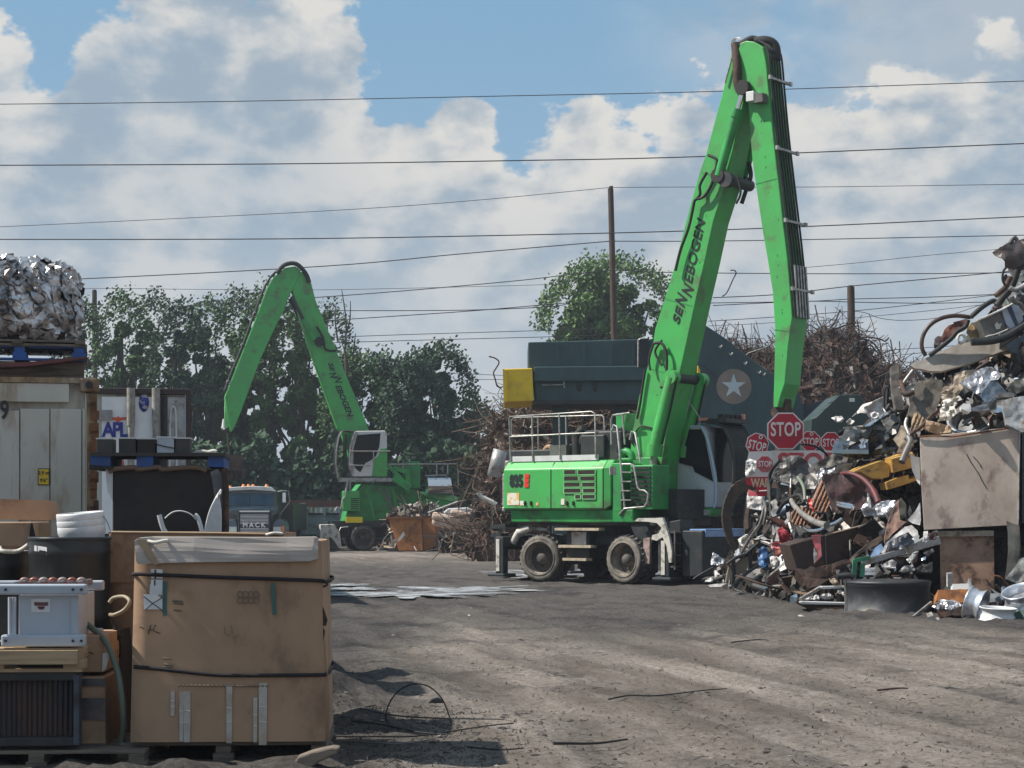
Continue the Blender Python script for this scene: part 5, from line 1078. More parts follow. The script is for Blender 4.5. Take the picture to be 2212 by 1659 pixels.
for y_ in (.8, 2.0):
    for x_ in (-.25, -wx + .25): m = MB(); m.cyl((x_ - .14, y_, .5), (x_ + .14, y_, .5), .5, n=20); m.build('wheel', BLK, t)
# ------------------------------------------------------------------ the dark bin with the blue pallet and small boxes
BF = Frame((P(367, 1200, 16.6).x, 16.6, 0), 6); b0 = lambda px, py, y=0: BF.side(px, py, y)
t = thing('bulk_bin', 'big soot-black bulk bin under the blue pallet with boxes', 'bin', BF.o, 6)
zt = b0(300, 1013).z; a, b = b0(243, 1013), b0(478, 1013)
m = MB(); m.box(((a.x + b.x) / 2, .45, zt / 2), (b.x - a.x, .9, zt)); m.build('bin_body', DARKC, t, bevel=.01)
m = MB(); m.tube([b0(240, 1022, -.03), b0(244, 1014, -.03), b0(290, 1010, -.04), b0(300, 1014, -.04), b0(340, 1009, -.03), b0(352, 1014, -.03), b0(400, 1010, -.03), b0(430, 1011, -.03), b0(445, 1018, -.02)], .022, 6, res=4); m.build('torn_rim', mat('torn_brown_board', (.16, .10, .07), rough=.9), t)
m = MB(); m.tube([b0(486, 1012, -.05), b0(488, 1060, -.05), b0(488, 1160, -.05), (b0(488, 1160).x, -.05, 0)], .028, 8); m.build('corner_post', DRUST, t)
m = MB(); m.prism([(b0(x, y).x, b0(x, y).z) for x, y in ((228, 1010), (242, 1012), (242, 1080), (233, 1064), (230, 1040))], -.01, .02); m.build('white_side_sheet', PWHT, t)
m = MB(); m.prism([(b0(x, y).x, b0(x, y).z) for x, y in ((455, 1020), (470, 1012), (484, 1030), (486, 1160), (470, 1160), (462, 1060))], -.02, -.005); m.build('folded_lining', mat('grey_lining', (.10, .10, .11), (.2, .2, .2), .6, scale=5), t)
m = MB()
for i in range(9):
    m.tube([b0(478 - i * .5, 1058 + i * 1, -.10 - i * .01), b0(466 - i * .2 + i, 1078, -.12), b0(452 + i * 3.0, 1110, -.12), b0(440 + i * 4.4, 1160, -.10)], .012, 6, res=4)
o = m.build('plastic_strapping', PWHT, None, BF.o); o.rotation_euler = (0, 0, BF.a); tag(o, 'hank of white plastic strips hanging down the black bin', 'strapping')
for pts, rr in (([(344, 1112), (352, 1140), (366, 1162), (372, 1170)], .022), ([(356, 1120), (372, 1107), (392, 1104), (412, 1111), (423, 1122)], .006), ([(420, 1112), (427, 1118), (434, 1140), (440, 1170)], .02)):
    m = MB(); m.tube([b0(x, y, -.25) for x, y in pts], rr, 7, res=5)
    o = m.build('plastic_strip', PWHT, None, BF.o); o.rotation_euler = (0, 0, BF.a)
    tag(o, {344: 'curved white plastic strip left of the thin hoop before the black bin', 356: 'thin white wire hoop standing up before the black bin', 420: 'curved white plastic strip right of the thin hoop before the black bin'}[pts[0][0]], 'strip')
t = thing('pallet', 'wide blue-blocked pallet resting on the soot-black bin', 'pallet', BF.o, 6)
zp0, zp1 = b0(300, 1011).z, b0(300, 982).z
for l, r_ in ((197, 240), (296, 332), (450, 484)):
    m = MB(); a, b = b0(l, 1000), b0(r_, 1000); m.box(((a.x + b.x) / 2, .45, (zp0 + zp1) / 2), (b.x - a.x, 1.0, zp1 - zp0 - .02)); m.build('block', BLUP, t)
m = MB(); a, b = b0(197, 984), b0(487, 984); m.box(((a.x + b.x) / 2, .45, zp1 - .0), (b.x - a.x, 1.06, .03)); m.build('deck_board', mat('dark_deck_surface', (.05, .045, .04), rough=.9), t)  # deck drawn in one dark tone
m = MB(); a, b = b0(195, 984), b0(245, 984); m.prism([(b0(x, y).x, b0(x, y).z) for x, y in ((194, 1004), (245, 1008), (246, 1014), (195, 1013))], -.06, .9); m.build('bottom_board', DARKC, t)
bx_lab = ['charcoal box at left end of the row on the raised pallet', 'wide dark box beside the left-end charcoal box on the raised pallet', 'dark green-grey box left of the pale box on the raised pallet', 'pale grey box with a loose black strap in the row on the pallet', 'charcoal box at right end of the row on the raised pallet']
for i, ((l, r_, tp), mt) in enumerate(zip(((206, 243, 947), (254, 293, 946), (294, 335, 947), (337, 376, 944), (377, 411, 946)), (DKG, BLKP, DARKC, EGRY, DKG))):
    a, b = b0(l, tp), b0(r_ - 2, tp); t = thing('box', bx_lab[i], 'box', BF.m @ Vector(((a.x + b.x) / 2, .25, zp1 + .018)), 6, 'small boxes in a row on the raised pallet'); hh = a.z - zp1 - .02
    m = MB(); m.box((0, 0, hh / 2), (b.x - a.x, .3, hh)); m.build('box_body', mt, t, bevel=.004)
    m = MB(); m.box((0, 0, hh + .005), (b.x - a.x + .012, .31, .012)); m.build('lid', PWHT, t)
m = MB(); m.tube([b0(338, 960, .08), b0(355, 964, .08), b0(376, 968, .08)], .006, 5); m.tube([b0(335, 948, .08), b0(338, 958, .08)], .005); o = m.build('strap', BLK, None, BF.o); o.rotation_euler = (0, 0, BF.a); tag(o, 'loose black strap draped over the pale grey box', 'strap')
m = MB(); m.tube([b0(x, y, .3) for x, y in ((414, 983), (425, 977), (440, 976), (452, 979), (455, 982))], .02, 6, res=3); m.tube([b0(450, 978, .3), b0(462, 975, .3), b0(466, 977, .3)], .022, 6, res=2); o = m.build('rag', GWH, None, BF.o); o.rotation_euler = (0, 0, BF.a); tag(o, 'pale rag lying on the right part of the raised pallet', 'rag')
# ------------------------------------------------------------------ dump truck
TF = Frame((P(547, 1150, 78).x, 78, 0), 0); k0 = lambda px, py, y=0: TF.side(px, py, y)
t = thing('truck', 'dark truck with chrome-edged grille facing the camera, amber roof lamps', 'truck', TF.o, 0)
PNT = mat('dark_blue_black_paint', (.012, .03, .042), (.04, .06, .07), .25, scale=3, coat=.8)
bx = lambda l, tp, r_, bo, y: ((k0(l, tp, y).x + k0(r_, tp, y).x) / 2, (k0(l, tp, y).z + k0(l, bo, y).z) / 2, abs(k0(r_, tp, y).x - k0(l, tp, y).x), abs(k0(l, tp, y).z - k0(l, bo, y).z))
def fbox(mb, l, tp, r_, bo, y, dy):
    x, z, w_, h_ = bx(l, tp, r_, bo, y); mb.box((x, y + dy / 2, z), (w_, dy, h_)); return mb
m = MB(); m.prism([(k0(x, y, 1.7).x, k0(x, y, 1.7).z) for x, y in ((489, 1063), (500, 1052), (584, 1050), (596, 1062), (602, 1105), (602, 1150), (488, 1150), (488, 1105))], 1.75, 3.4); m.build('cab', PNT, t, bevel=.04)
m = MB(); m.prism([(k0(x, y, 1.6).x, k0(x, y, 1.6).z) for x, y in ((489, 1064), (497, 1053), (545, 1050), (586, 1052), (596, 1062), (588, 1061), (545, 1058), (500, 1060))], 1.35, 1.75); m.build('sun_visor', WHT, t, bevel=.02)
m = MB(); fbox(m, 492, 1066, 538, 1091, 1.7, .04); m.build('windscreen', GLB, t)
m = MB(); fbox(m, 540, 1066, 591, 1091, 1.7, .04); m.build('windscreen', GLB, t)
for px in (497, 526, 537, 547, 576): m = MB(); p = k0(px, 1049 if px > 500 else 1052, 1.6); m.cyl(p - Vector((0, 0, .05)), p + Vector((0, 0, .06)), .09, .05, n=10); m.build('roof_lamp', AMB, t)
m = MB(); m.prism([(k0(x, y, 0).x, k0(x, y, 0).z) for x, y in ((493, 1103), (515, 1098), (545, 1097), (580, 1099), (600, 1101), (596, 1112), (586, 1116), (586, 1150), (514, 1150), (514, 1116), (500, 1112))], 0, 1.75, top=[(k0(x, y, 1.7).x, k0(x, y, 1.7).z) for x, y in ((491, 1094), (515, 1092), (545, 1091), (580, 1092), (602, 1093), (602, 1108), (592, 1112), (592, 1150), (508, 1150), (508, 1112), (494, 1108))]); m.build('hood', PNT, t, bevel=.03)
m = MB(); fbox(m, 517, 1105, 582, 1152, -.05, .06); g_ = m.build('grille', mat('grille_backing', (.05, .06, .08), rough=.4), t)
m = MB()
for py in list(range(1112, 1131, 3)) + list(range(1141, 1152, 3)): fbox(m, 519, py, 580, py + 1.1, -.10, .05)
m.build('grille_bar', CHR, g_, each=True)
m = MB(); fbox(m, 516, 1103, 583, 1106, -.12, .1); m.build('grille_trim', CHR, g_)
m = MB()
for l, r_ in ((515.5, 517.5), (582, 584)): fbox(m, l, 1104, r_, 1152, -.12, .1)
m.build('grille_trim', BLK, g_, each=True)
p = k0(549, 1134.5, -.1); put_letters('hood_lettering', letters('MACK', .26, .02, .01, spacing=1.5), CHR, t, (p.x, -.13, p.z), (1, 0, 0), (0, 0, 1))
for l, r_ in ((486, 514), (588, 616)):
    m = MB(); q = [(k0(x, y, .2).x, k0(x, y, .2).z) for x, y in ((l, 1138), (l + 3, 1127), (l + 10, 1122), (r_ - 8, 1122), (r_ - 2, 1128), (r_, 1138), (r_, 1156), (l, 1156))]; m.prism(q, .1, 1.6); m.build('fender', mat('fender_chrome_paint_%d' % l, (.10, .13, .17), rough=.25, metal=.4), t, bevel=.05)
    m = MB(); fbox(m, l + 2, 1138, r_ - 9 if l > 500 else r_ - 3, 1149, .04, .08); m.build('headlight', mat('headlight_lens_%d' % l, (.5, .55, .52), rough=.15), t)
m = MB(); fbox(m, 608, 1136, 614, 1148, .02, .1); m.build('indicator', mat('orange_lens', (.65, .22, .07), rough=.3), t)
m = MB(); fbox(m, 486, 1152, 616, 1166, -.2, .3); m.build('bumper', CHR, t, bevel=.03)
for l in (610, 470): m = MB(); fbox(m, l, 1064, l + 8, 1086, 1.6, .12); mr = m.build('mirror', CHR, t, bevel=.02)
m = MB(); m.tube([k0(600, 1062, 1.7), k0(612, 1060, 1.65), k0(623, 1061, 1.7), k0(626, 1084, 1.7), k0(604, 1112, 1.7)], .025); m.build('mirror_arm', STL, t)
for x_ in (-1.0, 1.0): m = MB(); m.cyl((x_ - .15, .8, .52), (x_ + .15, .8, .52), .52, n=20); m.build('wheel', BLK, t)
m = MB(); m.box((0, 6.5, 1.5), (2.4, 5.5, 1.2)); m.build('dump_body', DKG, t)
for x_ in (-.9, .9):
    for y_ in (5.5, 7): m = MB(); m.cyl((x_ - .25, y_, .52), (x_ + .25, y_, .52), .52, n=18); m.build('wheel', BLK, t)
# long open scrap container behind
SF = Frame((P(625, 1150, 88).x, 88, 0), 0); k0 = lambda px, py, y=0: SF.side(px, py, y)
t = thing('scrap_container', 'long grey ribbed scrap container with rust-red rim beside the truck', 'container', SF.o, 0)
SGR = mat('dull_blue_grey_steel', (.24, .30, .36), (.32, .34, .36), .6, scale=1, c3=(.11, .07, .05), s3=1.5)
a, b = k0(620, 1096), k0(790, 1154); m = MB(); m.box(((a.x + b.x) / 2, 1.2, (a.z + b.z) / 2), (b.x - a.x, 2.4, a.z - b.z)); m.build('body', SGR, t)
m = MB()
a, b = k0(620, 1080), k0(790, 1097); m.box(((a.x + b.x) / 2, 1.25, (a.z + b.z) / 2), (b.x - a.x, 2.3, a.z - b.z)); m.build('rusty_rim', mat('oxide_red_steel', (.12, .045, .035), (.07, .03, .03), .8, scale=2), t)
m = MB()
for px in (629, 662, 700, 735, 770): a, b = k0(px, 1097), k0(px + 3, 1154); m.box(((a.x + b.x) / 2, -.08, (a.z + b.z) / 2), (.12, .16, a.z - b.z))
m.build('rib', SGR, t, each=True)
m = MB(); a, b = k0(620, 1110), k0(790, 1114); m.box(((a.x + b.x) / 2, -.05, a.z), (b.x - a.x, .1, .09)); m.build('rib', DKG, t)
m = MB(); m.prism([(k0(x, y).x, k0(x, y).z) for x, y in ((628, 1090), (660, 1086), (661, 1096), (630, 1098))], -.15, -.1); m.build('loose_plate', GWH, t)
for i, px in enumerate((651, 669, 679, 690, 711, 721)):
    m = MB(); m.prism([(k0(x, y).x, k0(x, y).z) for x, y in ((px, 1108), (px + 1.5, 1097), (px + 5, 1096), (px + 7, 1108))], -.02, .02); m.build('torn_plate', GWH, t)
m = MB(); m.box((1.2, 1.2, .3), (6.5, 1.6, .35)); m.build('skid', DKG, t)
# rust-orange skip and the heap of scrap round it
KF = Frame((P(900, 1190, 82).x, 82, 0), -6); k0 = lambda px, py, y=0: KF.side(px, py, y)
t = thing('skip', 'tapered orange-rust skip full of scrap before the far machine', 'skip', KF.o, -6)
q = lambda pts, y=0: [(k0(x, yy, y).x, k0(x, yy, y).z) for x, yy in pts]
m = MB(); m.prism(q([(838, 1118), (911, 1118), (914, 1190), (862, 1190)]), 0, 1.7); m.build('front_panel', ORNG, t, bevel=.03)
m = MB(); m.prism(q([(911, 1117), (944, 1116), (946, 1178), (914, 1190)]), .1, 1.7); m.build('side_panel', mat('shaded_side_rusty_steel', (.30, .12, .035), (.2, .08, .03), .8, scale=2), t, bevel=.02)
m = MB(); m.beam(k0(835, 1119, -.05), k0(912, 1117, -.05), .14, .10); m.beam(k0(912, 1117, -.05), k0(945, 1115, .05), .14, .1); m.build('rim', RUST, t)
m = MB(); m.tube([k0(852, 1105, -.12), k0(853, 1142, -.12)], .06); m.single('white_stick', WHT, 'short white stick hooked over the rim of the orange skip', 'stick')
D.objects[-1] if False else None
def heap(name, label, cat, outline, Y, mats, n, size, seed, wires=0, depth=3.0, group=None, base=None, wire_r=.03, jag=.6, wlen=2.4):
    """loose scrap: a lumpy core with a foot on the ground, covered in shards and rods"""
    random.seed(seed); core = MB(); xs = [P(a, b, Y).x for a, b in outline]; zs = [P(a, b, Y).z for a, b in outline]
    def top(x):
        if x <= xs[0] or x >= xs[-1]: return 0
        for i in range(len(xs) - 1):
            if xs[i] <= x <= xs[i + 1]: return zs[i] + (zs[i + 1] - zs[i]) * (x - xs[i]) / (xs[i + 1] - xs[i])
        return 0
    W_ = xs[-1] - xs[0]; nu, nv = max(12, int(W_ / (.35 if size < .5 else .5))), 16; vs = []
    def surf(u_, v_):
        x = xs[0] + W_ * u_; h = max(0, top(x)); a = math.pi * v_; z = h * math.sin(a) ** .8; y = Y - depth * math.cos(a); nf = noise.fractal(Vector((x * 1.1, y * 1.1, z * 1.1 + seed)), 1, 2, 4)
        return Vector((x, y + nf * .35, max(0, z * (1 + .0 * nf) + nf * jag * .35 * math.sin(a)))), h
    for j in range(nv + 1):
        for i in range(nu + 1): vs.append(surf(i / nu, j / nv)[0] * 1.0)
    core.add(vs, [(j * (nu + 1) + i, j * (nu + 1) + i + 1, (j + 1) * (nu + 1) + i + 1, (j + 1) * (nu + 1) + i) for j in range(nv) for i in range(nu)])
    objs = [core.single(name, base or mats[0], label, cat, group, 'stuff')]
    per = [MB() for _ in mats]
    for i in range(n):
        k = random.randrange(len(mats)); u_, v_ = random.random(), random.random() ** .8 * .62; p, h = surf(u_, v_)
        if h < .15: continue
        s_ = size * (.4 + random.random() * 1.2); rot = Matrix.Rotation(random.random() * 6.28, 3, 'X') @ Matrix.Rotation(random.random() * 6.28, 3, 'Y') @ Matrix.Rotation(random.random() * 6.28, 3, 'Z')
        ty = random.random()
        if ty < .5: # bent plate
            c = [rot @ Vector((x * s_, y * s_ * .6, z * s_ * .3)) + p for x, y, z in ((-.5, -.5, 0), (0, -.6, .4 * random.random()), (.5, -.5, 0), (.5, .5, 0), (0, .6, .5 * random.random()), (-.5, .45, 0))]
            per[k].add(c, [(0, 1, 4, 5), (1, 2, 3, 4)])
        elif ty < .75: per[k].box(p, (s_ * 1.2, s_ * .25, s_ * .15), m=rot)
        else: per[k].tube([p, p + rot @ Vector((s_, .2 * s_, 0)), p + rot @ Vector((s_ * 1.8, 0, .2 * s_))], s_ * .03, 5)
    wm = MB()
    for i in range(wires):
        u_, v_ = random.random(), .015 + random.random() * .55; p, h = surf(u_, v_)
        if h < .4: continue
        d_ = Vector((random.gauss(0, 1), random.gauss(0, .5), random.gauss(.15, .5))).normalized(); ln = wlen * (.3 + random.random()); b_ = Vector((random.gauss(0, 1), random.gauss(0, 1), random.gauss(0, 1))) * .22 * ln
        pts = [p, p + d_ * ln * .35 + b_, p + d_ * ln * .7 + b_ * .4 + Vector((0, 0, -.1)), p + d_ * ln - b_ * .6]
        wm.tube(pts, wire_r * (.5 + random.random()), 3, res=3, smooth=False, caps=False)
    for k, q_ in enumerate(per):
        if q_.v: o = q_.build(name + '_shards', mats[k], objs[0], None, fix=False); o.matrix_parent_inverse = Matrix.Translation(-objs[0].location); o['kind'] = 'stuff'
    if wires: o = wm.build(name + '_wires', mats[0], objs[0], None, fix=False); o.matrix_parent_inverse = Matrix.Translation(-objs[0].location); o['kind'] = 'stuff'
    return objs[0]
RW = mat('rusty_wire', (.085, .045, .032), (.045, .028, .024), .85, scale=2)
RW2 = mat('orange_brown_wire', (.13, .085, .06), (.08, .055, .042), .85, scale=2)
heap('scrap_load', 'mixed scrap heaped in the orange skip', 'scrap', [(840, 1120), (850, 1112), (870, 1104), (895, 1100), (920, 1095), (940, 1092), (946, 1116)], 83.2, [GRAYM, GWH, DRUST, TAN], 260, .38, 3, depth=.7)
for i, (cx_, cy_, lab) in enumerate(((965, 1128, 'left one of two pale ribbed cushions on scrap right of the skip'), (1004, 1120, 'right one of two pale ribbed cushions on scrap right of the skip'))):
    t = thing('cushion', lab, 'cushion', P(cx_, cy_ + 14, 78.2), 0, 'pale ribbed cushions'); sx_ = .55
    for j in (0, 1): m = MB(); m.lathe([(.001, -.62), (.12, -.60), (.17, -.5), (.18, 0), (.17, .5), (.12, .60), (.001, .62)], 14, Matrix.Translation(Vector((0, -.1 * j, .18 + j * .24))) @ Matrix.Rotation(R(12), 4, 'Y') @ Matrix.Rotation(R(90), 4, 'Y')); m.build('cushion_roll', mat('pinkish_foam_%d%d' % (i, j), (.50, .40, .33), (.35, .25, .2), .85, scale=6), t)
heap('scrap_heap', 'low dark scrap heap along the yard between skip and machine', 'scrap', [(952, 1180), (965, 1152), (985, 1140), (1010, 1132), (1045, 1115), (1085, 1095), (1120, 1110), (1150, 1190)], 80.5, [DRUST, GRAYM, DKG, DKG, TAN], 420, .55, 5, wires=12, depth=1.2, wire_r=.015, wlen=.6)
m = MB(); m.box(P(1026, 1165, 78.5), (.16, .16, 1.0)); m.box(P(1026, 1183, 78.5), (.55, .3, .12)); m.single('timber_post', WOODL, 'short pale timber post standing before the low scrap heap', 'post')
m = MB(); m.tube([P(925, 1108, 81), P(990, 1084, 81)], .05); m.single('long_bar', STL, 'long pale metal bar leaning up from the skip to the far machine', 'bar')
heap('scrap_heap', 'small scrap pile with orange bits left of the skip', 'scrap', [(808, 1190), (830, 1172), (850, 1164), (862, 1168), (872, 1190)], 84, [GRAYM, DRUST, TAN, ORNG], 90, .35, 6, depth=.6)
m = MB(); m.prism([(P(x, y, 81.5).x, P(x, y, 81.5).z) for x, y in ((858, 1167), (872, 1148), (874, 1156), (862, 1170))], 81.5, 81.7); m.single('white_trim', WHT, 'white trim piece leaning on the left side of the skip', 'trim')
m = MB(); m.prism([(P(x, y, 78).x, P(x, y, 78).z) for x, y in ((958, 1106), (968, 1098), (1010, 1096), (1028, 1104), (1000, 1110), (975, 1112), (962, 1116))], 78, 78.3); m.single('white_sheet', WHT, 'torn white sheet above the two ribbed cushions', 'sheet', bevel=.05)
# big brown wire heap left of the near machine and beneath the armoured hopper
heap('wire_scrap_heap', 'brown tangled wire scrap heap behind the railings of the near machine', 'scrap heap', [(1022, 1185), (1034, 1120), (1044, 1050), (1052, 990), (1064, 935), (1084, 903), (1110, 888), (1160, 868), (1220, 865), (1290, 862), (1380, 866), (1420, 900), (1450, 1100)], 69, [RW2, RW, DRUST, GRAYM, TAN], 900, .45, 7, wires=2600, depth=3.0, base=RW, wire_r=.013, wlen=1.3)
# ------------------------------------------------------------------ armoured shear plant
AFm = Frame((P(1270, 1110, 60).x, 60, 0), 0); k0 = lambda px, py, y=0: AFm.side(px, py, y)
t = thing('scrap_shear', 'dark slate-green armoured shear plant with white star on brown disc and yellow end', 'scrap shear', AFm.o, 0)
q = lambda pts, y=0: [(k0(x, yy, y).x, k0(x, yy, y).z) for x, yy in pts]
m = MB(); m.prism(q([(1141, 739), (1400, 732), (1400, 795), (1141, 798)]), 0, 3.2); m.build('upper_hopper', SLATE, t, bevel=.03)
m = MB(); m.prism(q([(1153, 792), (1400, 790), (1398, 822), (1153, 824)], -.25), -.25, 3.3); m.build('middle_beam', SLATE, t, bevel=.03)
m = MB(); m.prism(q([(1155, 824), (1400, 822), (1400, 866), (1158, 870)], -.05), -.05, 3.3); m.build('lower_beam', SLATE, t, bevel=.02)
m = MB()
for px in range(1150, 1396, 16):
    for py in (743, 829): p = k0(px, py, -.01); m.cyl((p.x, (-.0 if py < 800 else -.05) - .02, p.z), (p.x, (.0 if py < 800 else -.05) + .01, p.z), .035, n=6)
m.build('bolt', SLATE, t, each=True)
m = MB()
for px in (1205, 1262, 1320, 1370): a, b = k0(px, 745), k0(px, 790); m.box((a.x, -.03, (a.z + b.z) / 2), (.10, .08, a.z - b.z))
m.build('rib', SLATE, t, each=True)
m = MB(); m.box((k0(1280, 868).x, 1.5, k0(1280, 869).z), (3.8, 3.4, .12)); m.build('underside_lip', DKG, t)
for px in (1210, 1340): m = MB(); a = k0(px, 870, 1.5); m.box((a.x, 1.6, a.z / 2), (.5, .5, a.z)); m.build('support_leg', SLATE, t)
m = MB(); m.prism(q([(1086, 797), (1150, 795), (1153, 866), (1088, 868)], -.5), -.5, 3.0); m.build('yellow_end_box', YEL, t, bevel=.03)
m = MB(); m.prism(q([(1086, 797), (1095, 800), (1097, 866), (1088, 870)], -.53), -.56, -.5); m.build('yellow_side_lip', YEL, t)
m = MB(); m.prism(q([(1380, 733), (1400, 732), (1400, 792), (1379, 793)], -.1), -.3, .1); m.build('frame_plate', mat('near_black_plate', (.012, .018, .022), rough=.6), t)
m = MB(); m.tube([k0(1378, 793, -.3), k0(1379, 735, -.3), k0(1383, 732, -.3), k0(1394, 731, -.3)], .03); m.build('pale_edge', STL, t)
m = MB(); m.tube([k0(1170, 832, -.12), k0(1217, 831, -.12)], .025); m.tube([k0(1218, 824, -.12), k0(1219, 838, -.12)], .03); m.build('cylinder_rod', STL, t, each=True)
for px in (1247, 1282): m = MB(); m.tube([k0(px, 826, -.10), k0(px + 2, 840, -.10), k0(px + 6, 843, -.1), k0(px + 8, 828, -.1)], .03, res=3); m.build('lifting_lug', DKG, t)
# the sloping side wall with the star
m = MB(); m.prism(q([(1470, 705), (1525, 703), (1548, 718), (1570, 733), (1600, 758), (1640, 788), (1680, 815), (1720, 842), (1735, 870), (1740, 1100), (1420, 1112), (1420, 870), (1400, 860), (1400, 735)], .0), 0, 3.4); m.build('sloping_side_wall', SLATE, t, bevel=.02)
m = MB(); m.prism(q([(1600, 905), (1800, 860), (1800, 1112), (1600, 1112)], .4), .45, 3.0); m.build('rear_side_wall', mat('blue_black_plate', (.022, .032, .05), (.03, .042, .055), .6, scale=1), t)
p = k0(1585.5, 835); rad = 68.5 / 1.808 / FP * 60
m = MB(); m.prism([(p.x + rad * math.cos(2 * math.pi * i / 48), p.z + rad * math.sin(2 * math.pi * i / 48)) for i in range(48)], -.012, -.004); m.build('brown_disc', STARB, t)
m = MB(); st = []
for i in range(10):
    rr_ = rad * (.72 if i % 2 == 0 else .72 * .382); a_ = math.pi / 2 + i * math.pi / 5; st.append((p.x - .01 + rr_ * math.cos(a_), p.z + .01 + rr_ * math.sin(a_)))
m.prism(st, -.022, -.014); m.build('white_star', STARW, t)
m = MB()
for a_, b_ in (((1556, 757), (1569, 748)), ((1410, 760), (1440, 764))): pass
for pts in ([(1420, 770), (1440, 764), (1470, 771)], [(1512, 785), (1545, 810)], [(1500, 900), (1600, 960)], [(1580, 980), (1610, 940)]): m.tube([k0(x, y, -.01) for x, y in pts], .012, 4)
m.build('weld_seam', mat('weld_line', (.02, .035, .045), rough=.6), t, each=True)
for a_, b_ in (((1509, 918), (1516, 908)), ((1537, 946), (1541, 936))): m = MB(); m.tube([k0(*a_, -.04), k0(*b_, -.04)], .02, 5); m.build('grab_handle', STL, t)
for i, (x_, y_) in enumerate(((1556, 752), (1579, 768), (1610, 788), (1640, 808), (1650, 812))): m = MB(); m.tube([k0(x_ - 3, y_ - 4, -.02), k0(x_, y_, -.02), k0(x_ + 4, y_ - 6, -.02)], .03, 5); m.build('bent_bracket', GWH, t)
m = MB(); m.prism(q([(1507, 790), (1512, 800), (1512, 860), (1503, 862)], -.2), -.3, -.1); m.build('yellow_bracket', YEL, t)
# a loose bent rod on top
m = MB(); m.tube([P(x, y, 59) for x, y in ((1056, 770), (1070, 774), (1078, 783), (1070, 798), (1066, 806), (1070, 820), (1074, 834), (1084, 838))], .022, 6, res=4); m.single('bent_rod', DRUST, 'thin bent rod curling out left of the yellow end box', 'rod')
# dark green hopper with a pale stripe, right
HF = Frame((P(1810, 1110, 56).x, 56, 0), 0); k0 = lambda px, py, y=0: HF.side(px, py, y); q = lambda pts, y=0: [(k0(x, yy, y).x, k0(x, yy, y).z) for x, yy in pts]
t = thing('hopper', 'dark green sloping hopper with pale diagonal stripe behind the stop signs', 'hopper', HF.o, 0)
m = MB(); m.prism(q([(1753, 905), (1808, 853), (1860, 852), (1880, 900), (1890, 1112), (1740, 1112)]), 0, 2); m.build('hopper_side', mat('dark_green_plate', (.022, .042, .04), (.03, .05, .045), .55, scale=1), t, bevel=.02)
for (a_, b_) in (((1755, 905), (1775, 886)), ((1777, 884), (1790, 872)), ((1792, 869), (1806, 857))): m = MB(); m.prism(q([(a_[0], a_[1]), (a_[0] + 8, a_[1] - 2), (b_[0] + 8, b_[1] - 3), (b_[0] + 1, b_[1])], 0), -.02, -.005); m.build('pale_stripe', mat('pale_stripe_paint_%d' % a_[0], (.42, .50, .48), rough=.5), t)
m = MB(); m.prism(q([(1835, 860), (1846, 860), (1846, 868), (1835, 868)]), -.02, -.005); m.build('white_plate', WHT, t)
# great rust wire heap behind
heap('wire_scrap_heap', 'dark purple-brown wire scrap mountain behind the slanted stick and right pole', 'scrap heap', [(1480, 1100), (1500, 800), (1535, 745), (1580, 768), (1640, 775), (1690, 770), (1730, 752), (1760, 735), (1795, 722), (1825, 734), (1850, 765), (1868, 800), (1890, 822), (1930, 810), (1975, 840), (2060, 900), (2150, 1110)], 74, [DRUST, RW, GRAYM], 1600, .6, 9, wires=5200, depth=6, base=RW, wire_r=.013, wlen=1.15)
for i, pts in enumerate(([(1700, 780), (1704, 757), (1700, 745), (1699, 738)], [(1700, 745), (1714, 755), (1724, 762), (1738, 760)], [(1700, 758), (1712, 728)], [(1780, 722), (1794, 708), (1806, 690), (1815, 668)], [(1793, 714), (1820, 705), (1842, 696)], [(1853, 733), (1870, 728), (1900, 732), (1912, 737), (1920, 729)], [(1865, 732), (1885, 740), (1900, 760), (1905, 778), (1900, 792)], [(1870, 752), (1880, 745), (1888, 755), (1880, 768), (1870, 764)])):
    lab = ['dark rod rising to the left beside the stick above the heap', 'thin dark rod forking right above the wire scrap heap', 'straight thin rod crossing the fork above the heap', 'forked twig-like rod at the top of the wire scrap mountain', 'short straight rod near the top of the wire scrap mountain', 'horizontal hooked rod right of the dark pole', 'long thin rod curving down right of the dark pole', 'small wire ring right of the dark pole'][i]
    m = MB(); m.tube([P(x, y, 71 if i != 2 else 70.5) for x, y in pts], .03, 5, res=4); m.single('bent_rod', DRUST, lab, 'rod')
m = MB(); m.tube([P(x, y, 71) for x, y in ((1560, 640), (1570, 632), (1584, 602), (1590, 590), (1586, 584), (1578, 584))], .025, 5, res=4); m.single('bent_rod', DRUST, 'curved hooked rod in the sky between boom and stick', 'rod')
# white cut tank and curved strip at the heap's left
m = MB(); prf = [(1062, 970), (1098, 976), (1088, 1015), (1068, 1035), (1050, 1028)]
m.cyl(P(1082, 973, 54), P(1066, 1030, 54), .22, .19, n=18, caps=False); m.single('cut_pipe', GRAYL, 'pale grey cut-open pipe standing against the brown heap left of the railings', 'pipe', fix=False).modifiers.new('t', 'SOLIDIFY').thickness = .02
m = MB(); m.tube([P(1033, 1063, 54), P(1040, 1073, 54), P(1058, 1082, 54), P(1072, 1090, 54)], .07, 6, res=4); m.single('curved_strip', GWH, 'white curved strip at the foot of the brown heap left of the machine', 'strip')
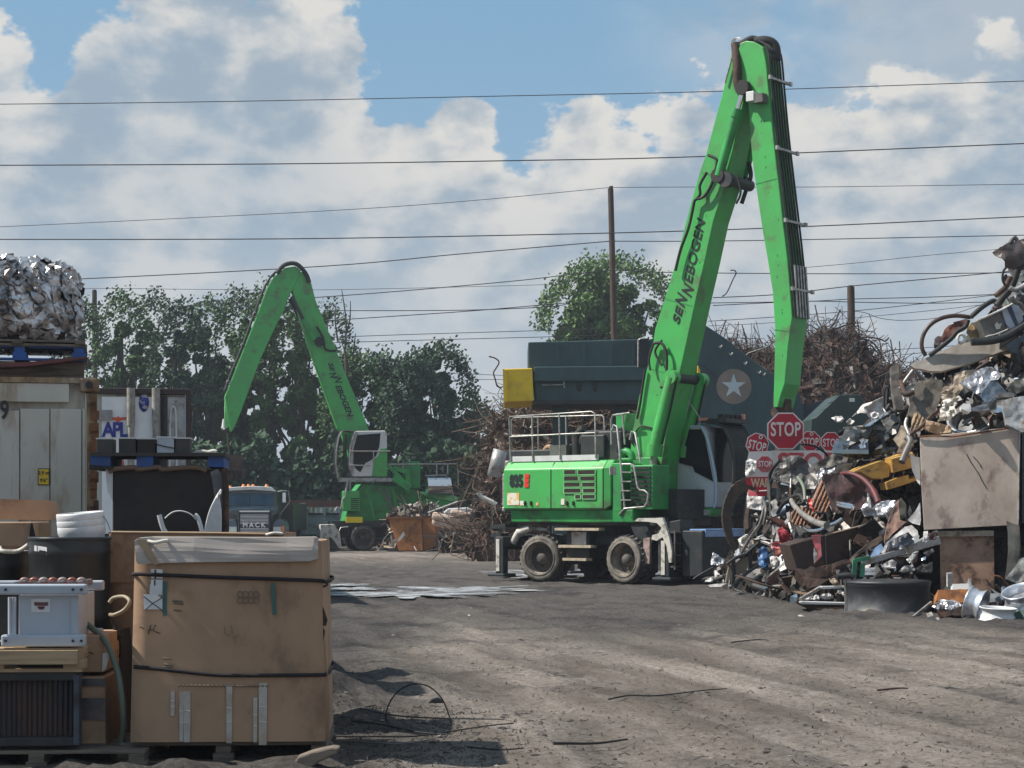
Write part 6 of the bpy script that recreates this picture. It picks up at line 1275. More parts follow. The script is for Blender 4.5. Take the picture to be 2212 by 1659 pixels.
# ------------------------------------------------------------------ timber poles
def pole(px, ytop, Y, r, label, lean=0.0, g='wooden utility poles'):
    base = P(px, 1112, Y); base.z = 0; top = P(px - lean, ytop, Y); m = MB(); m.tube([base, base.lerp(top, .5), top], [r * 1.25, r], 12); m.cyl(top, top + Vector((0, 0, .06)), r * .8, n=10)
    return m.single('utility_pole', POLE, label, 'pole', g)
pole(1338, 408, 92, .14, 'tall dark wooden pole standing in front of the round tree', 19)
pole(1846, 620, 78, .15, 'dark wooden pole rising behind the wire scrap mountain', 8)
pole(207, 628, 112, .14, 'small distant wooden pole above the left trees', 3)
m = MB(); m.cyl(P(1318, 410, 92), P(1318, 402, 92), .05, n=8); m.cyl(P(1321, 402, 92), P(1322, 408, 92), .08, .04, n=8); m.single('pole_insulator', GRAYM, 'insulator cap on top of the tall dark pole', 'insulator')
# ------------------------------------------------------------------ overhead wires
WR = [('uppermost wire crossing the whole sky', 70, .016, [(-200, 224), (0, 225), (500, 219), (1106, 207), (1560, 197), (2212, 175), (2400, 169)]),
 ('second wire from the top crossing the whole sky', 66, .020, [(-200, 357), (0, 357), (600, 354), (1106, 347), (1520, 338), (2212, 310), (2400, 302)]),
 ('faint third wire rising from the left to the tall pole top', 92, .015, [(-200, 498), (0, 490), (660, 458), (1000, 435), (1318, 405)]),
 ('faint wire running right from the tall pole top', 92, .015, [(1318, 405), (1480, 404), (1750, 404), (2212, 398), (2400, 396)]),
 ('dark wire at mid height crossing from the left edge', 68, .020, [(-200, 516), (0, 517), (600, 516), (1106, 508), (1600, 495), (2212, 468), (2400, 461)]),
 ('dark wire rising from the bale top to the tall pole', 90, .024, [(-100, 610), (160, 603), (700, 575), (1000, 548), (1318, 521)]),
 ('dark wire from the tall pole to the right edge', 90, .022, [(1322, 521), (1600, 520), (2212, 508), (2400, 504)]),
 ('thin wire along the left tree tops', 112, .015, [(160, 630), (205, 623), (420, 625), (700, 626), (1106, 617), (1240, 612)]),
 ('wire descending left from the pole through the far machine', 90, .022, [(380, 662), (480, 656), (800, 634), (1100, 608), (1240, 592), (1330, 583)]),
 ('wire from the tall pole to the scrap canopy', 90, .022, [(1330, 583), (1430, 588), (1700, 591), (2000, 591), (2240, 588)]),
 ('upper one of two close wires meeting left of the round tree', 88, .020, [(700, 671), (760, 671), (1000, 670), (1180, 663), (1230, 655)]),
 ('lower one of two close wires meeting left of the round tree', 88, .020, [(700, 693), (760, 689), (1000, 673), (1180, 658), (1230, 654)]),
 ('upper one of two low parallel wires above the low trees', 95, .018, [(700, 729), (900, 722), (1170, 714), (1300, 710)]),
 ('lower one of two low parallel wires above the low trees', 95, .018, [(700, 741), (900, 735), (1170, 728), (1300, 724)]),
 ('sagging wire between the stick and right pole top', 78, .020, [(1540, 643), (1680, 636), (1838, 618), (2000, 603), (2140, 590), (2300, 575)]),
 ('straight wire just below the right pole top', 80, .018, [(1500, 655), (1740, 651), (1840, 646), (2000, 642), (2150, 636), (2300, 630)]),
 ('level wire crossing the middle of the right pole', 80, .018, [(1540, 660), (1740, 651), (1860, 653), (2000, 655), (2110, 653), (2300, 651)]),
 ('wire rising from the wire heap to the scrap pile', 82, .016, [(1530, 694), (1670, 685), (1840, 672), (2000, 655), (2150, 637), (2300, 620)]),
 ('loose sagging wire from a bracket on the right pole', 78, .013, [(1845, 672), (1870, 676), (1905, 688), (1960, 692), (2040, 684), (2130, 655), (2200, 640)]),
 ('low faint wire left of the arched hose', 84, .014, [(1850, 757), (1900, 757), (2030, 749), (2080, 745)]),
 ('lowest faint wire left of the arched hose', 84, .014, [(1860, 773), (1930, 768), (2030, 758), (2080, 752)]),
 ('faint rising wire right of the stick', 95, .014, [(1738, 578), (1850, 568), (2000, 552), (2140, 540), (2300, 524)]),
 ('faint wire just above the wire heap beside the stick', 86, .013, [(1530, 704), (1640, 699), (1670, 697), (1760, 694), (2000, 672), (2150, 655)]),
 ('faint upper wire left of the yellow box', 100, .015, [(960, 806), (1020, 808), (1086, 811)]),
 ('faint lower wire left of the yellow box', 100, .015, [(960, 824), (1020, 820), (1086, 820)])]
for lab, Y, r_, pts in WR:
    m = MB(); m.tube([P(a, b, Y) for a, b in pts], r_ * 1.0, 5, res=6); m.single('overhead_wire', WIRE, lab, 'wire', 'overhead power lines')
# ------------------------------------------------------------------ trees
LEAFM = [mat('leaves_%d' % i, c, tuple(v * 1.7 for v in c), .75, scale=.8, lo=.4, hi=.65) for i, c in enumerate(LEAFC)]
for m_ in LEAFM:
    b = m_.node_tree.nodes['Principled BSDF']; b.inputs['Transmission Weight'].default_value = 0; b.inputs['Specular IOR Level'].default_value = .3
def tree(px, ytop, Y, wpx, label, seed, mi=0, n=5200, ybot=1060, leaf=.26, open_=.5, group='trees behind the yard', name='broadleaf_tree', spindly=False):
    random.seed(seed); base = P(px, 1112, Y); base.z = 0; H = P(px, ytop, Y).z; Wd = wpx / FP * Y / 2
    t = thing(name, label, 'tree', base, 0, group)
    m = MB(); tr = H * .022 + .05; top = Vector((random.uniform(-.4, .4), 0, H * .8))
    m.tube([Vector((0, 0, 0)), Vector((random.uniform(-.2, .2), 0, H * .3)), Vector((random.uniform(-.4, .4), .1, H * .55)), top], [tr * 1.5, tr * .25], 8, res=3)
    zb = max(.6, P(px, ybot, Y).z); cz = (H + zb) / 2; rz_ = (H - zb) / 2; cl = []
    nc = int(52 * (1.3 if wpx > 150 else 1))
    for i in range(nc):
        for _ in range(40):
            v = Vector((random.uniform(-1, 1), random.uniform(-1, 1), random.uniform(-1, 1)))
            if .25 < v.length < 1: break
        k = (1 - .28 * max(0, v.z) ** 2) * (.82 + .75 * noise.noise(v.normalized() * 1.7 + Vector((seed, 0, 0)))); v = Vector((v.x, v.y, v.z * (.9 + .35 * noise.noise(Vector((v.x * 2.2, v.y * 2.2, seed))))))
        c = Vector((v.x * Wd * k * .9, v.y * Wd * .8 * k, cz + v.z * rz_ * .93)); r_ = Wd * random.uniform(.10, .27)
        cl.append((c, r_))
        if i % 2 == 0:
            s0 = Vector((0, 0, H * random.uniform(.15, .6))); mid = s0.lerp(c, .5) + Vector((0, 0, -.3)); m.tube([s0, mid, c], [tr * .45, tr * .1], 5, res=2)
    m.build('trunk', BARK, t)
    bm_ = MB(); tw = MB()
    for (c, r_) in cl:
        per = int(n / len(cl) * (r_ / (Wd * .25)) ** 1.6)
        for _ in range(per):
            d_ = Vector((random.gauss(0, 1), random.gauss(0, 1), random.gauss(0, .75))); d_ = d_.normalized() * r_ * random.random() ** .45; p = c + d_
            a = leaf * (.5 + random.random()); n_ = Vector((random.gauss(0, 1), random.gauss(0, 1), random.gauss(.5, 1))).normalized(); u_ = n_.orthogonal().normalized(); u_ = Matrix.Rotation(random.random() * 6.3, 3, n_) @ u_; v_ = n_.cross(u_)
            bm_.v += [p + u_ * a * .6, p + v_ * a * .32 + u_ * .05, p - u_ * a * .55, p - v_ * a * .34]; o = len(bm_.v) - 4; bm_.f.append((o, o + 1, o + 2, o + 3)); bm_.sm.append(False)
    # stray sprays that break the outline
    for _ in range(int(n * .05)):
        a_ = random.uniform(0, math.pi); p = Vector((math.cos(a_) * Wd * random.uniform(.9, 1.12), random.uniform(-.5, .5) * Wd, cz + math.sin(a_) * rz_ * random.uniform(.88, 1.06)))
        for k in range(3):
            q_ = p + Vector((random.gauss(0, .25), random.gauss(0, .25), random.gauss(0, .3))); a = leaf * .8; n_ = Vector((random.gauss(0, 1), random.gauss(0, 1), random.gauss(0, 1))).normalized(); u_ = n_.orthogonal().normalized(); v_ = n_.cross(u_)
            bm_.v += [q_ + u_ * a * .5, q_ + v_ * a * .3, q_ - u_ * a * .5, q_ - v_ * a * .3]; o = len(bm_.v) - 4; bm_.f.append((o, o + 1, o + 2, o + 3)); bm_.sm.append(False)
    bm_.build('crown', LEAFM[mi], t, fix=False); return t
TR = [(178, 668, 104, 110, 'dark tree just right of the aluminium bale', 0, 6500), (262, 645, 108, 125, 'airy tree above the white container with lettering', 1, 6000), (330, 640, 112, 110, 'thin-crowned tree left of the far stick, above the container', 0, 4600), (392, 665, 106, 110, 'dark green tree above the container door post', 2, 6500),
 (452, 655, 110, 120, 'rounded dark tree just left of the far stick', 1, 6500), (520, 640, 112, 120, 'tall tree directly behind the far stick', 0, 7000), (585, 632, 108, 130, 'tallest loose-topped tree inside the far machine arch', 1, 8000), (650, 690, 108, 120, 'bright green tree framed between far stick and boom', 3, 7500),
 (712, 668, 113, 100, 'tall sparse tree behind the far boom', 0, 4500), (765, 770, 106, 110, 'medium tree right of the far boom', 1, 7000), (830, 775, 108, 130, 'dense round tree above the far cab', 2, 8500), (893, 780, 104, 110, 'dark tree right of the far cab', 2, 8000), (950, 752, 106, 130, 'tall dark tree at right end of the left wood', 2, 9500), (1010, 860, 108, 100, 'low ragged tree left of the brown heap', 0, 5000), (1055, 905, 112, 90, 'small light shrub-like tree beside the brown heap', 1, 3000)]
for i, (px, yt, Y, w_, lab, mi, n) in enumerate(TR): tree(px, yt, Y, w_ * 1.15, lab, 40 + i, mi, int(n * 1.7), ybot=1100, leaf=.30)
tree(1318, 566, 118, 285, 'big round light green tree behind the tall pole', 77, 3, 24000, ybot=850, leaf=.31, group=None)
m = MB()
for a in ([(745, 760), (748, 700), (742, 650), (738, 625)], [(748, 720), (756, 690), (757, 650)], [(730, 740), (724, 690), (726, 655)], [(762, 780), (766, 740), (768, 720)], [(755, 800), (745, 760), (735, 730)]): m.tube([P(x, y, 104) for x, y in a], [.06, .02], 5, res=4)
b_ = P(752, 1000, 104); b_.z = 0; m.tube([b_, P(750, 900, 104), P(748, 790, 104), P(745, 760, 104)], [.14, .07], 6, res=3); m.single('dead_tree', BARK, 'bare dead twigs standing up right of the far boom', 'tree', fix=False)
# undergrowth as one mass
random.seed(99); m = MB()
for i in range(60000):
    px = random.uniform(150, 1090); Y = random.uniform(99, 108); hh = 5.2 + 3.2 * noise.noise(Vector((px * .017, 3, 0))); z = random.random() ** .8 * hh; p = Vector(((px - CX) / FP * Y, Y, z)); a = .33 * (.5 + random.random())
    n_ = Vector((random.gauss(0, 1), random.gauss(0, 1), random.gauss(.3, 1))).normalized(); u_ = n_.orthogonal().normalized(); v_ = n_.cross(u_); m.v += [p + u_ * a * .6, p + v_ * a * .4, p - u_ * a * .6, p - v_ * a * .4]; o = len(m.v) - 4; m.f.append((o, o + 1, o + 2, o + 3)); m.sm.append(False)
m.single('undergrowth', LEAFM[2], 'dark bushes and undergrowth at the foot of the trees', 'undergrowth', kind='stuff', fix=False)
random.seed(98); m = MB()
for i in range(9000):
    px = random.uniform(-900, 3200); Y = random.uniform(150, 165); hh = 4 + 2 * noise.noise(Vector((px * .01, 7, 0))); z = random.random() ** .8 * hh; p = Vector(((px - CX) / FP * Y, Y, z)); a = 1.3 * (.5 + random.random())
    n_ = Vector((random.gauss(0, 1), random.gauss(0, 1), random.gauss(.3, 1))).normalized(); u_ = n_.orthogonal().normalized(); v_ = n_.cross(u_); m.v += [p + u_ * a * .6, p + v_ * a * .4, p - u_ * a * .6, p - v_ * a * .4]; o = len(m.v) - 4; m.f.append((o, o + 1, o + 2, o + 3)); m.sm.append(False)
m.single('far_woodland', LEAFM[0], 'distant low woodland closing the horizon behind the yard', 'woodland', kind='stuff', fix=False)
# ------------------------------------------------------------------ stop signs and the scrap pile at right
def pileY(px, py, k=.8):
    Yf = pile_foot(px); return (Yf + k * EYE) / (1 - k * (HY - py) / FP)
# loose core of the pile: small unnameable bits only
RP = [(1520, 1262), (1560, 1215), (1620, 1160), (1660, 1080), (1700, 1030), (1760, 1000), (1820, 950), (1880, 900), (1920, 850), (1965, 815), (2040, 770), (2110, 720), (2160, 640), (2200, 560), (2260, 500), (2420, 430), (2560, 600), (2800, 1250)]
def rp_top(px):
    for (a, b), (c, d) in zip(RP, RP[1:]):
        if a <= px <= c: return b + (d - b) * (px - a) / (c - a)
    return 1262
random.seed(21)
core = MB(); nu, nv = 110, 46; vs = []
for i in range(nu + 1):
    px = 1530 + (2650 - 1530) * i / nu
    Yt = pileY(px, rp_top(px) + 26); zt = max(.1, EYE - (rp_top(px) + 26 - HY) / FP * Yt); Yf = pile_foot(px) + .4
    for j in range(nv + 1):
        k = j / nv
        if k < .62: s_ = k / .62; Y = Yf + (Yt - Yf) * s_; z = zt * s_ ** .85
        else: s_ = (k - .62) / .38; Y = Yt + (zt * 1.1) * s_; z = zt * (1 - s_)
        x = (px - CX) / FP * (Yf + (Yt - Yf) * min(1, k / .62)); nf = noise.fractal(Vector((x * 1.3, Y * 1.3, z * 1.3)), 1, 2.1, 5)
        vs.append(Vector((x + nf * .12, Y + .95 + 1.3 * sm(px, 1950, 2050) * (1 - k) + nf * .35, max(-.05, z - .25 + nf * .25))))
core.add(vs, [(i * (nv + 1) + j, i * (nv + 1) + j + 1, (i + 1) * (nv + 1) + j + 1, (i + 1) * (nv + 1) + j) for i in range(nu) for j in range(nv)])
SCB = mat('dark_mixed_scrap', (.030, .026, .026), (.09, .07, .06), .7, .3, scale=7, lo=.4, hi=.62, bump=.5, bscale=14, c3=(.02, .02, .022), s3=3, bd=.05)
co = core.single('scrap_pile', SCB, 'dense dark mass of small mixed scrap between the larger pieces of the right pile', 'scrap', kind='stuff', fix=False)
SM = [SCB, GRAYM, DRUST, GRAYL, DKG, TAN, SILV, WFOAM, BLUG, MAR, BLK]; wts = [8, 6, 7, 3, 6, 2.2, .5, .9, 1.5, 1, 4]
per = [MB() for _ in SM]
for i in range(6000):
    k = random.choices(range(len(SM)), wts)[0]; px = random.uniform(1560, 2300) if i < 4200 else random.uniform(2240, 2680); tp = rp_top(px); bt_ = HY + EYE * FP / (pile_foot(px) + .2)
    py = tp + (bt_ - tp) * random.random() ** .9 + 8; Y = pileY(px, py) + random.uniform(.15, .95)
    if px < 1835 and py < 1030: continue
    if px < 1700 and random.random() < .55: continue
    if 1975 < px < 2275 and 905 < py < 1290: continue
    p = P(px, py, Y)
    if p.z < .03: p.z = .03
    s_ = .09 + .28 * random.random() ** 2; rot = Matrix.Rotation(random.random() * 6.28, 3, 'X') @ Matrix.Rotation(random.random() * 6.28, 3, 'Y') @ Matrix.Rotation(random.random() * 6.28, 3, 'Z'); ty = random.random() * (.88 if py < tp + 60 or px > 1950 else .93)
    if ty < .42:
        n_ = 6; c = [rot @ Vector((math.cos(a_) * s_ * random.uniform(.5, 1.2), math.sin(a_) * s_ * random.uniform(.3, .8), random.uniform(-.3, .3) * s_)) + p for a_ in (2 * math.pi * q / n_ for q in range(n_))]; ctr = sum(c, Vector()) / n_ + rot @ Vector((0, 0, s_ * .35)); per[k].add(c + [ctr], [(q, (q + 1) % n_, n_) for q in range(n_)])
    elif ty < .62: per[k].box(p, (s_ * 1.6, s_ * 1.0, s_ * .10), m=rot)
    elif ty < .8: per[k].box(p, (s_ * 2.2, s_ * .3, s_ * .2), m=rot)
    elif ty < .9: per[k].cyl(p, p + rot @ Vector((s_, 0, 0)), s_ * .3, n=9)
    else: per[k].tube([p, p + rot @ Vector((s_ * 1.5, .8 * s_, 0)), p + rot @ Vector((s_ * 3, 0, .5 * s_)), p + rot @ Vector((s_ * 3.6, -s_, .8 * s_))], .010 + .012 * random.random(), 5, res=2)
for q_, m_ in zip(per, SM):
    if q_.v: o = q_.build('scrap_bits', m_, co, None, fix=False); o.matrix_parent_inverse = Matrix.Translation(-co.location); o['kind'] = 'stuff'
# --- traced plates with real thickness and crumple
def plate(name, pts, material, label, cat, dy=0.0, thick=.012, crumple=.05, cs=3.0, Y=None, tilt=0.8, cell=None, group=None, ridge=0, parent=None, seed=0, smooth=False):
    xs = [p[0] for p in pts]; ys_ = [p[1] for p in pts]; cx_, cy_ = sum(xs) / len(xs), sum(ys_) / len(ys_); Y0 = Y if Y else pileY(cx_, cy_)
    sz = max(max(xs) - min(xs), max(ys_) - min(ys_)); cell = cell or max(2.5, sz / 16); B = []
    for i in range(len(pts)):
        a, b = pts[i], pts[(i + 1) % len(pts)]; n = max(1, int(math.hypot(b[0] - a[0], b[1] - a[1]) / cell))
        for k in range(n): B.append((a[0] + (b[0] - a[0]) * k / n, a[1] + (b[1] - a[1]) * k / n))
    nb = len(B); ptsv = [Vector(b) for b in B]; rnd = random.Random(seed + int(cx_))
    y = min(ys_) + cell / 2
    while y < max(ys_):
        x = min(xs) + cell / 2
        while x < max(xs): ptsv.append(Vector((x + rnd.uniform(-.3, .3) * cell, y + rnd.uniform(-.3, .3) * cell))); x += cell
        y += cell
    res = delaunay_2d_cdt(ptsv, [(i, (i + 1) % nb) for i in range(nb)], [], 1, .01)
    v2, f2 = res[0], res[2]; m = MB(); vs = []
    for v in v2:
        w_ = P(v[0], v[1], Y0 + dy); Yv = Y0 + dy + (w_.z - P(cx_, cy_, Y0).z) * tilt * .5; q = P(v[0], v[1], Yv); nf = noise.fractal(Vector((q.x * cs + seed * 3.1, q.z * cs, seed)), 1, 2, 3)
        rg = ridge * math.sin((v[0] * .8 + v[1] * .35) * .9) if ridge else 0
        vs.append(Vector((q.x, q.y + nf * crumple + rg, max(.01, q.z))))
    m.add(vs, [tuple(f) for f in f2], smooth)
    if parent: o = m.build(name, material, parent, None); o.matrix_parent_inverse = Matrix.Translation(-parent.location)
    else: o = m.single(name, material, label, cat, group)
    s_ = o.modifiers.new('thick', 'SOLIDIFY'); s_.thickness = thick; s_.offset = 0; return o
z2 = lambda L_: [(1770 + x * .2, 774.3 + y * .2) for x, y in L_]
z3 = lambda L_: [(1576.3 + x * .1667, 857.3 + y * .1667) for x, y in L_]
z4 = lambda L_: [(1493.4 + x * .175, 1078.5 + y * .175) for x, y in L_]
z5 = lambda L_: [(1797.6 + x * .18755, 1078.5 + y * .18755) for x, y in L_]
z1 = lambda L_: [(1908.2 + x * .1667, 497.8 + y * .1667) for x, y in L_]
# signs
def octa(name_label, px, py, wpx, Y, rot, txt, dy=0, yaw=0, tsize=.36, tx=0, ty=0, hole=False, face=RED, group=None, sx=1.0):
    r = wpx / FP * Y / 2 / math.cos(math.pi / 8); o0 = P(px, py, Y + dy); t = thing('stop_sign', name_label, 'sign', o0, yaw, group)
    def poly(rr): return [(rr * math.cos(math.pi / 8 + i * math.pi / 4 + R(rot)), rr * math.sin(math.pi / 8 + i * math.pi / 4 + R(rot))) for i in range(8)]
    m = MB(); m.prism(poly(r), 0, .006); m.build('sign_plate', SIGNW, t)
    m = MB(); m.prism(poly(r * .93), -.004, -.001); m.build('sign_face', face, t)
    x = Vector((math.cos(R(rot)), 0, math.sin(R(rot)))); y = Vector((-math.sin(R(rot)), 0, math.cos(R(rot))))
    lm = letters(txt, r * 2 * tsize / .7, .003, r * .018, spacing=1.06); w0 = max(v.co.x for v in lm.vertices) - min(v.co.x for v in lm.vertices)
    for v in lm.vertices: v.co.x *= r * 1.50 / w0
    put_letters('sign_lettering', lm, SIGNW, t, x * tx * r + y * ty * r + Vector((0, -.007, 0)), x, y)
    if hole:
        c = x * .12 * r + y * .66 * r; m = MB(); m.prism([(c.x + .17 * r * math.cos(a_), c.z + .17 * r * math.sin(a_)) for a_ in (i * .5236 for i in range(12))], -.007, -.004); m.build('handle_hole_rim', SIGNW, t)
        m = MB(); m.prism([(c.x + .09 * r * math.cos(a_), c.z + .09 * r * math.sin(a_)) for a_ in (i * .5236 for i in range(12))], -.010, -.0072); m.build('handle_hole', INK, t)
    return t
Ys = 38.6
big = octa('largest red stop sign, highest of the group on the scrap', 1697, 931, 79, Ys, 0, 'STOP', dy=-.25, tsize=.34, ty=.05)
octa('small tilted stop sign left of the largest one', 1636, 960, 48, Ys, -14, 'STOP', dy=.1, tsize=.36, ty=-.15, hole=True, sx=.72, group='small handheld stop signs')
octa('small upright stop sign directly right of the largest one', 1750.5, 953, 43, Ys, 0, 'STOP', dy=.05, tsize=.36, ty=-.1, hole=True, sx=.72, group='small handheld stop signs')
octa('small stop sign partly covered by the black plastic part', 1795, 955, 43, Ys, 0, 'STOP', dy=.0, tsize=.36, ty=-.1, sx=.72, group='small handheld stop signs')
t = thing('sign_board', 'wide white board with big red letters below the row of stop signs', 'sign', P(1725, 1010, Ys), 0)
bxp = lambda x, y: ((x - 1725) / FP * Ys, -(y - 1010) / FP * Ys)
m = MB(); m.prism([bxp(1668, 973), bxp(1796, 973), bxp(1796, 1040), bxp(1668, 1040)], -.03, -.02); m.build('board', SIGNW, t)
put_letters('board_lettering', letters('STOP', .52, .003, .018, spacing=1.0, sx=.95), REDF, t, (bxp(1742, 1001)[0], -.036, bxp(1742, 1001)[1]), (1, 0, 0), (0, 0, 1))
t = thing('sign_board', 'crumpled white sign board printed with a small red stop octagon', 'sign', P(1640, 1003, Ys), 0)
bxp = lambda x, y: ((x - 1640) / FP * Ys, -(y - 1003) / FP * Ys)
m = MB(); m.prism([bxp(1617, 976), bxp(1668, 974), bxp(1668, 1030), bxp(1610, 1031), bxp(1612, 1000)], -.09, -.08); m.build('board', SIGNW, t)
m = MB(); c = bxp(1651, 1003); m.prism([(c[0] + .172 * math.cos(math.pi / 8 + i * math.pi / 4), c[1] + .172 * math.sin(math.pi / 8 + i * math.pi / 4)) for i in range(8)], -.097, -.092); m.build('printed_octagon', REDF, t)
put_letters('sign_lettering', letters('STOP', .16, .003, .004, sx=.72), SIGNW, t, (c[0], -.10, c[1]), (1, 0, 0), (0, 0, 1))
plate('paper_sheet', z3([(210, 830), (260, 800), (340, 830), (345, 900), (320, 1000), (240, 1030), (200, 1020)]), WFOAM, 'crumpled cream paper sheet beside the cab guard, left of the small octagon board', 'paper', Y=Ys, dy=-.25, crumple=.08, cs=7)
t = thing('sign_board', 'red paddle board with cream letters under the small octagon board', 'sign', P(1645, 1050, Ys), 0)
bxp = lambda x, y: ((x - 1645) / FP * Ys, -(y - 1050) / FP * Ys)
m = MB(); m.prism([bxp(1609, 1033), bxp(1662, 1030), bxp(1660, 1071), bxp(1636, 1072), bxp(1630, 1052), bxp(1610, 1047)], -.13, -.12); m.build('board', REDF if False else RED, t)
put_letters('sign_lettering', letters('WAIT', .24, .003, .008, sx=.68), mat('cream_lettering', (.62, .52, .36), rough=.6), t, (bxp(1643, 1044)[0], -.135, bxp(1643, 1044)[1]), (1, 0, 0), (0, 0, 1))
m = MB(); m.tube([(bxp(1638, 1061)[0], -.135, bxp(1638, 1061)[1]), (bxp(1658, 1060)[0], -.135, bxp(1658, 1060)[1])], .018, 4); m.build('small_print_line', SIGNW, t)
plate('printed_sheet', [(1617, 1058), (1628, 1062), (1636, 1072), (1652, 1073), (1650, 1085), (1658, 1104), (1640, 1102), (1614, 1098), (1613, 1075)], WFOAM, 'white printed sheet with pink corner below the red paddle board', 'paper', Y=Ys, dy=-.2, crumple=.06, cs=5)
plate('pink_card', [(1616, 1057), (1632, 1064), (1637, 1071), (1616, 1071)], REDF, 'small faded pink-red card above the white printed sheet', 'card', Y=Ys, dy=-.32, crumple=.01)
# steel plates, sheets and panels of the upper pile
T = plate
T('dented_cowl', z3([(560, 1010), (620, 890), (700, 800), (780, 768), (900, 760), (1050, 870), (1110, 960), (1130, 1050), (1110, 1200), (950, 1190), (800, 1130), (640, 1100), (560, 1060)]), GRAYM, 'dented dark grey umbrella-shaped cowl in front of the white letter board', 'cowl', dy=-1.0, crumple=.22, cs=2.2, thick=.02)
T('bent_sheet', z3([(1090, 870), (1340, 740), (1480, 775), (1440, 860), (1340, 900), (1120, 975)]), mat('olive_grey_panel', (.15, .14, .12), (.10, .09, .08), .6, .2, scale=4), 'bent olive-grey panel right of the umbrella-shaped cowl', 'panel', dy=-.7, crumple=.1)
T('foil_sheet', z3([(1130, 1010), (1190, 912), (1360, 898), (1370, 960), (1260, 1000), (1210, 1010), (1165, 1150), (1140, 1140)]), SILV, 'bright crumpled foil sheet above the maroon drum half', 'foil', dy=-.9, crumple=.08, cs=8)
T('grey_slab', z3([(1320, 1000), (1370, 930), (1470, 878), (1600, 868), (1500, 1000)]), GRAYM, 'smooth grey slab behind the yellow machine part', 'slab', dy=-.6, thick=.08, crumple=.03)
t = thing('yellow_cover', 'dented yellow machine cover lying tilted above the maroon drum half', 'cover', P(1880, 1020, 32.9), 0)
YM = mat('ochre_yellow_paint', (.50, .29, .06), (.36, .20, .05), .55, scale=5, c3=(.15, .09, .04), s3=6)
def ptb(nm, L_, y0, y1, mt, par, Yb=32.9, ref=None, bev=.01, top=None):
    o_ = par.location; pl_ = [((P(x, y, Yb)).x - o_.x, (P(x, y, Yb)).z - o_.z) for x, y in L_]; m = MB(); m.prism(pl_, Yb - o_.y + y0, Yb - o_.y + y1); return m.build(nm, mt, par, bevel=bev)
ptb('long_cover', z2([(200, 1262), (350, 1190), (550, 1118), (625, 1150), (640, 1200), (630, 1290), (520, 1320), (430, 1300), (330, 1240)]), -1.0, -.2, YM, t)
ptb('cover_box', z2([(632, 1090), (740, 1050), (850, 1030), (882, 1072), (895, 1150), (870, 1192), (760, 1225), (650, 1250), (640, 1170)]), -1.15, -.4, YM, t)
ptb('cover_ridge', z2([(632, 1100), (850, 1040), (855, 1052), (640, 1115)]), -1.2, -1.14, mat('pale_yellow_edge', (.7, .5, .2), rough=.4), t)
ptb('lower_tray', z2([(580, 1350), (700, 1300), (820, 1270), (830, 1320), (960, 1262), (962, 1312), (780, 1375), (600, 1430)]), -1.1, -.5, YM, t)
T('drum_half', z2([(30, 1250), (150, 1262), (300, 1240), (400, 1262), (470, 1310), (540, 1370), (600, 1450), (640, 1560), (600, 1620), (400, 1640), (200, 1620), (100, 1480)]), MAR, 'cut open maroon drum half leaning under the yellow cover', 'drum', dy=-.9, crumple=.12, cs=1.6, thick=.03)
m = MB(); m.tube([P(x, y, pileY(x, y) - 1.25) for x, y in z2([(240, 1245), (310, 1240), (400, 1265), (480, 1310), (545, 1375), (600, 1460), (640, 1560)])], [.035, .055], 8, res=4); m.single('steel_hoop', mat('dull_red_rim', (.13, .018, .022), (.06, .02, .02), .6, scale=6), 'curved dull red rim along the edge of the maroon drum half', 'rim')
T('engine_part', z2([(225, 790), (300, 740), (520, 740), (700, 620), (880, 590), (885, 700), (850, 760), (800, 870), (855, 960), (790, 1000), (700, 1022), (560, 1050), (400, 1090), (260, 1060), (230, 900)]), BLKP, 'black plastic engine part beside the covered small stop sign', 'engine part', dy=-.75, crumple=.30, cs=3.2, thick=.05)
T('blue_grey_tray', z2([(140, 990), (160, 900), (300, 892), (520, 900), (530, 1030), (140, 1022)]), BLUG, 'flat blue-grey tray below the black engine part', 'tray', dy=-1.1, thick=.05, crumple=.02)
T('steel_strip', z2([(140, 985), (530, 990), (530, 1032), (140, 1026)]), mat('steel_blue_lip', (.14, .19, .22), rough=.4, metal=.3), 'narrow steel-blue strip along the foot of the blue-grey tray', 'strip', dy=-1.2, thick=.03, crumple=.0)
T('bracket', z2([(430, 880), (470, 860), (530, 880), (520, 900), (490, 915), (500, 965), (440, 975), (425, 940), (455, 915)]), CHR, 'small shiny cast bracket on the blue-grey tray', 'bracket', dy=-1.25, crumple=.04, cs=9)
T('pale_tarpaulin', z2([(350, 630), (420, 560), (470, 498), (560, 470), (700, 408), (722, 480), (700, 540), (720, 575), (640, 640), (560, 655), (500, 600), (430, 590)]), WFOAM, 'crumpled pinkish-white tarpaulin above the black engine part', 'tarpaulin', dy=-.6, crumple=.16, cs=5)
T('white_scrap', z2([(130, 645), (180, 622), (245, 622), (262, 660), (240, 690), (190, 690)]), WFOAM, 'small crumpled white scrap at far left of the pinkish-white tarpaulin', 'scrap piece', dy=-.6, crumple=.10, cs=8)
T('cone_scrap', z2([(290, 690), (330, 645), (380, 680), (350, 712), (310, 712)]), GWH, 'little pale cone-shaped scrap between the white scrap and the tarpaulin', 'scrap piece', dy=-.6, crumple=.06, cs=8)
T('bright_strip', z2([(480, 740), (540, 690), (650, 620), (760, 560), (780, 575), (680, 640), (580, 700), (510, 760)]), CHR, 'bright bent strip along the top of the black engine part', 'strip', dy=-1.0, crumple=.05, cs=6)
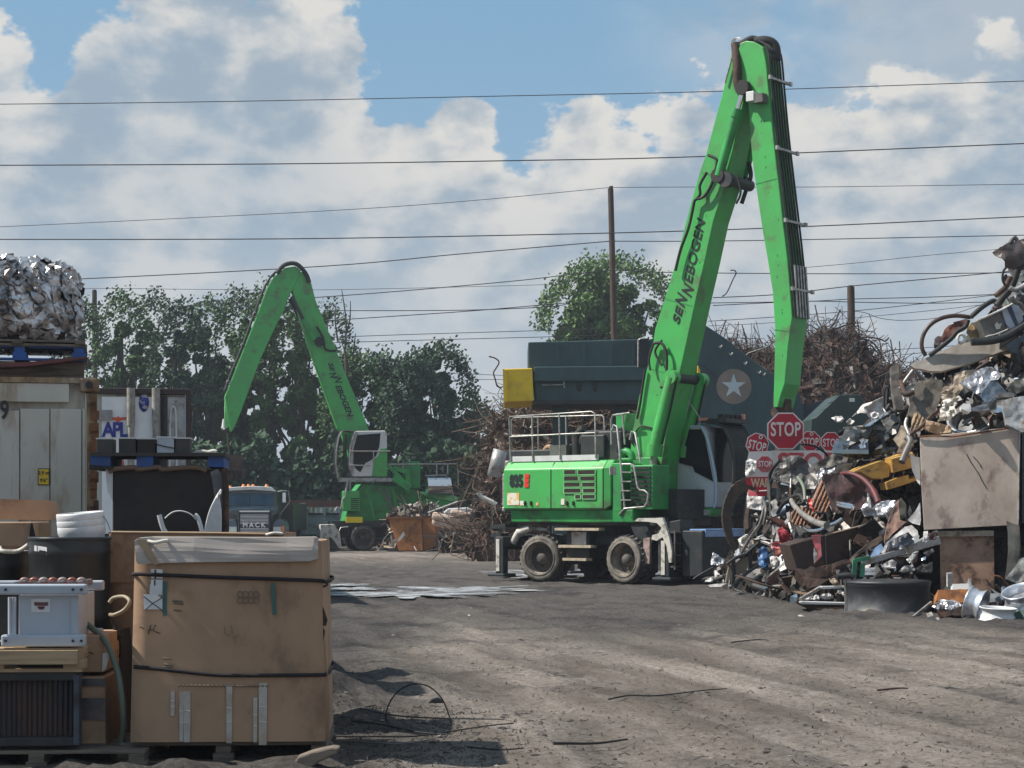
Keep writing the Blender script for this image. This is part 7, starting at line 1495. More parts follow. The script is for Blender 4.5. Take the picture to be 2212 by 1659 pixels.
T('upright_column', z2([(762, 110), (800, 80), (850, 66), (858, 200), (862, 300), (885, 400), (905, 480), (910, 560), (820, 572), (800, 480), (778, 360), (768, 230)]), mat('grey_brown_column', (.10, .09, .083), (.15, .13, .11), .7, scale=3), 'upright grey-brown steel column standing left of the tan slabs', 'column', dy=-.5, thick=.10, crumple=.03)
T('tan_slab', [(1965, 791), (2000, 775), (2040, 757), (2069, 745), (2120, 735), (2225, 722), (2225, 743), (2160, 762), (2100, 785), (2032, 804), (2005, 803), (1990, 799), (1975, 798)], TANG, 'long smooth tan-grey slab near the top right of the pile', 'slab', dy=-.9, thick=.07, crumple=.02)
T('tan_sheet', z2([(1470, 160), (1600, 125), (1710, 120), (1740, 170), (1560, 262), (1545, 330), (1480, 415), (1400, 440), (1330, 440), (1312, 360), (1340, 310), (1400, 290), (1450, 250)]), TAN, 'jagged tan sheet left of the shiny blue-white sheet', 'sheet', dy=-.95, crumple=.10, cs=4)
T('shiny_sheet', z2([(1508, 268), (1600, 210), (1720, 120), (1800, 90), (1860, 92), (1972, 172), (1930, 230), (1850, 240), (1790, 330), (1722, 405), (1640, 350)]), SILV, 'shiny blue-white folded sheet above the aluminium wheel', 'sheet', dy=-1.2, crumple=.10, cs=4)
T('blue_grey_sheet', z2([(1730, 400), (1850, 250), (1920, 250), (2035, 370), (1960, 400), (1900, 440), (1800, 490)]), BLUG, 'blue-grey panel between the shiny sheet and the pale grey box', 'panel', dy=-1.1, crumple=.05)
T('mottled_tank', z2([(1040, 262), (1180, 232), (1320, 240), (1322, 330), (1300, 460), (1250, 580), (1150, 660), (1030, 640), (950, 620), (970, 540), (1010, 400)]), mat('mottled_tank', (.17, .155, .13), (.10, .09, .08), .6, .2, scale=6, bump=.1), 'mottled grey-tan tank shell between column and tan sheet', 'tank', dy=-.9, crumple=.10, cs=1.5, thick=.04)
T('ribbed_sheet', z2([(1028, 580), (1090, 612), (1160, 668), (1140, 750), (1080, 790), (980, 780), (1000, 680)]), CARDL, 'corrugated tan sheet above the upper corner of the stained steel box', 'sheet', dy=-1.4, crumple=.03, ridge=.02)
T('ribbed_sheet', z2([(1150, 670), (1300, 700), (1430, 735), (1410, 800), (1280, 815), (1180, 790), (1140, 740)]), CARDL, 'wrinkled cream strip lying along the top of the stained steel box', 'sheet', dy=-1.5, crumple=.09, cs=7)
T('scrap_casting', z2([(1340, 450), (1440, 430), (1500, 420), (1500, 470), (1450, 520), (1470, 600), (1400, 670), (1290, 675), (1310, 560)]), GWH, 'mottled white casting between tank shell and aluminium wheel', 'casting', dy=-1.2, crumple=.22, cs=6)
T('white_block', z2([(1520, 530), (1550, 500), (1620, 505), (1632, 580), (1600, 590), (1530, 560)]), WHT, 'small clean white block left of the upper arm bracket', 'block', dy=-1.3, thick=.12, crumple=.02)
T('cast_arm', z2([(1640, 540), (1760, 500), (1880, 478), (1960, 475), (1968, 550), (1900, 560), (1780, 570), (1660, 570)]), mat('dark_grey_aluminium', (.15, .15, .16), (.3, .3, .32), .35, .6, scale=5), 'dark aluminium arm with round boss above the aluminium wheel', 'arm', dy=-1.4, crumple=.06, thick=.05)
m = MB(); p = P(2154.5, 877, pileY(2154, 877) - 1.5); m.lathe([(.001, -.05), (.10, -.04), (.14, 0), (.14, .05)], 18, Matrix.Translation(p) @ Matrix.Rotation(R(90), 4, 'X')); m.single('round_boss', CHR, 'round silver boss at the right end of the dark aluminium arm', 'boss')
def rimthing(label, c, r, wd, ax, mt=ALUC, spokes=0):
    z = Vector(ax).normalized(); x = z.orthogonal().normalized(); y = z.cross(x); M = Matrix.Translation(Vector(c)) @ Matrix((x, y, z)).transposed().to_4x4()
    t = thing('alloy_wheel', label, 'wheel rim', c, 0, 'loose aluminium wheel rims'); M = Matrix((x, y, z)).transposed().to_4x4()
    m = MB(); h = wd / 2; pr = [(r * .86, -h * .4), (r * .90, -h), (r, -h), (r, -h * .86), (r * .93, -h * .74), (r * .92, -h * .3), (r * .84, 0), (r * .84, h * .3), (r * .93, h * .74), (r, h * .86), (r, h), (r * .92, h), (r * .88, h * .7), (r * .80, h * .3), (r * .80, -h * .3)]
    m.lathe(pr, 40, M); m.build('rim_barrel', mt, t)
    m = MB(); m.lathe([(r * .80, -h * .2), (r * .5, -h * .35), (r * .2, -h * .25), (.001, -h * .2)], 30, M); m.build('rim_disc', mat('brushed_disc_%d' % int(c.x * 100), (.35, .36, .38), (.2, .2, .2), .4, .6, scale=6), t)
    return t
rimthing('largest aluminium wheel rim, tilted on top of the stained steel box', P(2118, 905, 32.6), .55, .32, (-.45, -.5, .75))
T('dented_box', z2([(1970, 470), (2060, 440), (2230, 408), (2230, 800), (2180, 800), (2010, 722), (2000, 640), (1975, 560)]), GRAYL, 'pale grey dented box side at the right edge above the stained steel box', 'box side', dy=-1.3, crumple=.05, thick=.06)
T('rounded_tray', z2([(1915, 400), (1980, 378), (2070, 376), (2105, 400), (2090, 430), (1990, 432), (1915, 440)]), GRAYM, 'rounded dark tray lip above the pale grey box side', 'tray', dy=-1.5, thick=.08, crumple=.02)
T('dark_cowling', z2([(2020, 330), (2080, 260), (2180, 220), (2250, 215), (2250, 330), (2140, 380), (2060, 370)]), mat('dark_olive_fender', (.05, .055, .045), rough=.5), 'dark olive curved fender at right edge under the tan-grey slab', 'fender', dy=-1.3, crumple=.10, thick=.03)
T('tan_flap', z2([(800, 870), (850, 810), (880, 725), (930, 725), (935, 840), (950, 960), (930, 1015), (840, 1020), (860, 960)]), TAN, 'tan board flap right of the black engine part', 'board', dy=-.9, crumple=.05)
T('white_board', z2([(978, 1015), (1020, 1060), (1085, 1070), (1088, 1370), (1060, 1340), (1000, 1200), (985, 1100)]), WHT, 'narrow white board against the left side of the stained steel box', 'board', dy=-1.2, crumple=.02)
for L_, r_, lab, nm, mt in (([(930, 880), (1010, 800), (1110, 730), (1210, 620), (1290, 560)], .035, 'dark bent pipe crossing above the upper left corner of the steel box', 'pipe', DRUST),
    ([(945, 650), (930, 720), (960, 800), (990, 900), (990, 950)], .03, 'pale thin hose hanging left of the steel box corner', 'hose', STL),
    ([(890, 1120), (940, 1000), (985, 900), (960, 850), (990, 830)], .06, 'thick grey hose hanging beside the tan board flap', 'hose', GRAYM),
    ([(870, 330), (940, 220), (1010, 130)], .03, 'thin diagonal rod right of the upright column', 'rod', STL), ([(880, 250), (930, 380), (1020, 360)], .05, 'dark bent bar right of the upright column', 'bar', DRUST)):
    m = MB(); m.tube([P(x, y, pileY(x, y) - 1.5) for x, y in z2(L_)], r_, 7, res=4); m.single(nm, mt, lab, nm)
# stained steel box and cabinet beneath it
YB = 30.6; BFm = Frame(P(2095, 1145, YB), -13)
t = thing('steel_box', 'big square stained tan-grey steel box on top of the brown cabinet', 'box', BFm.o, -13); q0 = lambda px, py, y=0: BFm.side(px, py, y)
Lq = [(q0(x, y).x, q0(x, y).z) for x, y in ((1987, 944), (2203, 921), (2200, 1134), (1996, 1145), (1990, 1050))]
m = MB(); m.prism(Lq, 0, 1.3); m.build('box_shell', BOXS, t, bevel=.008)
m = MB(); m.tube([q0(1982, 944, -.02), q0(2020, 941, -.03), q0(2055, 943, -.02), q0(2100, 937, -.02), q0(2150, 929, -.02), q0(2204, 921, -.02)], .014, 6, res=3); m.build('bent_lip', RUST, t)
m = MB(); m.tube([q0(2203, 922, -.01), q0(2200, 1134, -.01)], .014, 5); m.build('edge_bead', GRAYL, t)
for L_ in ([(2087, 980), (2098, 1000), (2113, 1022), (2122, 1040), (2132, 1056)], [(2102, 986), (2115, 1000), (2119, 1010)]):
    m = MB(); m.tube([q0(x, y, -.004) for x, y in L_], .007, 4, res=3); m.build('scratch', INK, t)
m = MB(); a, b = q0(2205, 930), q0(2290, 1130); m.box(((a.x + b.x) / 2 + .02, .5, (a.z + b.z) / 2), (b.x - a.x, 1.0, a.z - b.z)); m.single('dark_crate', mat('grey_dark_crate_side', (.06, .06, .065), rough=.7), 'dark grey crate at the right edge beside the stained steel box', 'crate'); o = D.objects[-1]
for o in D.objects:
    if o.name.startswith('dark_crate'): o.location = BFm.m @ o.location; o.rotation_euler = (0, 0, BFm.a)
t = thing('cabinet', 'rust-brown metal cabinet carrying the stained steel box', 'cabinet', BFm.o, -13)
zg = -BFm.o.z
m = MB(); m.prism([(q0(x, y, .12).x, q0(x, y, .12).z) for x, y in ((2030, 1159), (2147, 1158), (2149, 1282), (2032, 1282))], .12, 1.0); m.build('cabinet_body', BOXB, t, bevel=.006)
m = MB(); m.prism([(q0(x, y, .06).x, q0(x, y, .06).z) for x, y in ((2025, 1147), (2147, 1146), (2147, 1158), (2024, 1160))], .06, 1.0); m.build('cabinet_top', TAN, t, bevel=.006)
m = MB(); m.tube([q0(2130, 1250, .11), q0(2135, 1262, .11), q0(2146, 1265, .11)], .006, 4); m.build('scratch', INK, t)
m = MB(); a, b = q0(2150, 1147), q0(2180, 1284); m.box(((a.x + b.x) / 2, .9, (a.z + b.z) / 2), (b.x - a.x, .5, a.z - b.z)); o = m.build('dark_opening', INK, None, BFm.o); o.rotation_euler = (0, 0, BFm.a); tag(o, 'black block painting the dark opening right of the brown cabinet', 'opening')  # no real locker: a black block paints the shade of the opening
T('curved_plate', [(2174, 1125), (2184, 1130), (2201, 1136), (2203, 1180), (2199, 1215), (2185, 1236), (2171, 1250), (2176, 1200), (2177, 1150)], mat('dark_green_grey_plate', (.06, .065, .06), (.1, .09, .08), .6, .2, scale=4), 'curved dark plate standing right of the brown cabinet', 'plate', Y=30.2, dy=-.1, crumple=.08, cs=1.2, thick=.02)
T('pale_plate', [(2171, 1250), (2190, 1228), (2203, 1208), (2230, 1195), (2230, 1270), (2200, 1262)], mat('weathered_pale_plate', (.30, .31, .30), (.18, .17, .16), .6, .3, scale=5), 'weathered pale plate leaning at the right edge below the curved plate', 'plate', Y=29.6, dy=-.1, crumple=.05)
for L_, lab in (([(1870, 880), (1940, 900), (2020, 980), (2060, 1050)], 'thin brown cable running down from the dark opening'), ([(1885, 985), (1930, 1030), (1980, 1085)], 'short brown cable under the other near the dark opening')):
    m = MB(); m.tube([P(x, y, 29.3) for x, y in z5(L_)], .016, 6, res=4); m.single('cable', RUST, lab, 'cable')
# lower pile
T('ribbed_board', z3([(1190, 1060), (1230, 1180), (1300, 1370), (1270, 1490), (1200, 1500), (1130, 1480), (1060, 1420), (1080, 1330), (1130, 1200)]), BRNP, 'ribbed orange-brown board standing left of the maroon drum half', 'board', dy=-1.3, ridge=.02, crumple=.03, cell=2.2)
T('ribbed_board', z3([(800, 1500), (870, 1440), (1000, 1420), (1100, 1470), (1150, 1520), (1160, 1659), (1050, 1670), (830, 1659), (790, 1600)]), BRNP, 'ribbed orange-brown board lying behind the grey bent pipe', 'board', dy=-1.1, ridge=.02, crumple=.03, cell=2.2)
m = MB(); m.tube([P(x, y, pileY(x, y) - 1.4) for x, y in z3([(800, 1340), (830, 1400), (880, 1460), (960, 1530), (1050, 1590), (1150, 1640), (1260, 1665)])], [.045, .06], 12, res=4); m.single('bent_pipe', mat('dull_grey_duct', (.24, .23, .21), (.15, .14, .13), .6, .2, scale=5), 'thick grey bent duct pipe in front of the ribbed boards', 'pipe')
T('red_plastic', z3([(1010, 1330), (1040, 1315), (1070, 1330), (1100, 1420), (1135, 1482), (1080, 1470), (1040, 1420)]), mat('bright_red_plastic', (.55, .05, .04), rough=.4), 'bright red plastic scrap against the standing ribbed board', 'plastic', dy=-1.5, crumple=.08, cs=5)
for i, L_ in enumerate(([(1358, 1362), (1480, 1385), (1605, 1415)], [(1380, 1395), (1490, 1420), (1590, 1448)])):
    m = MB(); m.tube([P(x, y, pileY(x, y) - 1.3) for x, y in z3(L_)], .035, 6, res=2); m.single('chrome_bar', CHR, ['upper of two short chrome bars inside the maroon drum half', 'lower of two short chrome bars inside the maroon drum half'][i], 'bar', 'short chrome bars')
T('white_rag', z3([(1700, 1450), (1740, 1380), (1780, 1370), (1785, 1250), (1800, 1250), (1830, 1340), (1820, 1440), (1800, 1540), (1750, 1540)]), WFOAM, 'torn white rag spike right of the chrome bars', 'rag', dy=-1.2, crumple=.10, cs=6)
T('white_bag', z3([(1830, 1480), (1900, 1400), (1990, 1370), (2050, 1360), (2080, 1420), (2050, 1500), (2000, 1560), (1880, 1560)]), SILV, 'puffy silver-white bag above the tilted brown tub', 'bag', dy=-1.2, crumple=.15, cs=4)
# hoses and cables left of centre
for i, (L_, r_, mt, lab) in enumerate((([(790, 770), (800, 900), (795, 1050), (790, 1180)], .018, GRAYL, 'thin pale cable hanging down over the umbrella-shaped cowl'),
    ([(880, 1040), (930, 1110), (965, 1200), (975, 1340)], .03, mat('pale_green_hose', (.16, .19, .14), rough=.5), 'pale green hose curving down under the cowl'),
    ([(650, 830), (560, 930), (515, 1040), (505, 1180), (510, 1320)], .035, BLK, 'black hose arching round the left side of the cowl'),
    ([(560, 1060), (530, 1120), (520, 1260), (530, 1480), (540, 1640)], .03, BLK, 'long black hose hanging beside the red paddle board'),
    ([(440, 1350), (470, 1450), (460, 1560), (440, 1659)], .03, GRAYM, 'grey cable hanging under the white printed sheet'),
    ([(620, 1500), (700, 1380), (760, 1330), (860, 1275), (930, 1290), (960, 1380)], .035, BLK, 'black hose looped behind the thick grey duct'),
    ([(1060, 1570), (1080, 1520), (1140, 1495), (1200, 1500)], .02, BLK, 'thin black wire loop on the grey duct'))):
    m = MB(); m.tube([P(x, y, pileY(x, y) - 1.3) for x, y in z3(L_)], r_, 7, res=4); m.single('hose', mt, lab, 'hose')
for i, (L_, mt, lab, nm) in enumerate((([(530, 1490), (580, 1420), (620, 1415), (640, 1450), (600, 1540), (550, 1560)], WFOAM, 'upper bright white foam piece below the red paddle board', 'foam'),
    ([(735, 1500), (770, 1490), (790, 1530), (770, 1600), (730, 1659), (705, 1620), (745, 1570)], WFOAM, 'bright white foam piece left of the lying ribbed board', 'foam'),
    ([(590, 1690), (640, 1680), (680, 1740), (640, 1820), (610, 1830)], WFOAM, 'long white foam strip in the gap above the pink cloth', 'foam'),
    ([(620, 1560), (650, 1550), (645, 1600), (620, 1590)], WFOAM, 'tiny white foam chip beneath the upper foam piece', 'foam'),
    ([(530, 1360), (590, 1320), (620, 1370), (600, 1440), (550, 1450), (525, 1410)], GWH, 'crumpled cream scrap right of the white printed sheet', 'scrap piece'),
    ([(600, 1060), (640, 1050), (655, 1090), (620, 1115)], TAN, 'small tan chip under the cowl', 'chip'))):
    T(nm, z3(L_), mt, lab, nm, dy=-1.0, crumple=.04)
T('brown_beam', z4([(960, 240), (1040, 230), (1280, 330), (1270, 380), (1150, 350), (1000, 270)]), mat('dark_red_brown_beam', (.08, .025, .02), rough=.7), 'dark red-brown beam above the pink cloth', 'beam', dy=-.9, thick=.08, crumple=.02)
T('red_rag', z4([(1060, 380), (1120, 340), (1230, 440), (1230, 500), (1130, 540), (1090, 520)]), mat('dark_red_rag', (.25, .015, .03), rough=.8), 'dark red rag left of the tilted brown tub', 'rag', dy=-.8, crumple=.10, cs=5)
# white shard under it, pink cloth etc
T('white_shard', z4([(1000, 310), (1050, 330), (1060, 370), (1020, 440), (1002, 440)]), WFOAM, 'white triangular shard left of the dark red rag', 'shard', dy=-.9, crumple=.02)
T('white_shard', z4([(1070, 410), (1110, 420), (1105, 520), (1035, 515), (1045, 460)]), WFOAM, 'rounded white shard just above the pink cloth', 'shard', dy=-.9, crumple=.03)
T('pink_cloth', z4([(985, 540), (1040, 525), (1110, 540), (1125, 600), (1060, 610), (1040, 650), (1000, 620)]), PINK, 'bright pink cloth left of the tilted brown tub', 'cloth', dy=-1.1, crumple=.10, cs=6)
T('brown_scrap', z4([(1040, 610), (1120, 600), (1130, 660), (1070, 720), (1040, 690)]), mat('red_brown_scrap', (.20, .05, .03), rough=.7), 'red-brown scrap under the pink cloth', 'scrap piece', dy=-1.0, crumple=.06, cs=6)
T('white_bag', z4([(970, 710), (1030, 700), (1075, 740), (1060, 830), (1010, 860), (980, 800)]), WFOAM, 'small white bag below the pink cloth', 'bag', dy=-1.1, crumple=.10, cs=6)
T('blue_plastic', z4([(830, 620), (880, 580), (930, 600), (965, 680), (960, 760), (940, 850), (860, 840), (820, 800)]), BLUF, 'dark blue plastic sheet left of the pink cloth', 'plastic', dy=-.9, crumple=.10, cs=4)
T('curved_scrap_strip', z4([(905, 1005), (960, 930), (1050, 860), (1130, 780), (1190, 725), (1222, 735), (1215, 760), (1120, 830), (1000, 920)]), GWH, 'long pale two-edged blade leaning below the pink cloth', 'blade', dy=-1.3, crumple=.01, thick=.03)
t = thing('louvred_frame', 'cream louvred frame with dark edges tilted at the left foot of the pile', 'frame', P(1600, 1215, 37.0), 0)
def pt(nm, L_, y0, y1, mt, bev=.005): return ptb(nm, L_, y0, y1, mt, t, Yb=37.0, bev=bev)
pt('frame_panel', z4([(520, 800), (560, 750), (680, 690), (670, 850), (640, 880), (520, 950)]), -.3, -.25, TAN)
pt('frame_panel', z4([(425, 900), (440, 830), (490, 800), (470, 980), (400, 1025)]), -.25, -.2, TAN)
pt('frame_panel', z4([(700, 620), (780, 560), (785, 640), (720, 700)]), -.28, -.22, TAN)
pt('frame_bar', z4([(480, 760), (505, 750), (525, 950), (490, 1040), (470, 1050)]), -.40, -.2, DKG)
pt('frame_bar', z4([(680, 640), (720, 620), (720, 830), (690, 850)]), -.40, -.2, DKG)
pt('frame_bar', z4([(640, 890), (790, 800), (795, 830), (650, 930), (500, 1070), (470, 1060)]), -.42, -.2, DKG)
pt('frame_bar', z4([(400, 790), (520, 700), (640, 660), (790, 530), (800, 560), (640, 690), (520, 740), (420, 810)]), -.42, -.2, DKG)
T('slat', z4([(500, 1060), (560, 1000), (670, 950), (665, 965), (560, 1030)]), TAN, 'thin tan slat on the ground under the louvred frame', 'slat', dy=-.6, crumple=.01)
T('crumpled_can', z4([(240, 810), (250, 740), (268, 655), (330, 690), (425, 775), (410, 800), (330, 820), (300, 810)]), SILV, 'crumpled silver-white sheet standing at the left tip of the pile', 'sheet', dy=-.8, crumple=.14, cs=7)
T('crumpled_can', z4([(290, 880), (330, 870), (350, 930), (320, 960), (390, 1000), (300, 1020), (165, 1020), (200, 980), (290, 950)]), WFOAM, 'white crumpled scrap on the ground at the left tip of the pile', 'scrap piece', dy=-.9, crumple=.10, cs=7)
T('flat_white_scrap', z4([(200, 1060), (300, 1045), (420, 1040), (465, 1070), (350, 1082), (230, 1085)]), WFOAM, 'flat white strip on the ground in front of the white crumpled scrap', 'strip', dy=-1.0, crumple=.03)
m = MB(); m.tube([P(x, y, 41.5) for x, y in z4([(20, 985), (140, 910), (270, 840)])], .02, 5, res=2); m.single('thin_rod', DKG, 'thin dark rod leaning up towards the left tip of the pile', 'rod')
T('clamp', z4([(575, 500), (640, 450), (690, 470), (700, 530), (640, 590), (600, 560)]), GWH, 'mottled pale clamp above the louvred frame', 'clamp', dy=-.6, crumple=.12, cs=8)
m = MB(); m.tube([P(x, y, pileY(x, y) - .8) for x, y in z4([(620, 660), (700, 520), (780, 400), (850, 300), (900, 120), (940, 20)])], .035, 7, res=4); m.single('metal_tube', STL, 'thin bright tube rising from the louvred frame towards the signs', 'tube')
# tilted brown tub
t = thing('steel_tub', 'long dark brown steel tub tilted behind the round black tank', 'tub', P(1780, 1180, 32.7), 0)
def pt(nm, L_, y0, y1, mt, bev=.01): return ptb(nm, L_, y0, y1, mt, t, Yb=32.7, bev=bev)
DB = mat('dark_brown_tub_steel', (.055, .034, .028), (.035, .022, .02), .6, .2, scale=2, c3=(.09, .045, .03), s3=3, bump=.1)
pt('tub_side', z4([(1600, 440), (2150, 292), (2290, 330), (2260, 590), (1620, 800)]), -.5, .9, DB)
pt('tub_end', z4([(1165, 560), (1590, 438), (1612, 800), (1262, 880)]), -.45, .85, DB)
pt('tub_top_edge', z4([(1590, 432), (2150, 285), (2155, 298), (1600, 452)]), -.56, -.45, mat('worn_tan_edge', (.25, .2, .15), rough=.6))
pt('tub_bottom_rail', z4([(1250, 885), (1620, 800), (2260, 590), (2262, 640), (1640, 850), (1290, 915)]), -.58, -.4, DB)
pt('tub_corner_strip', z4([(1590, 440), (1604, 438), (1622, 800), (1608, 803)]), -.54, -.44, INK)
T('dark_bin', z4([(1280, 915), (1640, 850), (2000, 760), (1960, 900), (1750, 1000), (1560, 1120), (1440, 1130)]), DRUST, 'dark brown bin wedged underneath the tilted brown tub', 'bin', dy=-.5, crumple=.06, thick=.3)
T('pink_ribbon', z4([(1485, 445), (1600, 440), (1600, 560), (1608, 700), (1520, 790), (1570, 680), (1520, 570)]), PINK, 'pink and white ribbon hanging over the brown tub side', 'ribbon', dy=-1.55, Y=32.7, crumple=.03, tilt=0)
T('white_ribbon', z4([(1515, 590), (1560, 680), (1545, 740), (1515, 790), (1508, 680)]), WFOAM, 'white tail of the ribbon on the brown tub side', 'ribbon', dy=-1.50, Y=32.7, crumple=.02, tilt=0)
m = MB()
T('tub_rags', z4([(1300, 330), (1450, 390), (1620, 360), (1760, 290), (1870, 220), (1900, 270), (2000, 250), (2080, 270), (1850, 350), (1620, 430), (1400, 480), (1260, 480), (1240, 400)]), BLK, 'black rags and hoses piled in the brown tub', 'rags', dy=-.9, crumple=.20, cs=5)
m = MB(); m.tube([P(x, y, 32.0) for x, y in z4([(1380, 350), (1450, 390), (1580, 380), (1680, 330), (1780, 290), (1860, 240)])], .03, 7, res=4); m.single('chrome_trim', CHR, 'bent chrome trim lying along the black rags in the tub', 'trim')
T('folded_sheet', z4([(1950, 750), (2010, 680), (2212, 520), (2330, 450), (2420, 380), (2440, 400), (2300, 560), (2100, 660), (2010, 730), (1985, 800)]), mat('brown_panel_edge', (.13, .09, .07), (.08, .06, .05), .7, scale=3), 'folded brown panel at the right end of the tilted tub', 'panel', dy=-1.0, crumple=.04, thick=.03)
# middle right jumble
T('salmon_plate', z5([(600, 440), (640, 280), (760, 0), (790, 240), (860, 260), (700, 400), (600, 510)]), mat('salmon_brown_plate', (.30, .17, .13), (.2, .13, .1), .7, scale=4), 'tall salmon-brown torn plate left of the stained steel box', 'plate', dy=-1.2, crumple=.08)
T('olive_blade', z5([(745, 30), (790, -20), (850, 60), (850, 200), (790, 245), (755, 230)]), mat('dark_olive_blade', (.06, .06, .045), rough=.6), 'dark olive blade standing behind the salmon-brown plate', 'blade', dy=-.9, crumple=.05)
T('white_triangle', z5([(870, 240), (960, 130), (1010, 40), (1020, 240), (1010, 300), (930, 280)]), WFOAM, 'white triangular panel against the left foot of the stained steel box', 'panel', dy=-1.3, crumple=.05)
T('silver_bag', z5([(330, 110), (380, 40), (430, 30), (445, 110), (560, 30), (640, 10), (740, 15), (735, 90), (680, 200), (640, 250), (610, 180), (450, 190), (380, 200)]), SILV, 'crumpled silver-white sheeting above the tilted tub end', 'sheeting', dy=-1.3, crumple=.14, cs=6)
T('dark_bag', z5([(640, 600), (640, 500), (740, 400), (830, 370), (900, 440), (950, 500), (860, 570), (740, 590)]), mat('grey_black_bag', (.05, .055, .07), (.15, .15, .17), .4, scale=6), 'grey-black bag framed by white trim right of the tub', 'bag', dy=-1.4, crumple=.14, cs=4)
T('white_arch', z5([(560, 620), (620, 500), (720, 420), (840, 320), (920, 300), (980, 360), (1000, 470), (950, 510), (940, 450), (880, 380), (780, 420), (650, 500), (600, 640)]), WFOAM, 'white arched trim curving over the grey-black bag', 'trim', dy=-1.5, crumple=.06)
T('blue_plate', z5([(440, 665), (490, 560), (560, 510), (590, 560), (540, 640)]), mat('light_blue_plate', (.20, .33, .55), (.3, .4, .55), .45, scale=5), 'light blue plate left of the white arched trim', 'plate', dy=-1.5, crumple=.03)
for i, (L_, w_, lab, mt) in enumerate((([(340, 700), (600, 640), (860, 580), (1000, 490), (1210, 362)], .045, 'long white bar rising to the underside of the stained steel box', WHT), ([(345, 740), (640, 650), (850, 590)], .09, 'broad pale grey rail under the long white bar', GRAYL), ([(850, 590), (1040, 520), (1240, 470)], .13, 'broad pale grey rail reaching the brown cabinet', GRAYL))):
    m = MB(); q_ = [P(x, y, 30.8 - .2 * i) for x, y in z5(L_)]
    for a, b in zip(q_, q_[1:]): m.beam(a, b, .06, w_)
    m.single('metal_bar', mt, lab, 'bar')
t = thing('green_crate_corner', 'green plastic frame corner standing on the rim of the round black tank', 'frame', P(1853, 1245, 30.4), 0)
for L_ in ([(250, 895), (262, 700)], [(255, 705), (340, 690), (440, 672)], [(345, 895), (350, 740)]):
    m = MB(); q_ = [P(x, y, 30.4) - t.location for x, y in z5(L_)]
    for a, b in zip(q_, q_[1:]): m.beam(a, b, .07, .06)
    m.build('crate_edge', GRNP, t)
for i, (L_, mt, lab, nm) in enumerate((([(360, 810), (490, 800), (490, 840), (360, 840)], SILV, 'upper bright silver can on the tank beside the green frame', 'can'), ([(350, 850), (490, 850), (490, 885), (360, 885)], SILV, 'lower bright silver can on the tank beside the green frame', 'can'),
    ([(570, 780), (610, 730), (690, 700), (740, 720), (730, 800), (640, 790)], WFOAM, 'white crumpled scrap above the middle of the round tank', 'scrap piece'), ([(770, 830), (830, 770), (930, 760), (960, 820), (820, 840)], GRAYL, 'pale grey lump above the right half of the round tank', 'lump'),
    ([(960, 800), (1000, 770), (1140, 740), (1145, 850), (1010, 850)], DKG, 'dark block between round tank and brown cabinet', 'block'), ([(1030, 680), (1080, 660), (1080, 700), (1040, 705)], CHR, 'tiny shiny knob near the left side of the brown cabinet', 'knob'),
    ([(860, 700), (950, 610), (990, 600), (960, 660), (890, 740)], GRAYL, 'short pale elbow piece beneath the broad grey rail', 'elbow'), ([(1050, 620), (1150, 570), (1175, 600), (1100, 660)], GRAYM, 'grey hinge piece beneath the broad rail by the cabinet', 'hinge'),
    ([(1040, 490), (1060, 370), (1100, 370), (1120, 470), (1080, 500)], WFOAM, 'white cup shape just left of the cabinet top', 'cup'), ([(1100, 400), (1200, 380), (1200, 460), (1130, 470)], MAR, 'dark red scrap tucked beside the cabinet top', 'scrap piece'))):
    T(nm.replace(' ', '_'), z5(L_), mt, lab, nm, dy=-1.2 if i > 1 else -.9, crumple=.04 if i > 1 else .01, thick=.1 if i < 2 or i == 4 else .03, cs=8)
# round black tank
rt = 93.5 / FP * 30.0; tx = P(1919, 1300, 30.3); t = thing('round_tank', 'low wide round black tank with flat lid at the foot of the pile', 'tank', (tx.x, 30.4, 0.0), 0)
TK = mat('scuffed_black_tank', (.028, .030, .034), (.09, .09, .10), .5, scale=2.5, lo=.5, hi=.7, bump=.08, bscale=8)
ht = P(1919, 1258, 30).z
m = MB(); m.lathe([(rt * .99, .0), (rt * 1.02, .02), (rt * 1.02, .06), (rt * .985, .075), (rt * .985, ht - .08), (rt * 1.0, ht - .07), (rt * 1.0, ht - .01)], 56); m.build('tank_wall', TK, t)
m = MB(); m.lathe([(rt * 1.015, ht - .02), (rt * 1.02, ht + .0), (rt * .98, ht + .02), (rt * .9, ht + .025), (.001, ht + .05)], 56); ld = m.build('lid', TK, t)
m = MB(); m.tube([(-rt * 1.2, -.1, ht + .08), (-rt * .9, -.1, ht + .1), (-rt * .8, -.1, ht + .06)], .05, 8, res=2); m.build('lid_handle', DKG, ld)
m = MB(); m.beam((-rt * 1.01, -.12, ht), (-rt * 1.01, -.12, .0), .02, .03); m.build('wall_strap', STL, t)
# white-framed trough left of the tank
t = thing('white_trough', 'white metal trough frame with orange plank inside left of the round tank', 'trough', P(1770, 1310, 31.6), 0)
def pt(nm, L_, y0, y1, mt, bev=.008): return ptb(nm, L_, y0, y1, mt, t, Yb=31.6, bev=bev)
pt('front_bar', z4([(1270, 1250), (1300, 1240), (1860, 1255), (1895, 1262), (1895, 1285), (1290, 1275)]), -.6, -.45, WHT)
pt('back_bar', z4([(1580, 1085), (1600, 1072), (1880, 1065), (1890, 1095), (1600, 1108)]), -.1, .02, WHT)
m = MB(); m.beam(P(*z4([(1345, 1235)])[0], 31.1) - t.location, P(*z4([(1600, 1085)])[0], 31.6) - t.location, .05, .05); m.build('side_bar', GRAYL, t)
pt('plank', z4([(1470, 1325), (1850, 1305), (1850, 1370), (1560, 1372)]), -.55, -.4, mat('orange_brown_plank', (.32, .17, .10), (.22, .12, .07), .7, scale=4))
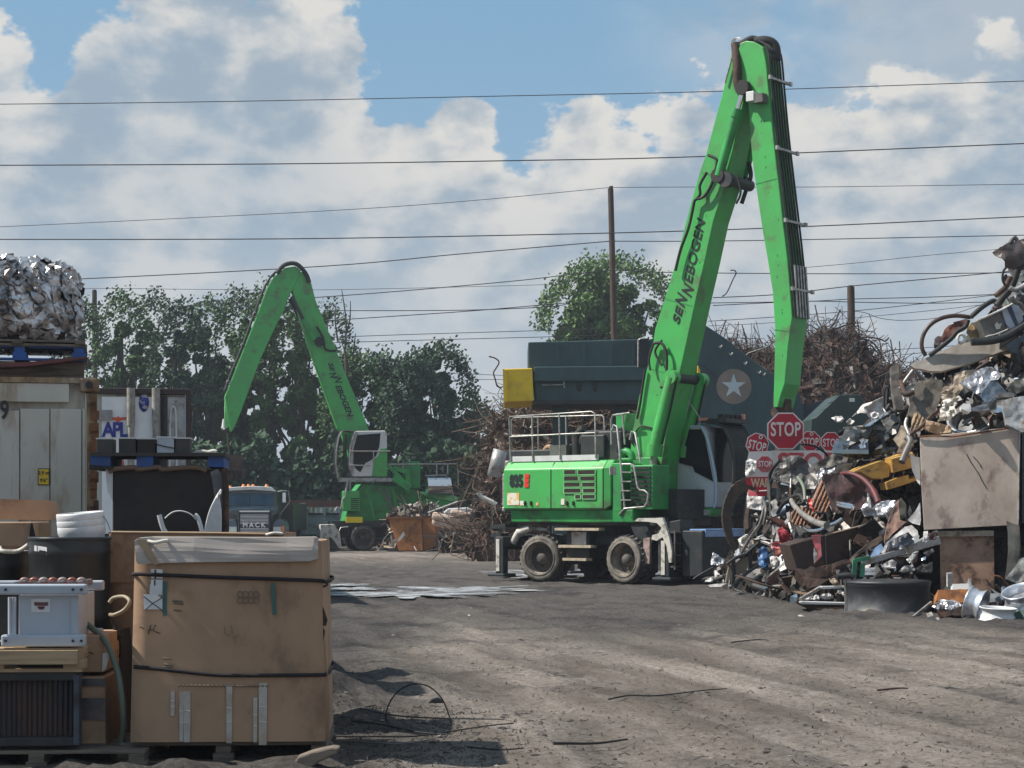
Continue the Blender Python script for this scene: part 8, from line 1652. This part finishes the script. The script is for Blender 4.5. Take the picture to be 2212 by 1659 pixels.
pt('dark_hull', z4([(1240, 1245), (1290, 1290), (1400, 1340), (1480, 1370), (1850, 1385), (1850, 1290), (1300, 1278)]), -.48, -.2, DRUST)
for i, (L_, lab) in enumerate((([(1510, 1215), (1545, 1180), (1590, 1200), (1580, 1240), (1520, 1238)], 'round white lump at the left inside the white trough'), ([(1600, 1190), (1680, 1160), (1750, 1190), (1760, 1220), (1690, 1235), (1610, 1220)], 'long white lump in the middle of the white trough'), ([(1700, 980), (1770, 975), (1840, 1055), (1760, 1060), (1720, 1020)], 'cream board tilted behind the white trough'), ([(1380, 1225), (1470, 1205), (1505, 1235), (1400, 1240)], 'flat white flake at the pointed end of the trough'), ([(1800, 1120), (1880, 1120), (1880, 1170), (1820, 1165)], 'pale crumpled bit between trough and round tank'))):
    T('white_lump', z4(L_), WFOAM if i != 2 else TAN, lab, 'lump' if i != 2 else 'board', Y=31.5, crumple=.06, cs=8, thick=.06 if i < 2 else .02)
T('scattered_flakes', z4([(1240, 1140), (1290, 1125), (1400, 1150), (1460, 1160), (1400, 1180), (1320, 1165)]), CARDL, 'yellowish flakes on the dirt behind the pointed trough end', 'flakes', Y=33.0, crumple=.03)
T('white_stick', z4([(1000, 1060), (1060, 1055), (1230, 1052), (1270, 1062), (1120, 1072), (1005, 1078)]), GWH, 'flat white stick on the dirt under the dark brown bin', 'stick', Y=35.0, crumple=.01)
# front right foot
T('orange_slab', [(2019, 1303), (2022, 1282), (2040, 1279), (2092, 1279), (2090, 1306), (2055, 1310)], ORNG, 'flat orange-rust slab right of the round tank', 'slab', Y=29.2, thick=.25, crumple=.02)
T('white_box', [(2056, 1265), (2089, 1264), (2090, 1279), (2055, 1280)], WHT, 'small white box on the orange-rust slab', 'box', Y=29.3, thick=.15, crumple=.0)
T('foil_lump', [(2015, 1312), (2022, 1302), (2038, 1296), (2060, 1298), (2078, 1308), (2070, 1318), (2040, 1318)], ALU, 'crumpled foil lump in front of the orange-rust slab', 'foil', Y=28.2, crumple=.12, cs=9, thick=.05)
T('rusty_can', [(2025, 1318), (2078, 1318), (2080, 1334), (2030, 1336)], DRUST, 'squashed rusty can below the foil lump', 'can', Y=28.2, crumple=.05, thick=.2)
m = MB(); m.beam(P(1972, 1334, 28.6), P(2012, 1302, 29.2), .03, .05); m.single('thin_bar', STL, 'thin pale bar leaning out from the right side of the round tank', 'bar')
for i, (L_, mt, lab) in enumerate((([(2000, 1326), (2012, 1322), (2016, 1330), (2004, 1333)], GWH, 'pale scrap flake right of the thin leaning bar'), ([(2008, 1338), (2026, 1333), (2030, 1338), (2014, 1344)], GWH, 'pale flake on the berm below the squashed can'), ([(2080, 1336), (2095, 1330), (2096, 1338), (2084, 1342)], TAN, 'tan chip on the berm beside the upright rim'))):
    T('flake', L_, mt, lab, 'flake', Y=27.9, crumple=.02)
rimthing('aluminium wheel rim standing upright and tilted right of the foil lump', P(2108, 1306, 28.0), .26, .24, (.80, -.45, -.25))
rimthing('clean white wheel rim lying flat in front of the others', P(2156, 1327, 27.4), .27, .20, (.04, -.05, 1), PWHT)
rimthing('dirty wheel rim at the far right edge above the white one', P(2206, 1290, 27.7), .27, .22, (-.3, -.3, .9), ALUC)
T('pale_trough_end', [(2120, 1290), (2125, 1284), (2180, 1284), (2182, 1300), (2130, 1304)], GRAYL, 'pale grey tray end behind the wheel rims', 'tray', Y=28.9, thick=.1, crumple=.01)
T('green_scrap', [(2190, 1325), (2205, 1318), (2225, 1320), (2225, 1345), (2200, 1340)], mat('dark_green_scrap', (.02, .06, .045), rough=.6), 'dark green scrap at the right edge beside the white rim', 'scrap piece', Y=27.3, crumple=.06)
# crest of the pile: hoses, control box, canopy
for i, (L_, r_, mt, lab) in enumerate((([(550, 1625), (505, 1540), (498, 1440), (530, 1330), (600, 1230), (700, 1160), (820, 1118), (960, 1105), (1130, 1125)], .036, mat('brown_rubber_hose', (.045, .025, .022), (.09, .05, .04), .45, scale=5), 'long brown rubber hose arching against the sky at the pile crest'),
    ([(1130, 1125), (1180, 1080), (1300, 980), (1430, 910), (1480, 960)], .042, BLK, 'thick hose running up right from the end of the arched hose'),
    ([(1100, 1160), (1060, 1250), (960, 1310), (880, 1400), (760, 1500), (600, 1620)], .04, BLK, 'dark hose lying down the slope below the arched hose'),
    ([(1470, 975), (1560, 860), (1640, 760), (1700, 640), (1740, 500), (1780, 440)], .06, BLK, 'thick black hose rising to the dark canopy'),
    ([(1450, 850), (1560, 760), (1600, 700), (1650, 600)], .045, DRUST, 'rusty bar beside the thick black hose under the canopy'),
    ([(1600, 470), (1555, 530), (1545, 640), (1585, 720)], .02, BLK, 'thin black loop left of the thick hose under the canopy'),
    ([(1140, 1445), (1280, 1440), (1450, 1420), (1620, 1360), (1830, 1235), (1900, 1190)], .065, BLKP, 'fat black pipe lying under the grey control box'),
    ([(960, 1420), (980, 1360), (1030, 1350), (1060, 1410), (1010, 1460), (970, 1440)], .025, GWH, 'small pale wire coil left of the fat black pipe'),
    ([(1660, 860), (1700, 920), (1780, 960), (1840, 1040)], .04, GRAYM, 'grey hose drooping right of the control box'),
    ([(1640, 740), (1700, 770), (1780, 740), (1840, 700)], .04, GRAYL, 'pale bent tube below the dark canopy'))):
    m = MB(); m.tube([P(x, y, 31.8 - .12 * i) for x, y in z1(L_)], r_, 10, res=5); m.single('rubber_hose' if 'hose' in lab else 'bent_tube', mt, lab, 'hose' if 'hose' in lab else 'tube')
t = thing('control_box', 'tilted grey control box with blue-grey band at the pile crest', 'control box', P(2150, 695, 31.4), 0)
def pt(nm, L_, y0, y1, mt, bev=.01): return ptb(nm, L_, y0, y1, mt, t, Yb=31.4, bev=bev)
pt('box_front', z1([(1200, 1180), (1480, 1060), (1560, 1290), (1280, 1395)]), -.2, .4, GRAYM)
pt('pale_cover', z1([(1480, 1040), (1640, 955), (1710, 1010), (1765, 1180), (1700, 1250), (1590, 1300), (1540, 1230)]), -.25, .4, mat('blue_white_cover', (.38, .44, .52), (.25, .28, .33), .4, scale=3))
pt('dark_band', z1([(1545, 1010), (1600, 985), (1700, 1245), (1660, 1260)]), -.27, -.24, mat('navy_band', (.03, .04, .08), rough=.4))
pt('top_edge', z1([(1190, 1165), (1500, 1030), (1640, 950), (1645, 968), (1510, 1050), (1200, 1190)]), -.28, -.1, GWH)
pt('bottom_edge', z1([(1270, 1390), (1420, 1350), (1560, 1290), (1565, 1310), (1430, 1370), (1280, 1405)]), -.28, -.2, GWH)
pt('splash_mark', z1([(1400, 1240), (1430, 1200), (1450, 1230), (1500, 1220), (1480, 1250), (1470, 1290), (1420, 1300)]), -.22, -.2, GWH, 0)
T('yellow_plastic', z1([(1090, 1260), (1150, 1190), (1200, 1200), (1250, 1370), (1220, 1390), (1120, 1390), (1070, 1330)]), mat('ochre_plastic', (.30, .20, .07), (.2, .13, .06), .5, scale=4), 'ochre plastic piece left of the grey control box', 'plastic', Y=31.6, crumple=.05)
T('rust_sheet', z1([(750, 1400), (790, 1290), (850, 1230), (910, 1210), (905, 1190), (1060, 1150), (1090, 1180), (1000, 1310), (900, 1370), (780, 1460)]), mat('orange_rust_sheet', (.17, .06, .04), (.09, .04, .035), .8, scale=3), 'torn orange-rust sheet under the arched hose', 'sheet', Y=32.0, crumple=.08)
T('purple_lump', z1([(660, 1500), (670, 1420), (700, 1385), (760, 1390), (760, 1450), (700, 1520)]), mat('purple_brown_lump', (.07, .045, .05), rough=.7), 'rounded purple-brown lump at the foot of the arched hose', 'lump', Y=32.0, crumple=.06, thick=.1)
T('canopy', z1([(1405, 290), (1470, 250), (1560, 195), (1650, 165), (1740, 130), (1830, 100), (1900, 80), (1900, 460), (1820, 430), (1760, 480), (1690, 500), (1590, 480), (1570, 420), (1500, 370), (1450, 345)]), mat('dark_brown_canopy', (.075, .055, .05), (.04, .033, .033), .5, scale=3, bump=.1), 'dark brown crumpled canopy jutting into the sky at the top right', 'canopy', Y=31.2, crumple=.25, cs=1.6, thick=.06)
m = MB(); m.tube([P(x, y, 31.0) for x, y in z1([(1640, 170), (1680, 110), (1705, 88), (1735, 130)])], .035, 6); m.single('metal_loop', DKG, 'small pointed loop on top of the dark canopy', 'loop')
T('under_canopy_scrap', z1([(1640, 620), (1700, 560), (1820, 520), (1900, 520), (1900, 1250), (1760, 1190), (1740, 1060), (1660, 960), (1600, 880), (1660, 760)]), mat('grey_green_scrap', (.10, .11, .11), (.05, .05, .055), .5, .3, scale=5), 'grey-green crushed scrap below the dark canopy', 'scrap piece', Y=31.9, crumple=.35, cs=3, thick=.04)
T('bright_scrap', z1([(1750, 790), (1780, 780), (1825, 830), (1860, 840), (1850, 860), (1790, 830)]), SILV, 'bright sliver in the scrap below the canopy', 'sliver', Y=31.4, crumple=.04)
T('pale_scrap', z1([(1545, 960), (1590, 880), (1640, 950), (1560, 990)]), GWH, 'pale triangular flake above the control box', 'flake', Y=31.3, crumple=.03)
T('white_frame_scrap', [(1948, 852), (1955, 838), (1972, 826), (1984, 838), (1980, 850), (1962, 858), (1952, 862)], GWH, 'pale tangled frame left of the tan-grey slab', 'frame', Y=33.2, crumple=.15, cs=9)
# ------------------------------------------------------------------ litter on the ground
random.seed(31); lit = [MB(), MB(), MB(), MB()]
for i in range(6500):
    Y = 11 + 32 * random.random() ** 1.6; px = random.uniform(690, 2300); x = (px - CX) / FP * Y
    if random.random() < .35: Y = random.uniform(11.5, 15.5); x = random.gauss(-.95, .6)
    if Y < 13.4 and x < -1.12: continue
    z = ground_h(x, Y) + .004; s_ = .006 + .042 * random.random() ** 5; a_ = random.gauss(0, .6) if random.random() < .7 else random.random() * 3.14; k = random.choices(range(4), (7, 5, .5, .03))[0]
    if k <= 1 and random.random() < .55: d_ = Vector((math.cos(a_), math.sin(a_), random.uniform(-.05, .08))) * s_ * random.uniform(1, 3.0); m_ = Vector((0, 0, random.uniform(0, .02))); lit[k].tube([Vector((x, Y, z)), Vector((x, Y, z)) + d_ * .5 + m_, Vector((x, Y, z)) + d_], .0015 + .003 * random.random(), 4)
    else:
        n_ = 5; c = [Vector((x + math.cos(q * 1.257) * s_ * random.uniform(.3, 1), Y + math.sin(q * 1.257) * s_ * random.uniform(.3, 1), z)) for q in range(n_)]; lit[k].add(c + [Vector((x, Y, z + s_ * random.uniform(.1, .35)))], [(q, (q + 1) % n_, n_) for q in range(n_)])
DIRTM = mat('dirt_clod', (.05, .045, .042), (.12, .105, .095), .95, scale=20)
for m_, mt, lab in zip(lit, (mat('dark_litter', (.035, .03, .028), rough=.8), DIRTM, mat('grey_litter', (.22, .20, .18), rough=.7), mat('white_litter', (.7, .7, .68), rough=.6)), ('dark wire ends and twigs strewn over the dirt', 'dirt clods and crumbs on the yard', 'grey chips strewn over the dirt', 'tiny white flecks strewn over the dirt')): m_.single('ground_litter', mt, lab, 'litter', kind='stuff', fix=False)
def gp(px, py, z=.02):
    p = G(px, py); p.z = ground_h(p.x, p.y) + z; return p
for i, (L_, r_, lab, nm, mt) in enumerate((([(1195, 1622), (1230, 1620), (1290, 1617), (1355, 1609)], .012, 'thick dark stick lying in the foreground dirt', 'stick', mat('charred_stick', (.03, .025, .022), rough=.8)),
    ([(1315, 1518), (1360, 1510), (1420, 1508), (1520, 1498), (1570, 1494)], .008, 'long thin wire lying across the middle of the yard', 'wire', BLK),
    ([(1895, 1497), (1940, 1494), (1962, 1494)], .010, 'short dark stick on the pale dirt to the right', 'stick', DRUST), ([(2040, 1490), (2060, 1488), (2085, 1491)], .008, 'small twig on the dirt at far right', 'twig', GRAYM),
    ([(715, 1603), (800, 1606), (900, 1604), (1000, 1590), (1060, 1580), (1110, 1575)], .007, 'long thin cable trailing right from the carton', 'cable', BLK), ([(760, 1572), (830, 1580), (900, 1595), (960, 1600)], .008, 'thin cable lying above the long cable by the carton', 'cable', BLK), ([(780, 1560), (860, 1571), (960, 1577), (1090, 1577)], .007, 'uppermost thin cable trailing right beside the wire hoop', 'cable', DKG), ([(760, 1620), (860, 1625), (940, 1612)], .007, 'lowest short cable on the dirt by the carton', 'cable', GRAYM), ([(1010, 1625), (1080, 1632), (1130, 1630)], .007, 'thin bent wire in front of the foreground stick', 'wire', BLK), ([(1580, 1390), (1640, 1386), (1660, 1388)], .01, 'short stick in the yard centre far from the pile', 'stick', DKG))):
    m = MB(); zz_ = [gp(x, y, r_) for x, y in L_]; zc = max(p.z for p in zz_)
    for p in zz_: p.z = .3 * p.z + .7 * zc + .008
    m.tube(zz_, [r_, r_ * .6], 7, res=4); m.single(nm, mt, lab, nm)
# wire hoop standing up from the dirt
m = MB(); hp = [(835, 1560), (834, 1540), (845, 1512), (868, 1487), (900, 1477), (930, 1485), (955, 1510), (970, 1545), (976, 1570)]; Yh = GY(1572)
m.tube([P(x, y, Yh) for x, y in hp], .0055, 6, res=6); m.tube([P(x, y, Yh) for x, y in [(835, 1560), (855, 1574), (900, 1580), (960, 1578)]], .0055, 6, res=4); m.single('wire_hoop', BLK, 'thin wire hoop standing up from the dirt beside the carton', 'wire')
m = MB(); p = gp(940, 1532); m.prism([(p.x - .06, p.z), (p.x - .03, p.z + .035), (p.x + .02, p.z + .05), (p.x + .06, p.z + .03), (p.x + .07, p.z)], p.y - .03, p.y + .04); m.single('stone', DKG, 'dark angular stone inside the wire hoop', 'stone', bevel=.008)
for i, (px, py, s_) in enumerate(((775, 1568, .05), (1085, 1578, .03), (905, 1560, .02), (1500, 1420, .03), (1730, 1330, .04), (1540, 1330, .025))):
    random.seed(60 + i); m = MB(); p = gp(px, py, .0); vs = []
    for j in range(26): a_ = random.random() * 6.28; z_ = random.random(); rr_ = math.sqrt(1 - z_ * z_) * s_ * random.uniform(.8, 1.1); vs.append(p + Vector((rr_ * math.cos(a_) * 1.4, rr_ * math.sin(a_), z_ * s_ * .8)))
    bm = bmesh.new(); [bm.verts.new(v) for v in vs]; bmesh.ops.convex_hull(bm, input=bm.verts); bm.verts.ensure_lookup_table(); bm.verts.index_update(); mm = MB(); mm.add([v.co.copy() for v in bm.verts], [[v.index for v in f.verts] for f in bm.faces]); bm.free()
    mm.single('stone', [DIRTM, DKG, GWH, DKG, GWH, DKG][i], ['brown lump of dirt in the cables beside the carton', 'small dark clod at the end of the cables', 'small pale stone left of the angular stone', 'dark stone in the open middle of the yard', 'pale stone on the berm under the scrap pile', 'dark stone near the left foot of the pile'][i], 'stone')
# ------------------------------------------------------------------ haze: one closed box of even, thin air round everything
hm = D.materials.new('haze_air'); hm.use_nodes = True; t = hm.node_tree; t.nodes.clear()
vo = t.nodes.new('ShaderNodeVolumePrincipled'); vo.inputs['Color'].default_value = (.80, .88, 1.0, 1); vo.inputs['Density'].default_value = .0005; vo.inputs['Anisotropy'].default_value = .2
oo = t.nodes.new('ShaderNodeOutputMaterial'); t.links.new(vo.outputs[0], oo.inputs['Volume'])
m = MB(); m.box((0, 80, 10.0), (520, 240, 22)); hz = m.build('haze', hm); tag(hz, kind='stuff')
